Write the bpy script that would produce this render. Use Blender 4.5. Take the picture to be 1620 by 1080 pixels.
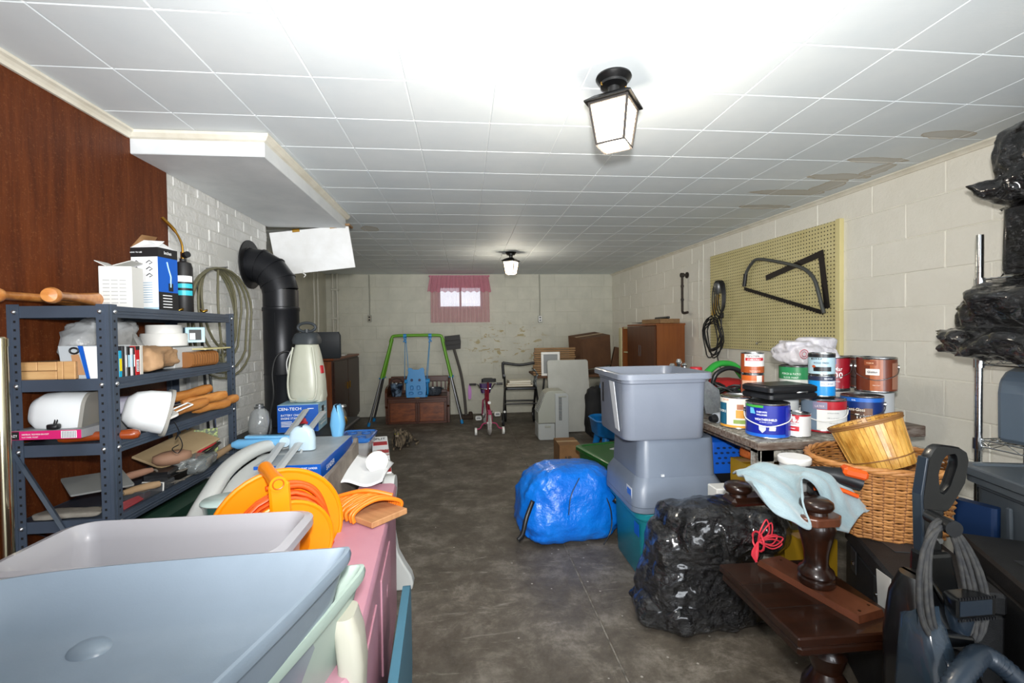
import bpy, bmesh, math, random
from math import sin, cos, pi, radians as RAD, sqrt, atan2, hypot
from mathutils import Vector, Matrix, noise, Euler
random.seed(7)
for _o in list(bpy.data.objects): bpy.data.objects.remove(_o)
SC = bpy.context.scene
COL = SC.collection
V = Vector
# ------------------------------------------------------------------ camera, light, exposure
def make_camera():
    yaw, pitch, roll = 0.101973, -0.0213473, -0.0132653
    f = V((sin(yaw)*cos(pitch), cos(yaw)*cos(pitch), sin(pitch)))
    r = V((cos(yaw), -sin(yaw), 0)); u = r.cross(f)
    R2 = r*cos(roll)+u*sin(roll); U2 = -r*sin(roll)+u*cos(roll)
    c = bpy.data.cameras.new('camera'); o = bpy.data.objects.new('camera', c); COL.objects.link(o)
    c.sensor_width = 36; c.lens = 725/1620*36; c.clip_start = .02; c.clip_end = 100
    m = Matrix((( R2.x, U2.x, -f.x, 0), (R2.y, U2.y, -f.y, 0), (R2.z, U2.z, -f.z, 1.21), (0,0,0,1)))
    o.matrix_world = m; SC.camera = o
make_camera()
w = bpy.data.worlds.new('world'); SC.world = w; w.use_nodes = True
w.node_tree.nodes['Background'].inputs[0].default_value = (.86, .93, 1, 1)
w.node_tree.nodes['Background'].inputs[1].default_value = .6
def light(name, kind, loc, energy, color=(1,1,1), size=.1, rot=None, sy=None):
    l = bpy.data.lights.new(name, kind); l.energy = energy; l.color = color
    if kind == 'AREA':
        l.size = size
        if sy: l.shape = 'RECTANGLE'; l.size_y = sy
    else: l.shadow_soft_size = size
    o = bpy.data.objects.new(name, l); COL.objects.link(o); o.location = loc
    if rot: o.rotation_euler = rot
    return o
_fl = light('camera_flash', 'SPOT', (0.02, 0.0, 1.345), 128, (1, .985, .96), .035, (RAD(104), 0, RAD(-8)))
_fl.data.spot_size = RAD(144); _fl.data.spot_blend = 1.0
light('rear_fill', 'AREA', (0.5, -6.0, 1.0), 140, (.90, .95, 1), 4.2, (RAD(92), 0, 0), 2.0)  # added fill light behind the camera, evens out the room
SC.view_settings.view_transform = 'Standard'; SC.view_settings.look = 'None'
SC.view_settings.gamma = 1; SC.view_settings.use_curve_mapping = False
SC.view_settings.exposure = 1.1
SC.cycles.max_bounces = 8; SC.cycles.diffuse_bounces = 5; SC.cycles.transparent_max_bounces = 16
# ------------------------------------------------------------------ materials
_M = {}
def srgb(h):
    if isinstance(h, str):
        h = h.lstrip('#'); c = [int(h[i:i+2], 16)/255 for i in (0, 2, 4)]
        return tuple(((x+.055)/1.055)**2.4 if x > .04045 else x/12.92 for x in c)
    return h
class N:
    def __init__(s, m): s.t = m.node_tree; s.n = s.t.nodes; s.l = s.t.links; s.p = s.n['Principled BSDF']
    def new(s, k, **kw):
        o = s.n.new('ShaderNode'+k)
        for a, b in kw.items():
            if a.startswith('i_'): o.inputs[a[2:].replace('_', ' ')].default_value = b
            else: setattr(o, a, b)
        return o
    def link(s, a, b): s.l.new(a, b)
    def pos(s, space='Object'):
        if space == 'World': return s.new('NewGeometry').outputs['Position']
        return s.new('TexCoord').outputs['Object']
    def math(s, op, a, b=None, c=None):
        o = s.new('Math', operation=op)
        for i, v in enumerate((a, b, c)):
            if v is None: continue
            if isinstance(v, (int, float)): o.inputs[i].default_value = v
            else: s.link(v, o.inputs[i])
        return o.outputs[0]
    def noise(s, vec, scale, detail=4, rough=.6, dist=0, stretch=None):
        if stretch:
            mp = s.new('Mapping'); mp.inputs['Scale'].default_value = stretch; s.link(vec, mp.inputs['Vector']); vec = mp.outputs[0]
        o = s.new('TexNoise'); o.inputs['Scale'].default_value = scale; o.inputs['Detail'].default_value = detail
        o.inputs['Roughness'].default_value = rough; o.inputs['Distortion'].default_value = dist
        s.link(vec, o.inputs['Vector']); return o.outputs['Fac']
    def ramp(s, fac, stops):
        o = s.new('ValToRGB'); e = o.color_ramp.elements
        while len(e) < len(stops): e.new(.5)
        for el, (p, c) in zip(e, stops):
            el.position = p
            if isinstance(c, (int, float)): c = (c, c, c)
            el.color = (*srgb(c)[:3], 1)
        s.link(fac, o.inputs[0]); return o.outputs['Color']
    def mix(s, fac, a, b, mode='MIX'):
        o = s.new('Mix', data_type='RGBA', blend_type=mode)
        for k, v in (('Factor', fac), ('A', a), ('B', b)):
            i = [x for x in o.inputs if x.name == k and (x.type == 'VALUE' if k == 'Factor' else x.type == 'RGBA')][0]
            if isinstance(v, (int, float)): i.default_value = v
            elif isinstance(v, (tuple, str)): i.default_value = (*srgb(v)[:3], 1)
            else: s.link(v, i)
        return [x for x in o.outputs if x.type == 'RGBA'][0]
    def bump(s, h, strength=.3, dist=.01):
        b = s.new('Bump'); b.inputs['Strength'].default_value = strength; b.inputs['Distance'].default_value = dist
        s.link(h, b.inputs['Height']); s.link(b.outputs[0], s.p.inputs['Normal'])
def M(name, col='#808080', rough=.5, metal=0, col2=None, nscale=20, stretch=None, lo=.35, hi=.65, bump=0, bscale=60, bdist=.004, bstretch=None,
      spec=.5, trans=0, alpha=1, emit=0, ecol=None, coat=0, sheen=0, sss=0):
    if name in _M: return _M[name]
    m = bpy.data.materials.new(name); m.use_nodes = True; n = N(m); p = n.p
    c = srgb(col); p.inputs['Base Color'].default_value = (*c[:3], 1)
    p.inputs['Roughness'].default_value = rough; p.inputs['Metallic'].default_value = metal
    p.inputs['Specular IOR Level'].default_value = spec
    p.inputs['Transmission Weight'].default_value = trans; p.inputs['Alpha'].default_value = alpha
    p.inputs['Coat Weight'].default_value = coat; p.inputs['Sheen Weight'].default_value = sheen
    if emit: p.inputs['Emission Strength'].default_value = emit; p.inputs['Emission Color'].default_value = (*srgb(ecol or col)[:3], 1)
    pos = n.pos()
    if col2:
        f = n.noise(pos, nscale, 5, .6, .2, stretch)
        n.link(n.ramp(f, [(lo, col), (hi, col2)]), p.inputs['Base Color'])
    if bump: n.bump(n.noise(pos, bscale, 4, .6, 0, bstretch), bump, bdist)
    _M[name] = m; return m
# ------------------------------------------------------------------ mesh building
class B:
    """collects shapes; build() links them as ONE mesh object"""
    def __init__(s): s.v = []; s.f = []; s.m = []; s.mats = []
    def _mi(s, m):
        if m is None: return 0
        if m not in s.mats: s.mats.append(m)
        return s.mats.index(m)
    def add(s, vs, fs, mat=None, X=None):
        k = len(s.v); i = s._mi(mat)
        s.v += [tuple(X @ V(q)) if X else tuple(q) for q in vs]
        s.f += [tuple(k+a for a in f) for f in fs]; s.m += [i]*len(fs); return s
    def box(s, c, d, bev=0, rot=None, mat=None):
        hx, hy, hz = d[0]/2, d[1]/2, d[2]/2; b = min(bev, hx*.98, hy*.98, hz*.98)
        X = Matrix.Translation(c)
        if rot: X = X @ Euler(rot).to_matrix().to_4x4()
        if b <= 0:
            vs = [(x*hx, y*hy, z*hz) for x in (-1, 1) for y in (-1, 1) for z in (-1, 1)]
            return s.add(vs, [(0,1,3,2), (4,6,7,5), (0,4,5,1), (2,3,7,6), (0,2,6,4), (1,5,7,3)], mat, X)
        vs = []; ix = {}
        for x in (-1, 1):
            for y in (-1, 1):
                for z in (-1, 1):
                    for a in range(3):
                        ix[x, y, z, a] = len(vs)
                        q = [x*(hx-b), y*(hy-b), z*(hz-b)]; q[a] = (x, y, z)[a]*(hx, hy, hz)[a]; vs.append(q)
        fs = []
        for a in range(3):
            o = [i for i in range(3) if i != a]
            for sg in (-1, 1):
                l = []
                for p, q in ((-1,-1), (1,-1), (1,1), (-1,1)):
                    k = [0,0,0]; k[a] = sg; k[o[0]] = p; k[o[1]] = q; l.append(ix[(*k, a)])
                fs.append(l)
            for p in (-1, 1):
                for q in (-1, 1):
                    k1 = [0,0,0]; k1[a] = -1; k1[o[0]] = p; k1[o[1]] = q; k2 = list(k1); k2[a] = 1
                    fs.append([ix[(*k1, o[0])], ix[(*k2, o[0])], ix[(*k2, o[1])], ix[(*k1, o[1])]])
        for x in (-1, 1):
            for y in (-1, 1):
                for z in (-1, 1): fs.append([ix[x,y,z,0], ix[x,y,z,1], ix[x,y,z,2]])
        return s.add(vs, fs, mat, X)
    def b2(s, x0, x1, y0, y1, z0, z1, bev=0, mat=None):
        return s.box(((x0+x1)/2, (y0+y1)/2, (z0+z1)/2), (abs(x1-x0), abs(y1-y0), abs(z1-z0)), bev, None, mat)
    def cyl(s, a, b, r, r2=None, n=16, cap=True, mat=None):
        a, b = V(a), V(b); r2 = r if r2 is None else r2
        d = (b-a).normalized(); u = d.orthogonal().normalized(); w_ = d.cross(u)
        vs = []
        for c, q in ((a, r), (b, r2)): vs += [c+(u*cos(2*pi*i/n)+w_*sin(2*pi*i/n))*q for i in range(n)]
        fs = [(i, (i+1) % n, n+(i+1) % n, n+i) for i in range(n)]
        if cap: fs += [tuple(range(n-1, -1, -1)), tuple(range(n, 2*n))]
        return s.add(vs, fs, mat)
    def tube(s, pts, r, n=8, closed=False, cap=True, mat=None, flat=1):
        P = [V(p) for p in pts]; L = len(P); rr = r if isinstance(r, (list, tuple)) else [r]*L
        T = []
        for i in range(L):
            a = P[(i-1) % L] if closed or i > 0 else P[0]; b = P[(i+1) % L] if closed or i < L-1 else P[-1]
            t = b-a; T.append(t.normalized() if t.length > 1e-9 else V((0,0,1)))
        u = T[0].orthogonal().normalized(); vs = []
        if abs(T[0].z) < .9: u = T[0].cross(V((0,0,1))).normalized()
        for i in range(L):
            u = (u-T[i]*u.dot(T[i])); u = u.normalized() if u.length > 1e-6 else T[i].orthogonal().normalized()
            w_ = T[i].cross(u)
            vs += [P[i]+(u*cos(2*pi*k/n)+w_*sin(2*pi*k/n)*flat)*rr[i] for k in range(n)]
        fs = []
        for i in range(L if closed else L-1):
            j = (i+1) % L
            fs += [(i*n+k, i*n+(k+1) % n, j*n+(k+1) % n, j*n+k) for k in range(n)]
        if cap and not closed: fs += [tuple(range(n-1, -1, -1)), tuple(range((L-1)*n, L*n))]
        return s.add(vs, fs, mat)
    def lathe(s, prof, c=(0,0,0), n=24, mat=None, X=None, sx=1, sy=1):
        vs = []; fs = []
        for r, z in prof: vs += [(c[0]+r*sx*cos(2*pi*i/n), c[1]+r*sy*sin(2*pi*i/n), c[2]+z) for i in range(n)]
        for j in range(len(prof)-1): fs += [(j*n+i, j*n+(i+1) % n, (j+1)*n+(i+1) % n, (j+1)*n+i) for i in range(n)]
        if prof[0][0] > 1e-4: fs.append(tuple(range(n-1, -1, -1)))
        if prof[-1][0] > 1e-4: fs.append(tuple(range((len(prof)-1)*n, len(prof)*n)))
        return s.add(vs, fs, mat, X)
    def lathe_open(s, prof, c=(0,0,0), n=24, mat=None, X=None, sx=1, sy=1):
        vs = []; fs = []
        for r, z in prof: vs += [(c[0]+r*sx*cos(2*pi*i/n), c[1]+r*sy*sin(2*pi*i/n), c[2]+z) for i in range(n)]
        for j in range(len(prof)-1): fs += [(j*n+i, j*n+(i+1) % n, (j+1)*n+(i+1) % n, (j+1)*n+i) for i in range(n)]
        return s.add(vs, fs, mat, X)
    def prism(s, out, h, X=None, mat=None, z0=0):
        """outline in xy, thickness h along z"""
        n = len(out); vs = [(x, y, z0) for x, y in out]+[(x, y, z0+h) for x, y in out]
        fs = [tuple(range(n-1, -1, -1)), tuple(range(n, 2*n))]+[(i, (i+1) % n, n+(i+1) % n, n+i) for i in range(n)]
        return s.add(vs, fs, mat, X)
    def rings(s, rs, cap0=True, cap1=True, mat=None, X=None):
        """loft through rings of equal point count"""
        n = len(rs[0]); vs = [p for r in rs for p in r]; fs = []
        for j in range(len(rs)-1): fs += [(j*n+i, j*n+(i+1) % n, (j+1)*n+(i+1) % n, (j+1)*n+i) for i in range(n)]
        if cap0: fs.append(tuple(range(n-1, -1, -1)))
        if cap1: fs.append(tuple(range((len(rs)-1)*n, len(rs)*n)))
        return s.add(vs, fs, mat, X)
    def grid(s, nu, nv, fn, mat=None, wrapu=False):
        vs = [fn(i/(nu if wrapu else nu-1), j/(nv-1)) for j in range(nv) for i in range(nu)]; fs = []
        for j in range(nv-1):
            for i in range(nu if wrapu else nu-1):
                k = (i+1) % nu; fs.append((j*nu+i, j*nu+k, (j+1)*nu+k, (j+1)*nu+i))
        return s.add(vs, fs, mat)
    def text(s, txt, size, fn, mat=None, align=0, bold=0, sq=1):
        """flat lettering; fn maps (u, v) to a point; align 0 centre, -1 left, 1 right"""
        w_ = sum(GLY(c)[2] for c in txt)*size*sq; x = -w_/2 if align == 0 else (0 if align < 0 else -w_)
        for c in txt:
            vs, fs, adv = GLY(c)
            if vs: s.add([fn(x+a*size*sq, b*size) for a, b in vs], fs, mat)
            x += adv*size*sq
        return s
    def build(s, name, mat=None, parent=None, smooth=None, solid=0, sub=0, fixn=True, bevel=0):
        me = bpy.data.meshes.new(name); me.from_pydata(s.v, [], s.f)
        if s.mats:
            for m in s.mats: me.materials.append(m)
            me.polygons.foreach_set('material_index', s.m)
        elif mat: me.materials.append(mat)
        if fixn:
            bm = bmesh.new(); bm.from_mesh(me); bmesh.ops.recalc_face_normals(bm, faces=bm.faces); bm.to_mesh(me); bm.free()
        if smooth:
            me.polygons.foreach_set('use_smooth', [True]*len(me.polygons)); me.set_sharp_from_angle(angle=RAD(smooth))
        return link(name, me, parent, solid, sub, bevel)
def link(name, me, parent=None, solid=0, sub=0, bevel=0):
    o = bpy.data.objects.new(name, me); COL.objects.link(o); o.parent = parent
    if sub: m = o.modifiers.new('s', 'SUBSURF'); m.levels = m.render_levels = sub
    if solid: m = o.modifiers.new('t', 'SOLIDIFY'); m.thickness = solid; m.offset = 0
    if bevel: m = o.modifiers.new('b', 'BEVEL'); m.width = bevel; m.segments = 2; m.limit_method = 'ANGLE'
    return o
_G = {}
def GLY(c): return _G.get(c, _G[' '])
def load_glyphs():
    tmp = []
    for c in 'ABCDEFGHIJKLMNOPQRSTUVWXYZabcdefghijklmnopqrstuvwxyz0123456789+-/.,&%!':
        cu = bpy.data.curves.new('g', 'FONT'); cu.body = c; cu.resolution_u = 2; cu.offset = .012
        o = bpy.data.objects.new('g', cu); COL.objects.link(o); tmp.append((c, o))
    dg = bpy.context.evaluated_depsgraph_get()
    for c, o in tmp:
        e = o.evaluated_get(dg); me = e.to_mesh()
        vs = [(v.co.x, v.co.y) for v in me.vertices]; fs = [tuple(p.vertices) for p in me.polygons]
        x0 = min((a for a, b in vs), default=0); x1 = max((a for a, b in vs), default=.3)
        _G[c] = ([(a-x0+.04, b) for a, b in vs], fs, x1-x0+.09); e.to_mesh_clear()
    for c, o in tmp:
        cu = o.data; bpy.data.objects.remove(o); bpy.data.curves.remove(cu)
    _G[' '] = ([], [], .35)
load_glyphs()
# ------------------------------------------------------------------ things
def thing(name, label, cat, loc=(0,0,0), rz=0, group=None, rot=None):
    o = bpy.data.objects.new(name, None); COL.objects.link(o); o.empty_display_size = .05
    o.location = loc; o.rotation_euler = rot or (0, 0, rz); o['label'] = label; o['category'] = cat
    if group: o['group'] = group
    return o
def tag(o, label, cat, group=None, kind=None):
    o['label'] = label; o['category'] = cat
    if group: o['group'] = group
    if kind: o['kind'] = kind
    return o
def one(b, name, mat, label, cat, loc=(0,0,0), rz=0, group=None, rot=None, **kw):
    """a thing that is a single mesh"""
    o = b.build(name, mat, None, **kw); o.location = loc; o.rotation_euler = rot or (0, 0, rz)
    return tag(o, label, cat, group)
def struct(name, b, mat, parent=None, **kw):
    o = b.build(name, mat, parent, **kw)
    if parent is None: o['kind'] = 'structure'
    return o
def copytree(root, loc, rz=None, label=None, rot=None, mats=None):
    """a copy of a thing with copies of its parts and sub-parts (mesh data shared)"""
    def cp(o, par):
        c = o.copy(); COL.objects.link(c); c.parent = par
        for k in o.children: cp(k, c)
        return c
    r = cp(root, None); r.location = loc
    if rz is not None: r.rotation_euler = (0, 0, rz)
    if rot: r.rotation_euler = rot
    if label: r['label'] = label
    return r
def rrect(w_, h, r, n=5):
    pts = []
    for cx, cy, a0 in ((w_/2-r, h/2-r, 0), (-w_/2+r, h/2-r, 90), (-w_/2+r, -h/2+r, 180), (w_/2-r, -h/2+r, 270)):
        for i in range(n+1):
            a = RAD(a0+90*i/n); pts.append((cx+r*cos(a), cy+r*sin(a)))
    return pts
def ring(w_, h, r, z, n=5, cx=0, cy=0): return [(x+cx, y+cy, z) for x, y in rrect(w_, h, r, n)]
def arc(c, r, a0, a1, n, axis='y'):
    o = []
    for i in range(n+1):
        a = RAD(a0+(a1-a0)*i/n); q = (r*cos(a), r*sin(a))
        o.append(V(c)+V({'y': (q[0], 0, q[1]), 'x': (0, q[0], q[1]), 'z': (q[0], q[1], 0)}[axis]))
    return o
def smooth_path(pts, k=6):
    P = [V(p) for p in pts]; out = []
    for i in range(len(P)-1):
        a, b, c, d = P[max(i-1, 0)], P[i], P[i+1], P[min(i+2, len(P)-1)]
        for j in range(k):
            t = j/k; out.append(.5*((2*b)+(c-a)*t+(2*a-5*b+4*c-d)*t*t+(3*b-a-3*c+d)*t**3))
    out.append(P[-1]); return out
def RW(y, off=0, z=0):
    """point on the right wall, which runs slightly askew"""
    return (2.487-.0368*y-off, y, z)
RWA = .0368
CH = 2.065
# ------------------------------------------------------------------ structure materials
def mat_floor():
    m = bpy.data.materials.new('concrete_floor'); m.use_nodes = True; n = N(m); pos = n.pos()
    a = n.noise(pos, 1.1, 7, .7, .3); b = n.noise(pos, 5, 12, .78, .25); c = n.noise(pos, 110, 4, .7)
    base = n.ramp(b, [(.3, '#3d372f'), (.5, '#665f55'), (.66, '#968f84')])
    col = n.mix(n.ramp(a, [(.35, 0.0), (.62, .75)]), base, '#463e34')
    col = n.mix(n.ramp(c, [(.62, 0.0), (.78, .5)]), col, '#8d887f')
    st = n.noise(pos, 12, 8, .75, .6, (.3, 1.8, 1))           # scuffs
    col = n.mix(n.ramp(st, [(.58, 0.0), (.66, .45)]), col, '#99948a')
    sp = n.new('TexVoronoi'); sp.inputs['Scale'].default_value = 11; n.link(pos, sp.inputs['Vector'])   # paint drips
    col = n.mix(n.ramp(sp.outputs['Distance'], [(.0, .85), (.045, .8), (.06, 0.0)]), col, '#a9a59c')
    n.link(col, n.p.inputs['Base Color'])
    n.link(n.ramp(a, [(.3, .45), (.7, .8)]), n.p.inputs['Roughness']); n.bump(n.math('ADD', b, c), .25, .004)
    return m
def mat_block(name, c1, c2, patches=False, bs=.35):
    m = bpy.data.materials.new(name); m.use_nodes = True; n = N(m); pos = n.pos('World')
    a = n.noise(pos, 5, 5, .6, .3); b = n.noise(pos, 60, 4, .65); 
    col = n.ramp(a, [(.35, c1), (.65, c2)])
    if patches:
        sep = n.new('SeparateXYZ'); n.link(pos, sep.inputs[0])
        dx = n.math('DIVIDE', n.math('SUBTRACT', sep.outputs[0], .62), .75); dz = n.math('DIVIDE', n.math('SUBTRACT', sep.outputs[2], 1.02), .42)
        d = n.math('ADD', n.math('MULTIPLY', dx, dx), n.math('MULTIPLY', dz, dz))
        zone = n.ramp(d, [(.3, 1.0), (1.0, 0.0)])
        f = n.noise(pos, 6.5, 6, .65, .6, (1, 1, 2.2)); k = n.math('MULTIPLY', n.ramp(f, [(.57, 0.0), (.6, 1.0)]), zone)
        col = n.mix(k, col, '#a99b72')
        g = n.noise(pos, 4.2, 6, .7, .8); k2 = n.math('MULTIPLY', n.ramp(g, [(.66, 0.0), (.69, 1.0)]), zone)
        col = n.mix(k2, col, '#8a4a33')
    n.link(col, n.p.inputs['Base Color']); n.p.inputs['Roughness'].default_value = .62
    n.bump(n.math('ADD', n.math('MULTIPLY', a, 3), b), bs, .006); return m
def mat_tile():
    m = bpy.data.materials.new('ceiling_tile_paint'); m.use_nodes = True; n = N(m); pos = n.pos('World')
    f = n.noise(pos, 3, 4, .6); fine = n.noise(pos, 55, 5, .7, 0, (.5, 2.5, 1))
    col = n.ramp(f, [(.3, '#d8e0e4'), (.7, '#e2e8ea')])
    sep = n.new('SeparateXYZ'); n.link(pos, sep.inputs[0])
    wob = n.noise(pos, 9, 3, .6)
    acc = None; rim = None
    for cx, cy, ax, ay in ((2.17,1.86,.13,.045), (2.12,2.17,.17,.04), (2.12,2.42,.19,.05), (2.25,2.30,.06,.10), (2.03,2.72,.24,.06), (2.2,2.58,.08,.13), (2.10,3.05,.2,.055), (-.76,3.86,.07,.1)):
        dx = n.math('DIVIDE', n.math('SUBTRACT', sep.outputs[0], cx), ax); dy = n.math('DIVIDE', n.math('SUBTRACT', sep.outputs[1], cy), ay)
        d = n.math('ADD', n.math('MULTIPLY', dx, dx), n.math('MULTIPLY', dy, dy)); acc = d if acc is None else n.math('MINIMUM', acc, d)
    d = n.math('ADD', acc, n.math('MULTIPLY', n.math('SUBTRACT', wob, .5), 1.6))
    fill = n.ramp(d, [(0, .45), (.75, .55), (.93, .95), (1.0, 0.0)])
    col = n.mix(fill, col, '#b3a68f')
    n.link(col, n.p.inputs['Base Color']); n.p.inputs['Roughness'].default_value = .7
    n.bump(fine, .12, .003); return m
def mat_panel():
    m = bpy.data.materials.new('dark_wood_panelling'); m.use_nodes = True; n = N(m); pos = n.pos()
    a = n.noise(pos, 4, 6, .65, .4, (6, 6, .5)); b = n.noise(pos, 40, 4, .7, 0, (3, 3, .25)); s = n.noise(pos, 130, 3, .8)
    col = n.ramp(a, [(.3, '#47200d'), (.5, '#5a2b11'), (.7, '#6b3719')])
    col = n.mix(n.ramp(b, [(.45, 0.0), (.75, .35)]), col, '#2f160b')
    col = n.mix(n.ramp(s, [(.56, 0.0), (.70, .4)]), col, '#8f5b36')
    n.link(col, n.p.inputs['Base Color']); n.p.inputs['Roughness'].default_value = .5; n.p.inputs['Specular IOR Level'].default_value = .18; n.bump(b, .15, .003); return m
m_floor = mat_floor()
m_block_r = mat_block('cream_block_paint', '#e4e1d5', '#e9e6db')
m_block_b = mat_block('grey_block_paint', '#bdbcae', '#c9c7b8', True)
m_brick = mat_block('white_brick_paint', '#d2d2ce', '#dededb', False, .8)
m_joint = M('mortar_paint', '#eceadf', .7, col2='#dcd9cd', nscale=8)
m_jointb = M('mortar_paint_grey', '#bdbcae', .7, col2='#c4c2b4', nscale=8)
m_tile = mat_tile(); m_tjoint = M('ceiling_joint_paint', '#f7f8f7', .7)
m_trim = M('cream_trim_paint', '#e2ded0', .5, col2='#d3cdbc', nscale=9)
m_white = M('white_paint', '#e9eaea', .5, col2='#dddddb', nscale=6)
m_panel = mat_panel()
# floor in two pours with a straight control joint between them, as slabs
b = B(); b.b2(-2.05, .54, -1.5, 6.9, -.12, -.0, .004); fl = struct('floor', b, m_floor)
b = B(); b.b2(.544, 2.6, -1.5, 6.9, -.12, -.0, .004); b.build('floor_slab', m_floor, fl)
b = B(); b.b2(.53, .556, -1.5, 6.9, -.1, -.003); b.build('floor_joint', M('joint_grit', '#8a857c', .9, col2='#4e4943', nscale=30), fl)
# ceiling: backing sheet and tiles
b = B(); b.b2(-2.05, 2.6, -1.5, 6.9, CH+.004, CH+.06); ce = struct('ceiling', b, m_tjoint)
_tc = {}
def tile(x0, x1, y0, y1):
    k = (round(x1-x0, 3), round(y1-y0, 3))
    if k not in _tc:
        q = B(); q.box((0,0,0), (k[0], k[1], .012), .0022)
        o = q.build('ceiling_tile', m_tile, ce); _tc[k] = o.data
    else: o = link('ceiling_tile', _tc[k], ce)
    o.location = ((x0+x1)/2, (y0+y1)/2, CH+.006)
TX0, TY0, TP, TQ = -1.1039, 1.3037, .3048, .2956
nx = 0
for i in range(-4, 12):
    for j in range(-1, 20):
        x0, x1, y0, y1 = TX0+i*TP, TX0+(i+1)*TP, TY0+j*TQ, TY0+(j+1)*TQ
        lo = -1.38 if y0 < 3.3 else -1.96
        x0 = max(x0, lo); x1 = min(x1, 2.487-.0368*y0-.005); y1 = min(y1, 6.8)
        if x1-x0 < .03 or y1-y0 < .03: continue
        g = .0016; tile(x0+g, x1-g, y0+g, y1-g); nx += 1
for y0, y1 in ((-1.5, TY0-TQ-.002),):          # tiles behind the camera, one plain sheet
    b = B(); b.b2(-1.38, 2.5, y0, y1, CH, CH+.01); b.build('ceiling_sheet', m_tile, ce)
# masonry: backing plus blocks laid in running bond
def masonry(par, mat, L, Hh, bl, bh, top, first, M4, gap=.004, bev=.006, th=.05, skip=None, name='block', s0=0, rnd=.0015):
    cache = {}; r = random.Random(3); row = 0; z1 = top
    while z1 > .02:
        z0 = max(z1-bh, 0); off = first+(bl/2 if row % 2 else 0); k = int((s0-off)//bl)
        while off+k*bl < L:
            a = max(off+k*bl, s0); c = min(off+(k+1)*bl, L); k += 1
            if c-a < .02: continue
            if skip and skip(a, c, z0, z1): continue
            key = (round(c-a, 3), round(z1-z0, 3), r.randint(0, 2))
            if key not in cache:
                q = B(); q.box((0, 0, 0), (key[0]-gap, th, key[1]-gap), bev)
                o = q.build(name, mat, par); cache[key] = o.data
            else: o = link(name, cache[key], par)
            o.matrix_local = M4 @ Matrix.Translation(((a+c)/2, r.uniform(-rnd, rnd), (z0+z1)/2)) @ Euler((0, r.uniform(-.004, .004), 0)).to_matrix().to_4x4()
        z1 -= bh; row += 1
# back wall, facing -y; opening for the window
WX0, WX1, WZ0, WZ1 = -.385, .265, 1.565, 1.90
b = B()
b.b2(-2.05, WX0, 6.803, 6.95, 0, CH+.05); b.b2(WX1, 2.4, 6.803, 6.95, 0, CH+.05); b.b2(WX0, WX1, 6.803, 6.95, 0, WZ0); b.b2(WX0, WX1, 6.803, 6.95, WZ1, CH+.05)
wb = struct('wall_back', b, m_jointb)
def skw(a, c, z0, z1): return c-1.97 > WX0 and a-1.97 < WX1 and z1 > WZ0 and z0 < WZ1
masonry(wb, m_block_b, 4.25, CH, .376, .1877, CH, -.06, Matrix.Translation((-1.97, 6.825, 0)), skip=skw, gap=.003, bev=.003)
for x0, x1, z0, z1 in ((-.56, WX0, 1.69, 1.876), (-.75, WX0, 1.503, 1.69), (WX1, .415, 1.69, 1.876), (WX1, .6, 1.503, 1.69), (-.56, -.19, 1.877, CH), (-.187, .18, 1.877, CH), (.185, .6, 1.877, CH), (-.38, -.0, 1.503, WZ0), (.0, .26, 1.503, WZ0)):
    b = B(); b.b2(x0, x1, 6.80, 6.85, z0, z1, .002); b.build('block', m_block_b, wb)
# right wall, skewed
b = B(); b.b2(0, 8.4, 0, .15, 0, CH+.05)
M4 = Matrix.Translation((2.487+.0368*1.5, -1.5, 0)) @ Matrix.Rotation(pi/2+RWA, 4, 'Z') @ Matrix.Scale(-1, 4, (0, 1, 0))
M4 = Matrix.Translation((2.487+.0368*1.5, -1.5, 0)) @ Matrix.Rotation(pi/2+RWA, 4, 'Z')
b = B(); b.b2(0, 8.35, -.15, -.003, 0, CH+.05); wr = struct('wall_right', b, m_joint); wr.matrix_world = M4
masonry(wr, m_block_r, 8.32, CH, .402, .1877, CH, .365, Matrix.Translation((0, -.025, 0)), s0=2.2, gap=.003, bev=.004, rnd=.0018)
b = B(); b.b2(0, 2.2, -.05, 0, 0, CH); b.build('wall_face', m_block_r, wr)
# left wall: panelling, then the painted brick chimney, then the recess beyond
b = B(); b.b2(-1.5, -1.38, -1.5, 2.30, 0, CH+.05); wl = struct('wall_left', b, m_white)
b = B(); b.b2(-1.382, -1.374, -1.5, 2.307, 0, CH, .001); b.build('wood_panel', m_panel, wl)
b = B(); b.b2(-2.05, -1.383, 2.312, 3.40, 0, CH+.05); ch = b.build('chimney_core', M('brick_joint', '#cfcfca', .75), wl)
M4b = Matrix.Translation((-1.40, 2.312, 0)) @ Matrix.Rotation(pi/2, 4, 'Z')
masonry(ch, m_brick, 1.09, CH, .2, .0685, CH, -.05, M4b, gap=.003, bev=.005, th=.04, name='brick', rnd=.0032)
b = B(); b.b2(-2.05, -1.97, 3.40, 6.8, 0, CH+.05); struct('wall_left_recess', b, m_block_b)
# trims
def mould(name, p0, p1, s=.03):
    p0, p1 = V(p0), V(p1); d = (p1-p0).normalized(); side = V((0,0,1)).cross(d)
    prof = [(0, 0), (s, 0), (s, -.3*s), (.7*s, -.45*s), (.45*s, -.7*s), (.3*s, -s), (0, -s)]
    q = B(); q.rings([[tuple(p+side*a+V((0, 0, z))) for a, z in prof] for p in (p0, p1)]); return struct(name, q, m_trim)
mould('trim_1', (-1.374, 2.06, CH-.001), (-1.374, -1.5, CH-.001), .032)
mould('trim_2', RW(-1.4, .0, CH-.001), RW(6.79, .0, CH-.001), .028)
bpy.data.objects['trim_2'].location.z = -.0
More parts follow.
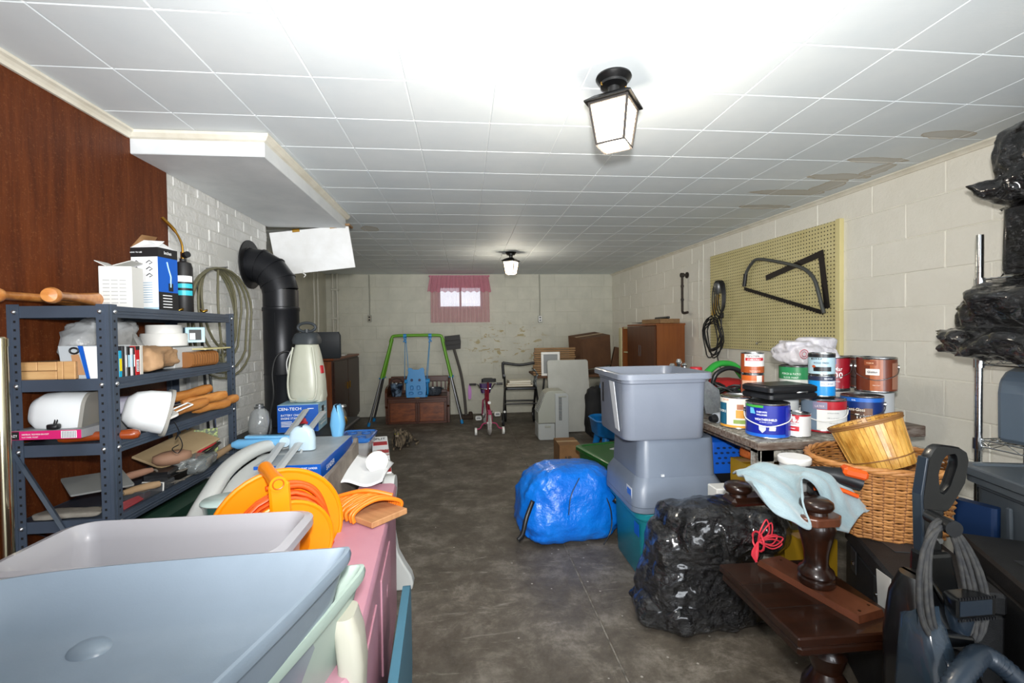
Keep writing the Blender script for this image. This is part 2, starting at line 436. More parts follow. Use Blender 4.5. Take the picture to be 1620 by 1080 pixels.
# window: frame, panes, daylight beyond
b = B()
for a in ((WX0, WX1, 6.83, 6.90, WZ0, WZ0+.03), (WX0, WX1, 6.83, 6.90, WZ1-.03, WZ1), (WX0, WX0+.03, 6.83, 6.90, WZ0+.03, WZ1-.03), (WX1-.03, WX1, 6.83, 6.90, WZ0+.03, WZ1-.03), (-.075, -.045, 6.84, 6.89, WZ0+.03, WZ1-.03)):
    b.b2(*a, .003)
wi = struct('window_1', b, M('window_frame_paint', '#c9c9c4', .5))
m_glass = M('window_glass', '#ffffff', .02, trans=1, spec=.4)
for x0, x1 in ((WX0+.03, -.075), (-.045, WX1-.03)):
    q = B(); q.b2(x0, x1, 6.862, 6.866, WZ0+.03, WZ1-.03); q.build('pane', m_glass, wi)
b = B(); b.b2(-1.2, 1.0, 7.4, 7.44, 1.2, 2.6); o = struct('window_well', b, M('overcast_daylight', '#dfe8f2', .9, emit=.45, ecol='#e8f0fa'))
# soffit over the stove, with crown trim, and hatch flap hanging open from its far end
b = B(); b.b2(-1.378, -.842, 2.075, 3.42, 1.972, CH-.002, .003); so = struct('trim_3', b, M('soffit_paint', '#dcdfe0', .55, col2='#cfd3d5', nscale=5)); so['label'] = 'white boxed soffit over the stove pipe'
b = B()
prof = [(0, 0), (.026, 0), (.026, -.012), (.012, -.026), (0, -.03)]
b.rings([[(-1.378, 2.075-a, CH-.002+z) for a, z in prof], [(-.842+a, 2.075-a, CH-.002+z) for a, z in prof], [(-.842+a, 3.44, CH-.002+z) for a, z in prof]]); b.build('crown_moulding', m_trim, so)
# ------------------------------------------------------------------ ceiling lanterns
m_black = M('black_enamel', '#0c0c0d', .35, bump=.1)
m_bmetal = M('lantern_metal', '#3a3634', .45, .3)
m_lampglass = M('lantern_glass', '#fff2dc', .3, emit=3, ecol='#fff0d6')
m_lead = M('lead_lattice', '#c9b6a0', .6)
m_brass = M('brass', '#b58a3a', .3, 1)
m_chrome = M('chrome', '#c9ccce', .16, 1); m_steel = M('brushed_steel', '#9b9d9f', .35, 1)
m_rubber = M('black_rubber', '#121213', .65); m_bplas = M('black_plastic', '#16171a', .38, bump=.05)
m_wplas = M('white_plastic', '#e6e6e2', .4); m_wire = M('black_wire', '#17181a', .5)
def lantern(loc, rz, label, energy):
    t = thing('ceiling_lantern', label, 'ceiling light', loc, rz, 'lantern ceiling lights')
    b = B(); b.lathe([(.058, 0), (.060, -.006), (.054, -.014), (.045, -.022), (.044, -.03), (.02, -.036), (.018, -.06)], n=28); b.build('canopy', m_black, t, smooth=40)
    b = B(); 
    for a in (40, 220): b.lathe([(.004, 0), (.005, -.006), (.002, -.012)], (.042*cos(RAD(a)), .042*sin(RAD(a)), -.02), 8)
    b.build('screw', m_brass, t, smooth=50)
    def sq(r, z): return [(-r, -r, z), (r, -r, z), (r, r, z), (-r, r, z)]
    b = B(); b.rings([sq(.02, -.058), sq(.052, -.072), sq(.078, -.092), sq(.078, -.097), sq(.066, -.097)]); b.build('cap', m_black, t)
    zt, zb, rt, rb = -.097, -.232, .064, .046
    b = B(); L = .005
    for sx, sy in ((1,1), (1,-1), (-1,1), (-1,-1)): b.cyl((sx*rt, sy*rt, zt), (sx*rb, sy*rb, zb), L, n=4)
    for r, z in ((rt, zt-.004), (rb, zb)):
        for i in range(4):
            p = sq(r, z); b.cyl(p[i], p[(i+1) % 4], L, n=4)
    b.build('frame', m_bmetal, t)
    for i in range(4):
        X = Matrix.Rotation(i*pi/2, 4, 'Z'); q = B(); e = .003
        vs = [(-rt+e, -rt+e, zt), (rt-e, -rt+e, zt), (rb-e, -rb+e, zb), (-rb+e, -rb+e, zb)]
        q.add(vs+[(x, y+.003, z) for x, y, z in vs], [(0,1,2,3), (7,6,5,4), (0,4,5,1), (1,5,6,2), (2,6,7,3), (3,7,4,0)], None, X)
        pn = q.build('glass_pane', m_lampglass, t)
        q = B()
        for k in range(5):
            for s in (-1, 1):
                x0 = -.05+k*.025; x1 = x0+s*.045; za, zb2 = zt-.004, zt-.07
                if abs(x1) > .056: zb2 = za+(zb2-za)*(.056-abs(x0))/max(abs(x1)-abs(x0), .01) if abs(x1) > abs(x0) else zb2; x1 = math.copysign(.056, x1)
                ya = -(rt-.001)+(-za+zt)*.0; f = lambda z: -(rt+(rb-rt)*(z-zt)/(zb-zt))+.001
                q.cyl(X @ V((x0, f(za), za)), X @ V((x1, f(zb2), zb2)), .0008, n=4)
        q.build('lattice', m_lead, pn)
    q = B(); q.box((0, 0, zb), (2*rb-.02, 2*rb-.02, .003)); q.build('bottom_pane', m_lampglass, t)
    l = bpy.data.lights.new('lantern_bulb', 'POINT'); l.energy = energy; l.color = (1, .9, .74); l.shadow_soft_size = .05
    lo = bpy.data.objects.new('lantern_bulb', l); COL.objects.link(lo); lo.parent = t; lo.location = (0, 0, -.27)
lantern((.512, 1.52, CH), RAD(-36), 'black glass-paned lantern on the ceiling nearest the camera', 7)
lantern((.504, 4.93, CH), RAD(-30), 'small distant black lantern on the ceiling before the far wall', 6)
# ------------------------------------------------------------------ pegboard and what hangs beside it
def wallthing(name, label, cat, y, z=0, off=0, group=None):
    return thing(name, label, cat, RW(y, off, z), pi/2+RWA, group)
def pegmat():
    m = bpy.data.materials.new('pegboard'); m.use_nodes = True; n = N(m); pos = n.pos()
    sep = n.new('SeparateXYZ'); n.link(pos, sep.inputs[0]); d = []
    for i in (0, 2):
        f = n.math('FRACT', n.math('DIVIDE', sep.outputs[i], .0254)); f = n.math('SUBTRACT', f, .5); d.append(n.math('MULTIPLY', f, f))
    k = n.math('LESS_THAN', n.math('ADD', d[0], d[1]), .034)
    c = n.ramp(n.noise(pos, 5, 4), [(.3, '#c9bd86'), (.7, '#d6cb97')])
    n.link(n.mix(k, c, '#2b2618'), n.p.inputs['Base Color']); n.p.inputs['Roughness'].default_value = .5
    n.bump(n.math('SUBTRACT', 1, k), .6, .003); return m
t = wallthing('pegboard', 'pale yellow perforated pegboard mounted on the right wall', 'pegboard', 2.69, 0)
b = B(); b.b2(.02, 1.44, .016, .021, 1.035, 1.892, 0); b.build('perforated_sheet', pegmat(), t)
mp = M('cream_batten', '#d9cd95', .55)
for a in ((-.015, .02, .0, .03, 1.03, 1.897), (1.42, 1.44, 0, .016, 1.035, 1.892), (.02, 1.42, 0, .016, 1.87, 1.89), (.02, 1.42, 0, .016, 1.035, 1.055)):
    q = B(); q.b2(*a, .002); q.build('batten', mp, t)
q = B(); q.tube(smooth_path([(.73, .02, 1.1), (.73, .045, 1.1), (.73, .06, 1.085), (.73, .065, 1.10)], 4), .003, 6); tag(q.build('peg_hook', m_steel), 'small steel hook pegged low on the yellow pegboard', 'hook'); o = bpy.data.objects['peg_hook']; o.location = t.location; o.rotation_euler = t.rotation_euler
# bow saw (coordinates along the wall measured from its tail)
def W2(pts, y0, off): return [(y-y0, off, z) for y, z in pts]
t = wallthing('bow_saw', 'bow saw with grey tubular frame hanging on the pegboard', 'saw', 2.77, 0, .045)
fr = [(3.585, 1.574), (3.561, 1.665), (3.498, 1.728), (3.415, 1.756), (3.192, 1.702), (2.99, 1.636), (2.905, 1.59), (2.851, 1.528), (2.815, 1.432), (2.789, 1.347), (2.773, 1.304)]
b = B(); b.tube(smooth_path(W2(fr, 2.77, .005), 5), .0125, 10); b.build('tube_frame', M('saw_frame_grey', '#5c5e5c', .4, .5), t, smooth=50)
b = B(); b.tube(W2([(3.587, 1.56), (3.567, 1.66)], 2.77, .005), .016, 10); b.build('grip', m_bplas, t, smooth=50)
b = B(); n_ = 60; a0, a1 = V((3.586-2.77, .005, 1.543)), V((.009, .005, 1.31)); d = (a1-a0); up = V((0, 0, 1))
vs = []; 
for i in range(n_+1):
    p = a0+d*i/n_; vs += [p+up*.012, p-up*(.012 if i % 2 else .02)]
vs2 = [(x, y+.0015, z) for x, y, z in vs]; k = len(vs)
b.add([tuple(v) for v in vs]+vs2, [(2*i, 2*i+2, 2*i+3, 2*i+1) for i in range(n_)]+[(k+2*i, k+2*i+1, k+2*i+3, k+2*i+2) for i in range(n_)]); b.build('toothed_blade', M('dark_blade', '#1e1a18', .5, .6), t)
# carpenter's square
t = wallthing('carpenter_square', 'dark flat steel square hanging behind the bow saw', 'square', 2.82, 0, .03)
b = B()
def bar(b, p, q, w_, th, off=0):
    p, q = V((p[0], off, p[1])), V((q[0], off, q[1])); d = (q-p).normalized(); s = V((d.z, 0, -d.x))*w_/2; y = V((0, th, 0))
    b.rings([[tuple(c-s), tuple(c+s), tuple(c+s+y), tuple(c-s+y)] for c in (p, q)])
bar(b, (.02, 1.695), (.53, 1.60), .042, .003); b.build('short_arm', M('square_steel', '#2b2623', .5, .5), t)
b = B(); bar(b, (.0, 1.72), (-.055, 1.335), .045, .003, .0035); b.build('long_arm', _M['square_steel'], t)
# trouble light
t = wallthing('work_light', 'hand-held work light with caged bulb and coiled black cord', 'work light', 3.95, 0, .04)
b = B(); b.lathe([(.0, .09), (.03, .085), (.045, .05), (.042, .01), (.025, -.03)], (-.02, .02, 1.56), 14); b.build('lamp_cage', M('dull_aluminium', '#77797a', .4, .8), t, smooth=60)
b = B(); b.tube([(-.01, .02, 1.52), (.04, .02, 1.42), (.07, .02, 1.34)], [.018, .022, .016], 10); b.build('handle', M('worn_yellow_plastic', '#a88637', .5), t, smooth=60)
r = random.Random(5); b = B()
for k in range(7):
    cx, cz, rx, rz_ = r.uniform(.03, .10), r.uniform(1.13, 1.17), r.uniform(.09, .16), r.uniform(.12, .19); off = .01+.008*k
    b.tube([(cx+rx*cos(a/18*2*pi)+r.uniform(-.004, .004), off+.01*sin(3*a/18*2*pi), cz+rz_*sin(a/18*2*pi)) for a in range(18)], .0055, 6, closed=True)
for k in range(4):
    cx, cz, rx, rz_ = -.08+.01*k, 1.5-.01*k, .055+.008*k, .14+.01*k
    b.tube([(cx+rx*cos(a/16*2*pi), .03+.008*k, cz+rz_*sin(a/16*2*pi)) for a in range(16)], .0055, 6, closed=True)
b.tube(smooth_path([(-.06, .02, 1.36), (-.05, .02, 1.2), (.0, .03, 1.05), (-.02, .03, .93), (-.04, .02, .86)], 5), .0055, 6)
b.build('cord', m_wire, t, smooth=60)
b = B(); b.box((-.08, .03, 1.33), (.03, .03, .05), .006); b.build('plug', m_bplas, t)
# iron bracket further along
t = wallthing('pipe_bracket', 'dark iron pipe bracket fixed upright on the right wall', 'bracket', 4.58, 0, 0)
b = B(); b.tube(smooth_path([(0, .0, 1.775), (0, .05, 1.775), (0, .06, 1.75), (0, .06, 1.45), (0, .06, 1.40), (-.03, .06, 1.38), (-.09, .05, 1.385)], 3), .013, 10); b.build('iron_bar', M('rusty_iron', '#33302d', .7, .4, col2='#4a4038'), t, smooth=60)
b = B(); b.cyl((0, 0, 1.775), (0, .012, 1.775), .032, n=14); b.cyl((0, .045, 1.775), (0, .075, 1.775), .024, n=14)
for z in (1.66, 1.52): b.cyl((0, .06, z-.01), (0, .06, z+.01), .017, n=10)
b.build('collar', _M['rusty_iron'], t, smooth=40)
b = B()
for k, (y, z0, z1) in enumerate(((4.28, .95, 2.04), (4.36, 1.1, 1.9))): b.tube(smooth_path([(y-4.28, .002, z1), (y-4.275, .003, (z0+z1)/2), (y-4.285, .002, z0)], 4), .005, 6)
o = one(b, 'wall_cable', M('cable_white', '#d4d2c6', .5), 'pale painted cables running down the right wall beside the pegboard', 'cable', RW(4.28, 0, 0), pi/2+RWA, smooth=60)
# ------------------------------------------------------------------ back wall fittings
m_outlet = M('outlet_steel', '#a9aba8', .35, .6)
def outlet(x, z0, z1, lab, wht):
    t = thing('outlet_box', lab, 'socket', (x, 6.80, z0), 0)
    b = B(); b.box((0, -.022, .05), (.055, .04, .10), .006); b.build('box', m_outlet, t)
    b = B(); b.box((0, -.044, .05), (.05, .004, .09), .003); b.build('face_plate', m_wplas if wht else M('beige_plate', '#a39d8c', .5), t)
    b = B()
    for z in (.03, .07): b.box((0, -.047, z), (.024, .004, .022), .002)
    b.build('receptacle', m_bplas if not wht else M('grey_slot', '#55585a', .5), t)
    b = B(); b.tube([(0, -.012, .10), (.004, -.012, (z1-z0)/2), (0, -.012, z1-z0)], .008, 8); b.build('conduit', M('painted_conduit', '#97988c', .6), t, smooth=60)
outlet(-1.362, 1.375, CH-.01, 'steel socket box left of the pink curtain with conduit above', False)
outlet(1.118, 1.345, CH-.01, 'white-faced socket box right of the pink curtain with conduit above', True)
for k, (x, y, lab) in enumerate(((-1.90, 6.05, 'thin white pipe on the recess side wall, nearer of two'), (-1.90, 6.2, 'thin white pipe on the recess side wall, farther of two'))):
    b = B(); b.tube(smooth_path([(0, 0, .92), (0, 0, 1.3), (0, .02, 1.5), (0, 0, CH)], 4), .013, 8); one(b, 'wall_pipe', M('pipe_paint', '#c2c0b4', .5), lab, 'pipe', (x, y, 0), smooth=60)
t = thing('drain_pipe', 'painted pipe pair running down the far wall corner behind the desk', 'pipe', (-1.86, 6.75, 0))
for dx in (0, .06):
    b = B(); b.tube([(dx, 0, .9), (dx, 0, CH)], .017, 10); b.build('pipe', _M['pipe_paint'], t, smooth=60)
b = B()
for z in (1.84, 1.43): b.box((.03, 0, z), (.11, .045, .03), .006)
b.build('clip', _M['pipe_paint'], t)
# curtain
m_sheer = M('sheer_pink_fabric', '#d98f9f', .8, alpha=.42, sheen=.2)
m_val = M('pink_valance_fabric', '#cf8496', .8, alpha=.66, sheen=.2)
t = thing('window_curtain', 'sheer pink curtain with ruffled valance over the small window', 'curtain', (-.07, 6.72, CH))
def pleat(x0, x1, z0, z1, yo, flare, n_, amp, seed, cut=None):
    r = random.Random(seed); ph = [r.uniform(0, 6.28) for _ in range(4)]
    def f(u, v):
        z = z0+(z1-z0)*v; k = (u-.5)*2; x = (x0+x1)/2+(x1-x0)/2*k*(1+flare*(v))
        y = yo-amp*(.4+.6*v)*(sin(u*n_*2*pi+ph[0])+.5*sin(u*n_*3.3*pi+ph[1]))
        if cut: z += cut*sin(u*n_*pi)*v
        return (x, y, z-CH)
    return f
b = B(); b.grid(150, 5, pleat(-.415, -.0, 2.0, 1.355, .02, .04, 11, .009, 1)); b.build('left_panel', m_sheer, t, smooth=180, fixn=False)
b = B(); b.grid(150, 5, pleat(.01, .43, 2.0, 1.355, .02, .04, 11, .009, 2)); b.build('right_panel', m_sheer, t, smooth=180, fixn=False)
b = B(); b.grid(220, 5, pleat(-.42, .42, 2.035, 1.80, -.005, .10, 20, .01, 3, .01)); b.build('valance', m_val, t, smooth=180, fixn=False)
b = B(); b.cyl((-.43, 0, -.035), (.43, 0, -.035), .009, n=10)
for s in (-1, 1): b.box((s*.43, .04, -.035), (.02, .08, .02), .003)
b.build('curtain_rod', M('pink_rod', '#c87d92', .5), t, smooth=50)
# ------------------------------------------------------------------ desk at the back left with things on it
m_wood_o = M('orange_wood', '#6b3418', .4, col2='#8a4a22', nscale=5, stretch=(8, 8, .8), bump=.05)
m_wood_d = M('dark_walnut', '#2c1710', .4, col2='#40241a', nscale=5, stretch=(1, 8, 8))
t = thing('cabinet_desk', 'tall dark brown wooden cabinet in the far left corner', 'cabinet', (-1.75, 6.15, 0))
b = B(); b.b2(-.2, .215, -.64, .62, .06, .90, .004); b.build('body', m_wood_d, t)
b = B(); b.b2(-.21, .23, -.66, .63, .90, .925, .004); b.build('top_board', m_wood_o, t)
b = B(); b.b2(-.2, .2, -.655, -.64, .03, .89, .003); b.build('end_panel', m_wood_o, t)
for y0, y1 in ((-.63, -.02), (.0, .61)):
    q = B(); q.b2(.215, .23, y0, y1, .09, .88, .004); d = q.build('door', m_wood_d, t)
    q = B(); q.box((.238, (y1 if y0 < -.1 else y0)+(-.05 if y0 < -.1 else .05), .55), (.014, .012, .09), .004); q.build('handle', m_brass, d)
b = B(); b.b2(-.19, .2, -.6, .58, 0, .06); b.build('plinth', m_black, t)
m_card = M('cardboard', '#7d5a38', .8, col2='#8b6741', nscale=6, bump=.05); m_card2 = M('cardboard_dark', '#5a3d29', .8, col2='#68482f', nscale=6)
def carton(name, label, loc, w_, d, h, rz=0, mat=None, flaps=True, cat='box', rot=None, group=None):
    mat = mat or m_card; t = thing(name, label, cat, loc, rz, group, rot)
    b = B(); th = .004
    b.b2(-w_/2, w_/2, -d/2, -d/2+th, 0, h); b.b2(-w_/2, w_/2, d/2-th, d/2, 0, h); b.b2(-w_/2, -w_/2+th, -d/2+th, d/2-th, 0, h); b.b2(w_/2-th, w_/2, -d/2+th, d/2-th, 0, h); b.b2(-w_/2, w_/2, -d/2, d/2, 0, th)
    b.build('box_body', mat, t)
    if flaps:
        for s in (-1, 1):
            q = B(); q.box((0, s*d/4, h+.002), (w_, d/2-.002, th)); q.build('flap', mat, t)
        q = B(); q.box((0, 0, h+.0055), (w_*1.0, .05, .001)); q.build('packing_tape', M('packing_tape', '#a98a5e', .3), t)
    return t
carton('supply_carton', 'small open cardboard carton of bottles on the dark cabinet', (-1.66, 5.75, .925), .26, .22, .14, 0, m_card, False)
for x, c, l in ((-1.66, '#b9bdc4', 'white squeeze bottle standing in the open carton'), (-1.56, '#7c2026', 'dark red spray bottle standing in the open carton')):
    b = B(); b.lathe([(0, 0), (.025, 0), (.027, .01), (.027, .13), (.01, .165), (.01, .18), (.014, .18), (.014, .20), (0, .2)], n=14)
    one(b, 'bottle', M('bottle_'+c[1:], c, .35), l, 'bottle', (x, 5.74, .93), smooth=50)
b = B(); b.rings([ring(.33, .02, .009, 0), ring(.36, .05, .02, .02), ring(.36, .06, .02, .27), ring(.32, .05, .02, .31)]); 
one(b, 'tool_case', M('charcoal_case', '#30353b', .5), 'charcoal hard case standing upright behind the garden sprayer', 'case', (-1.62, 5.5, .925), rz=.1, smooth=40)
b = B(); b.box((0, 0, .008), (.12, .2, .016), .003); one(b, 'notepad', M('paper_white', '#d8d8d2', .7), 'pale notepad lying on the dark cabinet top', 'notepad', (-1.63, 6.25, .926), .1)
# ------------------------------------------------------------------ bench chest
m_oak = M('stained_oak', '#5a2a12', .35, col2='#8a4a22', nscale=3.2, stretch=(2.2, 2, 7), bump=.04)
m_oak2 = M('stained_oak_rail', '#43200e', .35, col2='#572c15', nscale=6, stretch=(1, 4, 8))
t = thing('storage_bench', 'brown wooden storage bench with slatted back under the swing', 'bench', (-.645, 6.2, 0))
b = B(); b.b2(-.39, .39, .0, .40, .0, .34, .004); b.build('chest_body', m_oak2, t)
for x0, x1 in ((-.36, -.03), (.03, .35)):
    q = B(); q.b2(x0, x1, -.006, .0, .03, .28, .002); d = q.build('front_panel', m_oak, t)
    q = B()
    for a in ((x0-.02, x1+.02, -.014, 0, .28, .31), (x0-.02, x1+.02, -.014, 0, .0, .03), (x0-.03, x0, -.014, 0, .03, .28), (x1, x1+.03, -.014, 0, .03, .28)): q.b2(*a, .003)
    q.build('panel_moulding', m_oak2, d)
b = B(); b.b2(-.40, .40, -.015, .38, .34, .362, .006); b.build('seat_lid', m_oak2, t)
b = B(); b.box((.0, -.018, .35), (.06, .004, .012), .001); b.build('lid_plate', m_brass, t)
for s in (-1, 1):
    b = B(); out = [(0, 0), (.38, 0), (.40, .48), (.37, .58), (.33, .58), (.30, .50), (.1, .49), (.03, .47), (-.01, .42), (-.01, .24), (.02, .21), (.02, .0)]
    b.prism(out, .028, Matrix(((0, 0, s, s*.395), (1, 0, 0, 0), (0, 1, 0, 0), (0, 0, 0, 1)))); b.build('arm_panel', m_oak2, t)
b = B(); b.b2(-.40, .40, .375, .395, .52, .60, .006); b.build('back_rail', m_oak2, t)
b = B(); b.b2(-.40, .40, .375, .395, .362, .40, .004); b.build('lower_rail', m_oak2, t)
for i in range(13):
    b = B(); b.b2(-.37+i*.0595, -.345+i*.0595, .38, .39, .40, .52); b.build('back_slat', m_oak2, t)
# bucket and roasting pan on the bench
t = thing('pail', 'dark printed pail with wire handle at left on the bench', 'pail', (-.93, 6.30, .363))
b = B(); b.lathe([(.065, 0), (.085, .16), (.088, .165), (.083, .165), (.063, .004), (0, .004)], n=24); b.build('pail_body', M('printed_pail', '#1b2230', .3, col2='#8aa3bd', nscale=14, lo=.45, hi=.7), t, smooth=50)
b = B(); b.tube(arc((0, 0, .15), .09, 0, 180, 14), .006, 6); b.build('handle', M('rattan_dark', '#3a2a20', .6), t, smooth=60)
t = thing('enamel_pan', 'dark grey enamel pan at right on the bench', 'pan', (-.44, 6.29, .363))
b = B(); b.lathe([(.07, 0), (.10, .02), (.105, .10), (.115, .105), (.10, .10), (.09, .02), (0, .01)], n=24, sx=1.1, sy=.8); b.build('pan_body', M('speckled_enamel', '#22262c', .25, col2='#4e555e', nscale=60), t, smooth=50)
b = B()
for s in (-1, 1): b.tube([(s*.115, -.03, .09), (s*.14, -.02, .09), (s*.14, .02, .09), (s*.115, .03, .09)], .005, 6)
b.build('handle', _M['speckled_enamel'], t, smooth=50)
# ------------------------------------------------------------------ toddler swing set
m_green = M('swing_green', '#5f9a1c', .4); m_blue = M('swing_blue', '#0f7fc0', .4); m_rope = M('blue_rope', '#4c93c4', .7)
t = thing('swing_set', 'green and chrome toddler swing frame straddling the bench', 'swing set', (-.63, 6.16, 0))
for s in (-1, 1):
    for j, dy in enumerate((-.05, .30)):
        xt, xb = s*.325, s*(.64 if s < 0 else .575)
        top = V((xt, dy*.1-.02, 1.13)); bot = V((xb, dy, .0)); mid = top.lerp(bot, .45)
        q = B(); q.tube([top, mid], .019, 10); lg = q.build('leg', m_green, t, smooth=60)
        q = B(); q.tube([mid-(bot-mid)*.05, bot], .014, 10); q.build('leg_extension', m_steel, lg, smooth=60)
        q = B(); q.tube([bot.lerp(mid, .08), bot], .02, 10); q.build('foot_cap', m_blue, lg, smooth=60)
        q = B(); q.cyl(mid+V((-.03, 0, 0)), mid+V((.03, 0, 0)), .008, n=8); q.build('bolt', m_blue, lg)
b = B(); b.tube(smooth_path([(-.345, -.02, 1.09), (-.325, -.02, 1.145), (-.28, -.02, 1.175), (0, -.02, 1.18), (.28, -.02, 1.175), (.325, -.02, 1.145), (.345, -.02, 1.09)], 4), .02, 12); b.build('top_bar', m_green, t, smooth=60)
for s, x in ((-1, -.155), (1, .17)):
    q = B(); q.cyl((x-.02, -.02, 1.175), (x+.02, -.02, 1.175), .026, n=12); q.box((x, -.035, 1.12), (.02, .015, .08), .004, (0, s*.4, 0)); q.box((x, -.035, 1.12), (.016, .015, .07), .004, (0, -s*.7, 0)); q.build('strap', m_blue, t)
sx_ = -.01
for a, bq in (((-.155, -.02, 1.14), (-.16, -.10, .62)), ((-.145, -.02, 1.14), (-.12, .05, .6)), ((.17, -.02, 1.14), (.13, -.07, .60)), ((.165, -.02, 1.14), (.10, .06, .58))):
    q = B(); q.tube([a, bq], .0045, 6); q.build('rope', m_rope, t, smooth=60)
seat = thing('toddler_seat', 'x', 'x'); bpy.data.objects.remove(seat)
b = B(); out = [(-.125, 0), (.115, 0), (.125, .10), (.12, .22), (.10, .33), (.105, .355), (.085, .385), (.055, .375), (.03, .36), (-.04, .36), (-.06, .378), (-.09, .385), (-.11, .355), (-.10, .33), (-.125, .22), (-.13, .1)]
b.prism(out, .03, Matrix.Translation((sx_, -.10, .372)) @ Matrix.Rotation(pi/2-.08, 4, 'X')); sb = b.build('seat_back', m_blue, t)
b = B()
for x in (-.055, .045): b.cyl((sx_+x, -.142, .60), (sx_+x, -.136, .60), .018, n=10)
b.build('eye_hole', M('navy_hole', '#0b2a55', .5), sb)
b = B()
for x, z, w_, h in ((-.055, .5, .035, .05), (.03, .5, .035, .05), (-.065, .43, .05, .03), (.05, .43, .05, .03)):
    b.tube([(sx_+x+a, -.14, z+c) for a, c in rrect(w_, h, .01, 2)], .004, 5, closed=True)
b.build('raised_outline', M('swing_blue_dark', '#0c6aa8', .4), sb)
b = B(); b.b2(sx_-.13, sx_+.14, -.10, .12, .368, .395, .01); b.box((sx_-.13, -.02, .47), (.02, .16, .16), .008); b.box((sx_+.14, -.02, .49), (.02, .16, .18), .008); b.box((sx_, .1, .50), (.26, .025, .06), .01)
b.cyl((sx_-.15, -.10, .58), (sx_-.11, -.1, .58), .025, n=12); b.cyl((sx_+.12, -.07, .58), (sx_+.17, -.07, .58), .03, n=12); b.build('seat_shell', m_blue, t)
# square-mouthed shovel
t = thing('scoop_shovel', 'grey scoop shovel leaning blade-up against the far wall', 'shovel', (-.0, 6.42, 0))
b = B(); b.tube(smooth_path([(.0, 0, .02), (-.02, .05, .3), (-.065, .12, .62), (-.16, .2, .97)], 4), .02, 10); b.build('shaft', M('weathered_grey_wood', '#4b4743', .8), t, smooth=60)
b = B(); X = Matrix.Translation((-.175, .23, 1.065)) @ Euler((-.15, -.10, 0)).to_matrix().to_4x4()
b.rings([[(-.10, 0, -.10), (.10, 0, -.10), (.10, .012, -.10), (-.10, .012, -.10)], [(-.115, -.01, -.0), (.115, -.01, -.0), (.115, .004, 0), (-.115, .004, 0)], [(-.11, -.03, .10), (.11, -.03, .10), (.11, -.018, .10), (-.11, -.018, .10)]], X=X)
for z in (.03, -.03): b.box(tuple(X @ V((0, -.014, z))), (.21, .014, .014), .004, (-.15, -.1, 0))
b.build('blade', M('weathered_metal', '#3f3e3e', .7, .2), t)
b = B(); b.b2(-.085, .095, -.05, .05, 0, .055, .012); b.box((.06, 0, .07), (.06, .06, .06), .015); b.build('grip_block', M('old_wood', '#33261c', .8), t)
# ------------------------------------------------------------------ child's bicycle, seen from behind
m_pink = M('bike_pink', '#a93a63', .35); m_mag = M('bike_red', '#7d1629', .35)
t = thing('kids_bicycle', 'small pink bicycle with training wheels and hanging streamer', 'bicycle', (.262, 5.55, 0), .05)
def wheel(cy, nm):
    q = B(); q.tube([(0, cy+.125*cos(a/24*2*pi), .14+.125*sin(a/24*2*pi)) for a in range(24)], .017, 8, closed=True); w_ = q.build(nm, M('white_tyre', '#c9c4c0', .7, col2='#8d8884', nscale=90), t, smooth=60)
    q = B(); q.tube([(0, cy+.106*cos(a/24*2*pi), .14+.106*sin(a/24*2*pi)) for a in range(24)], .008, 6, closed=True); q.cyl((-.03, cy, .14), (.03, cy, .14), .012, n=10)
    for a in range(10): q.cyl((0, cy, .14), (0, cy+.1*cos(a*pi/5), .14+.1*sin(a*pi/5)), .0015, n=4)
    q.build('rim', m_wplas, w_, smooth=50)
wheel(-.17, 'rear_wheel'); wheel(.40, 'front_wheel')
b = B(); b.tube([(0, .0, .22), (0, -.06, .50), (0, -.07, .62)], .013, 8); b.tube([(0, .0, .22), (0, .24, .42)], .016, 8); b.tube([(0, .22, .36), (0, .21, .50)], .017, 8); b.tube([(0, .0, .21), (.03, -.17, .14)], .009, 6); b.tube([(0, .0, .21), (-.03, -.17, .14)], .009, 6); b.tube([(0, -.03, .40), (.03, -.17, .14)], .009, 6); b.tube([(0, -.03, .4), (-.03, -.17, .14)], .009, 6); b.build('frame', m_mag, t, smooth=50)
b = B(); b.tube([(.035, .40, .14), (.035, .24, .35), (0, .22, .38)], .01, 6); b.tube([(-.035, .40, .14), (-.035, .24, .35), (0, .22, .38)], .01, 6); b.build('fork', m_pink, t, smooth=50)
b = B(); b.rings([ring(.17, .05, .02, .62, cy=-.16), ring(.17, .05, .02, .66, cy=-.16)]); b.rings([ring(.13, .16, .03, .625, cy=-.08), ring(.11, .15, .03, .655, cy=-.08)]); b.build('saddle', m_rubber, t, smooth=40)
b = B(); b.tube(smooth_path([(-.20, .17, .56), (-.11, .18, .56), (-.06, .2, .50), (.06, .2, .50), (.11, .18, .56), (.20, .17, .56)], 4), .009, 8); b.build('handlebar', m_chrome, t, smooth=50)
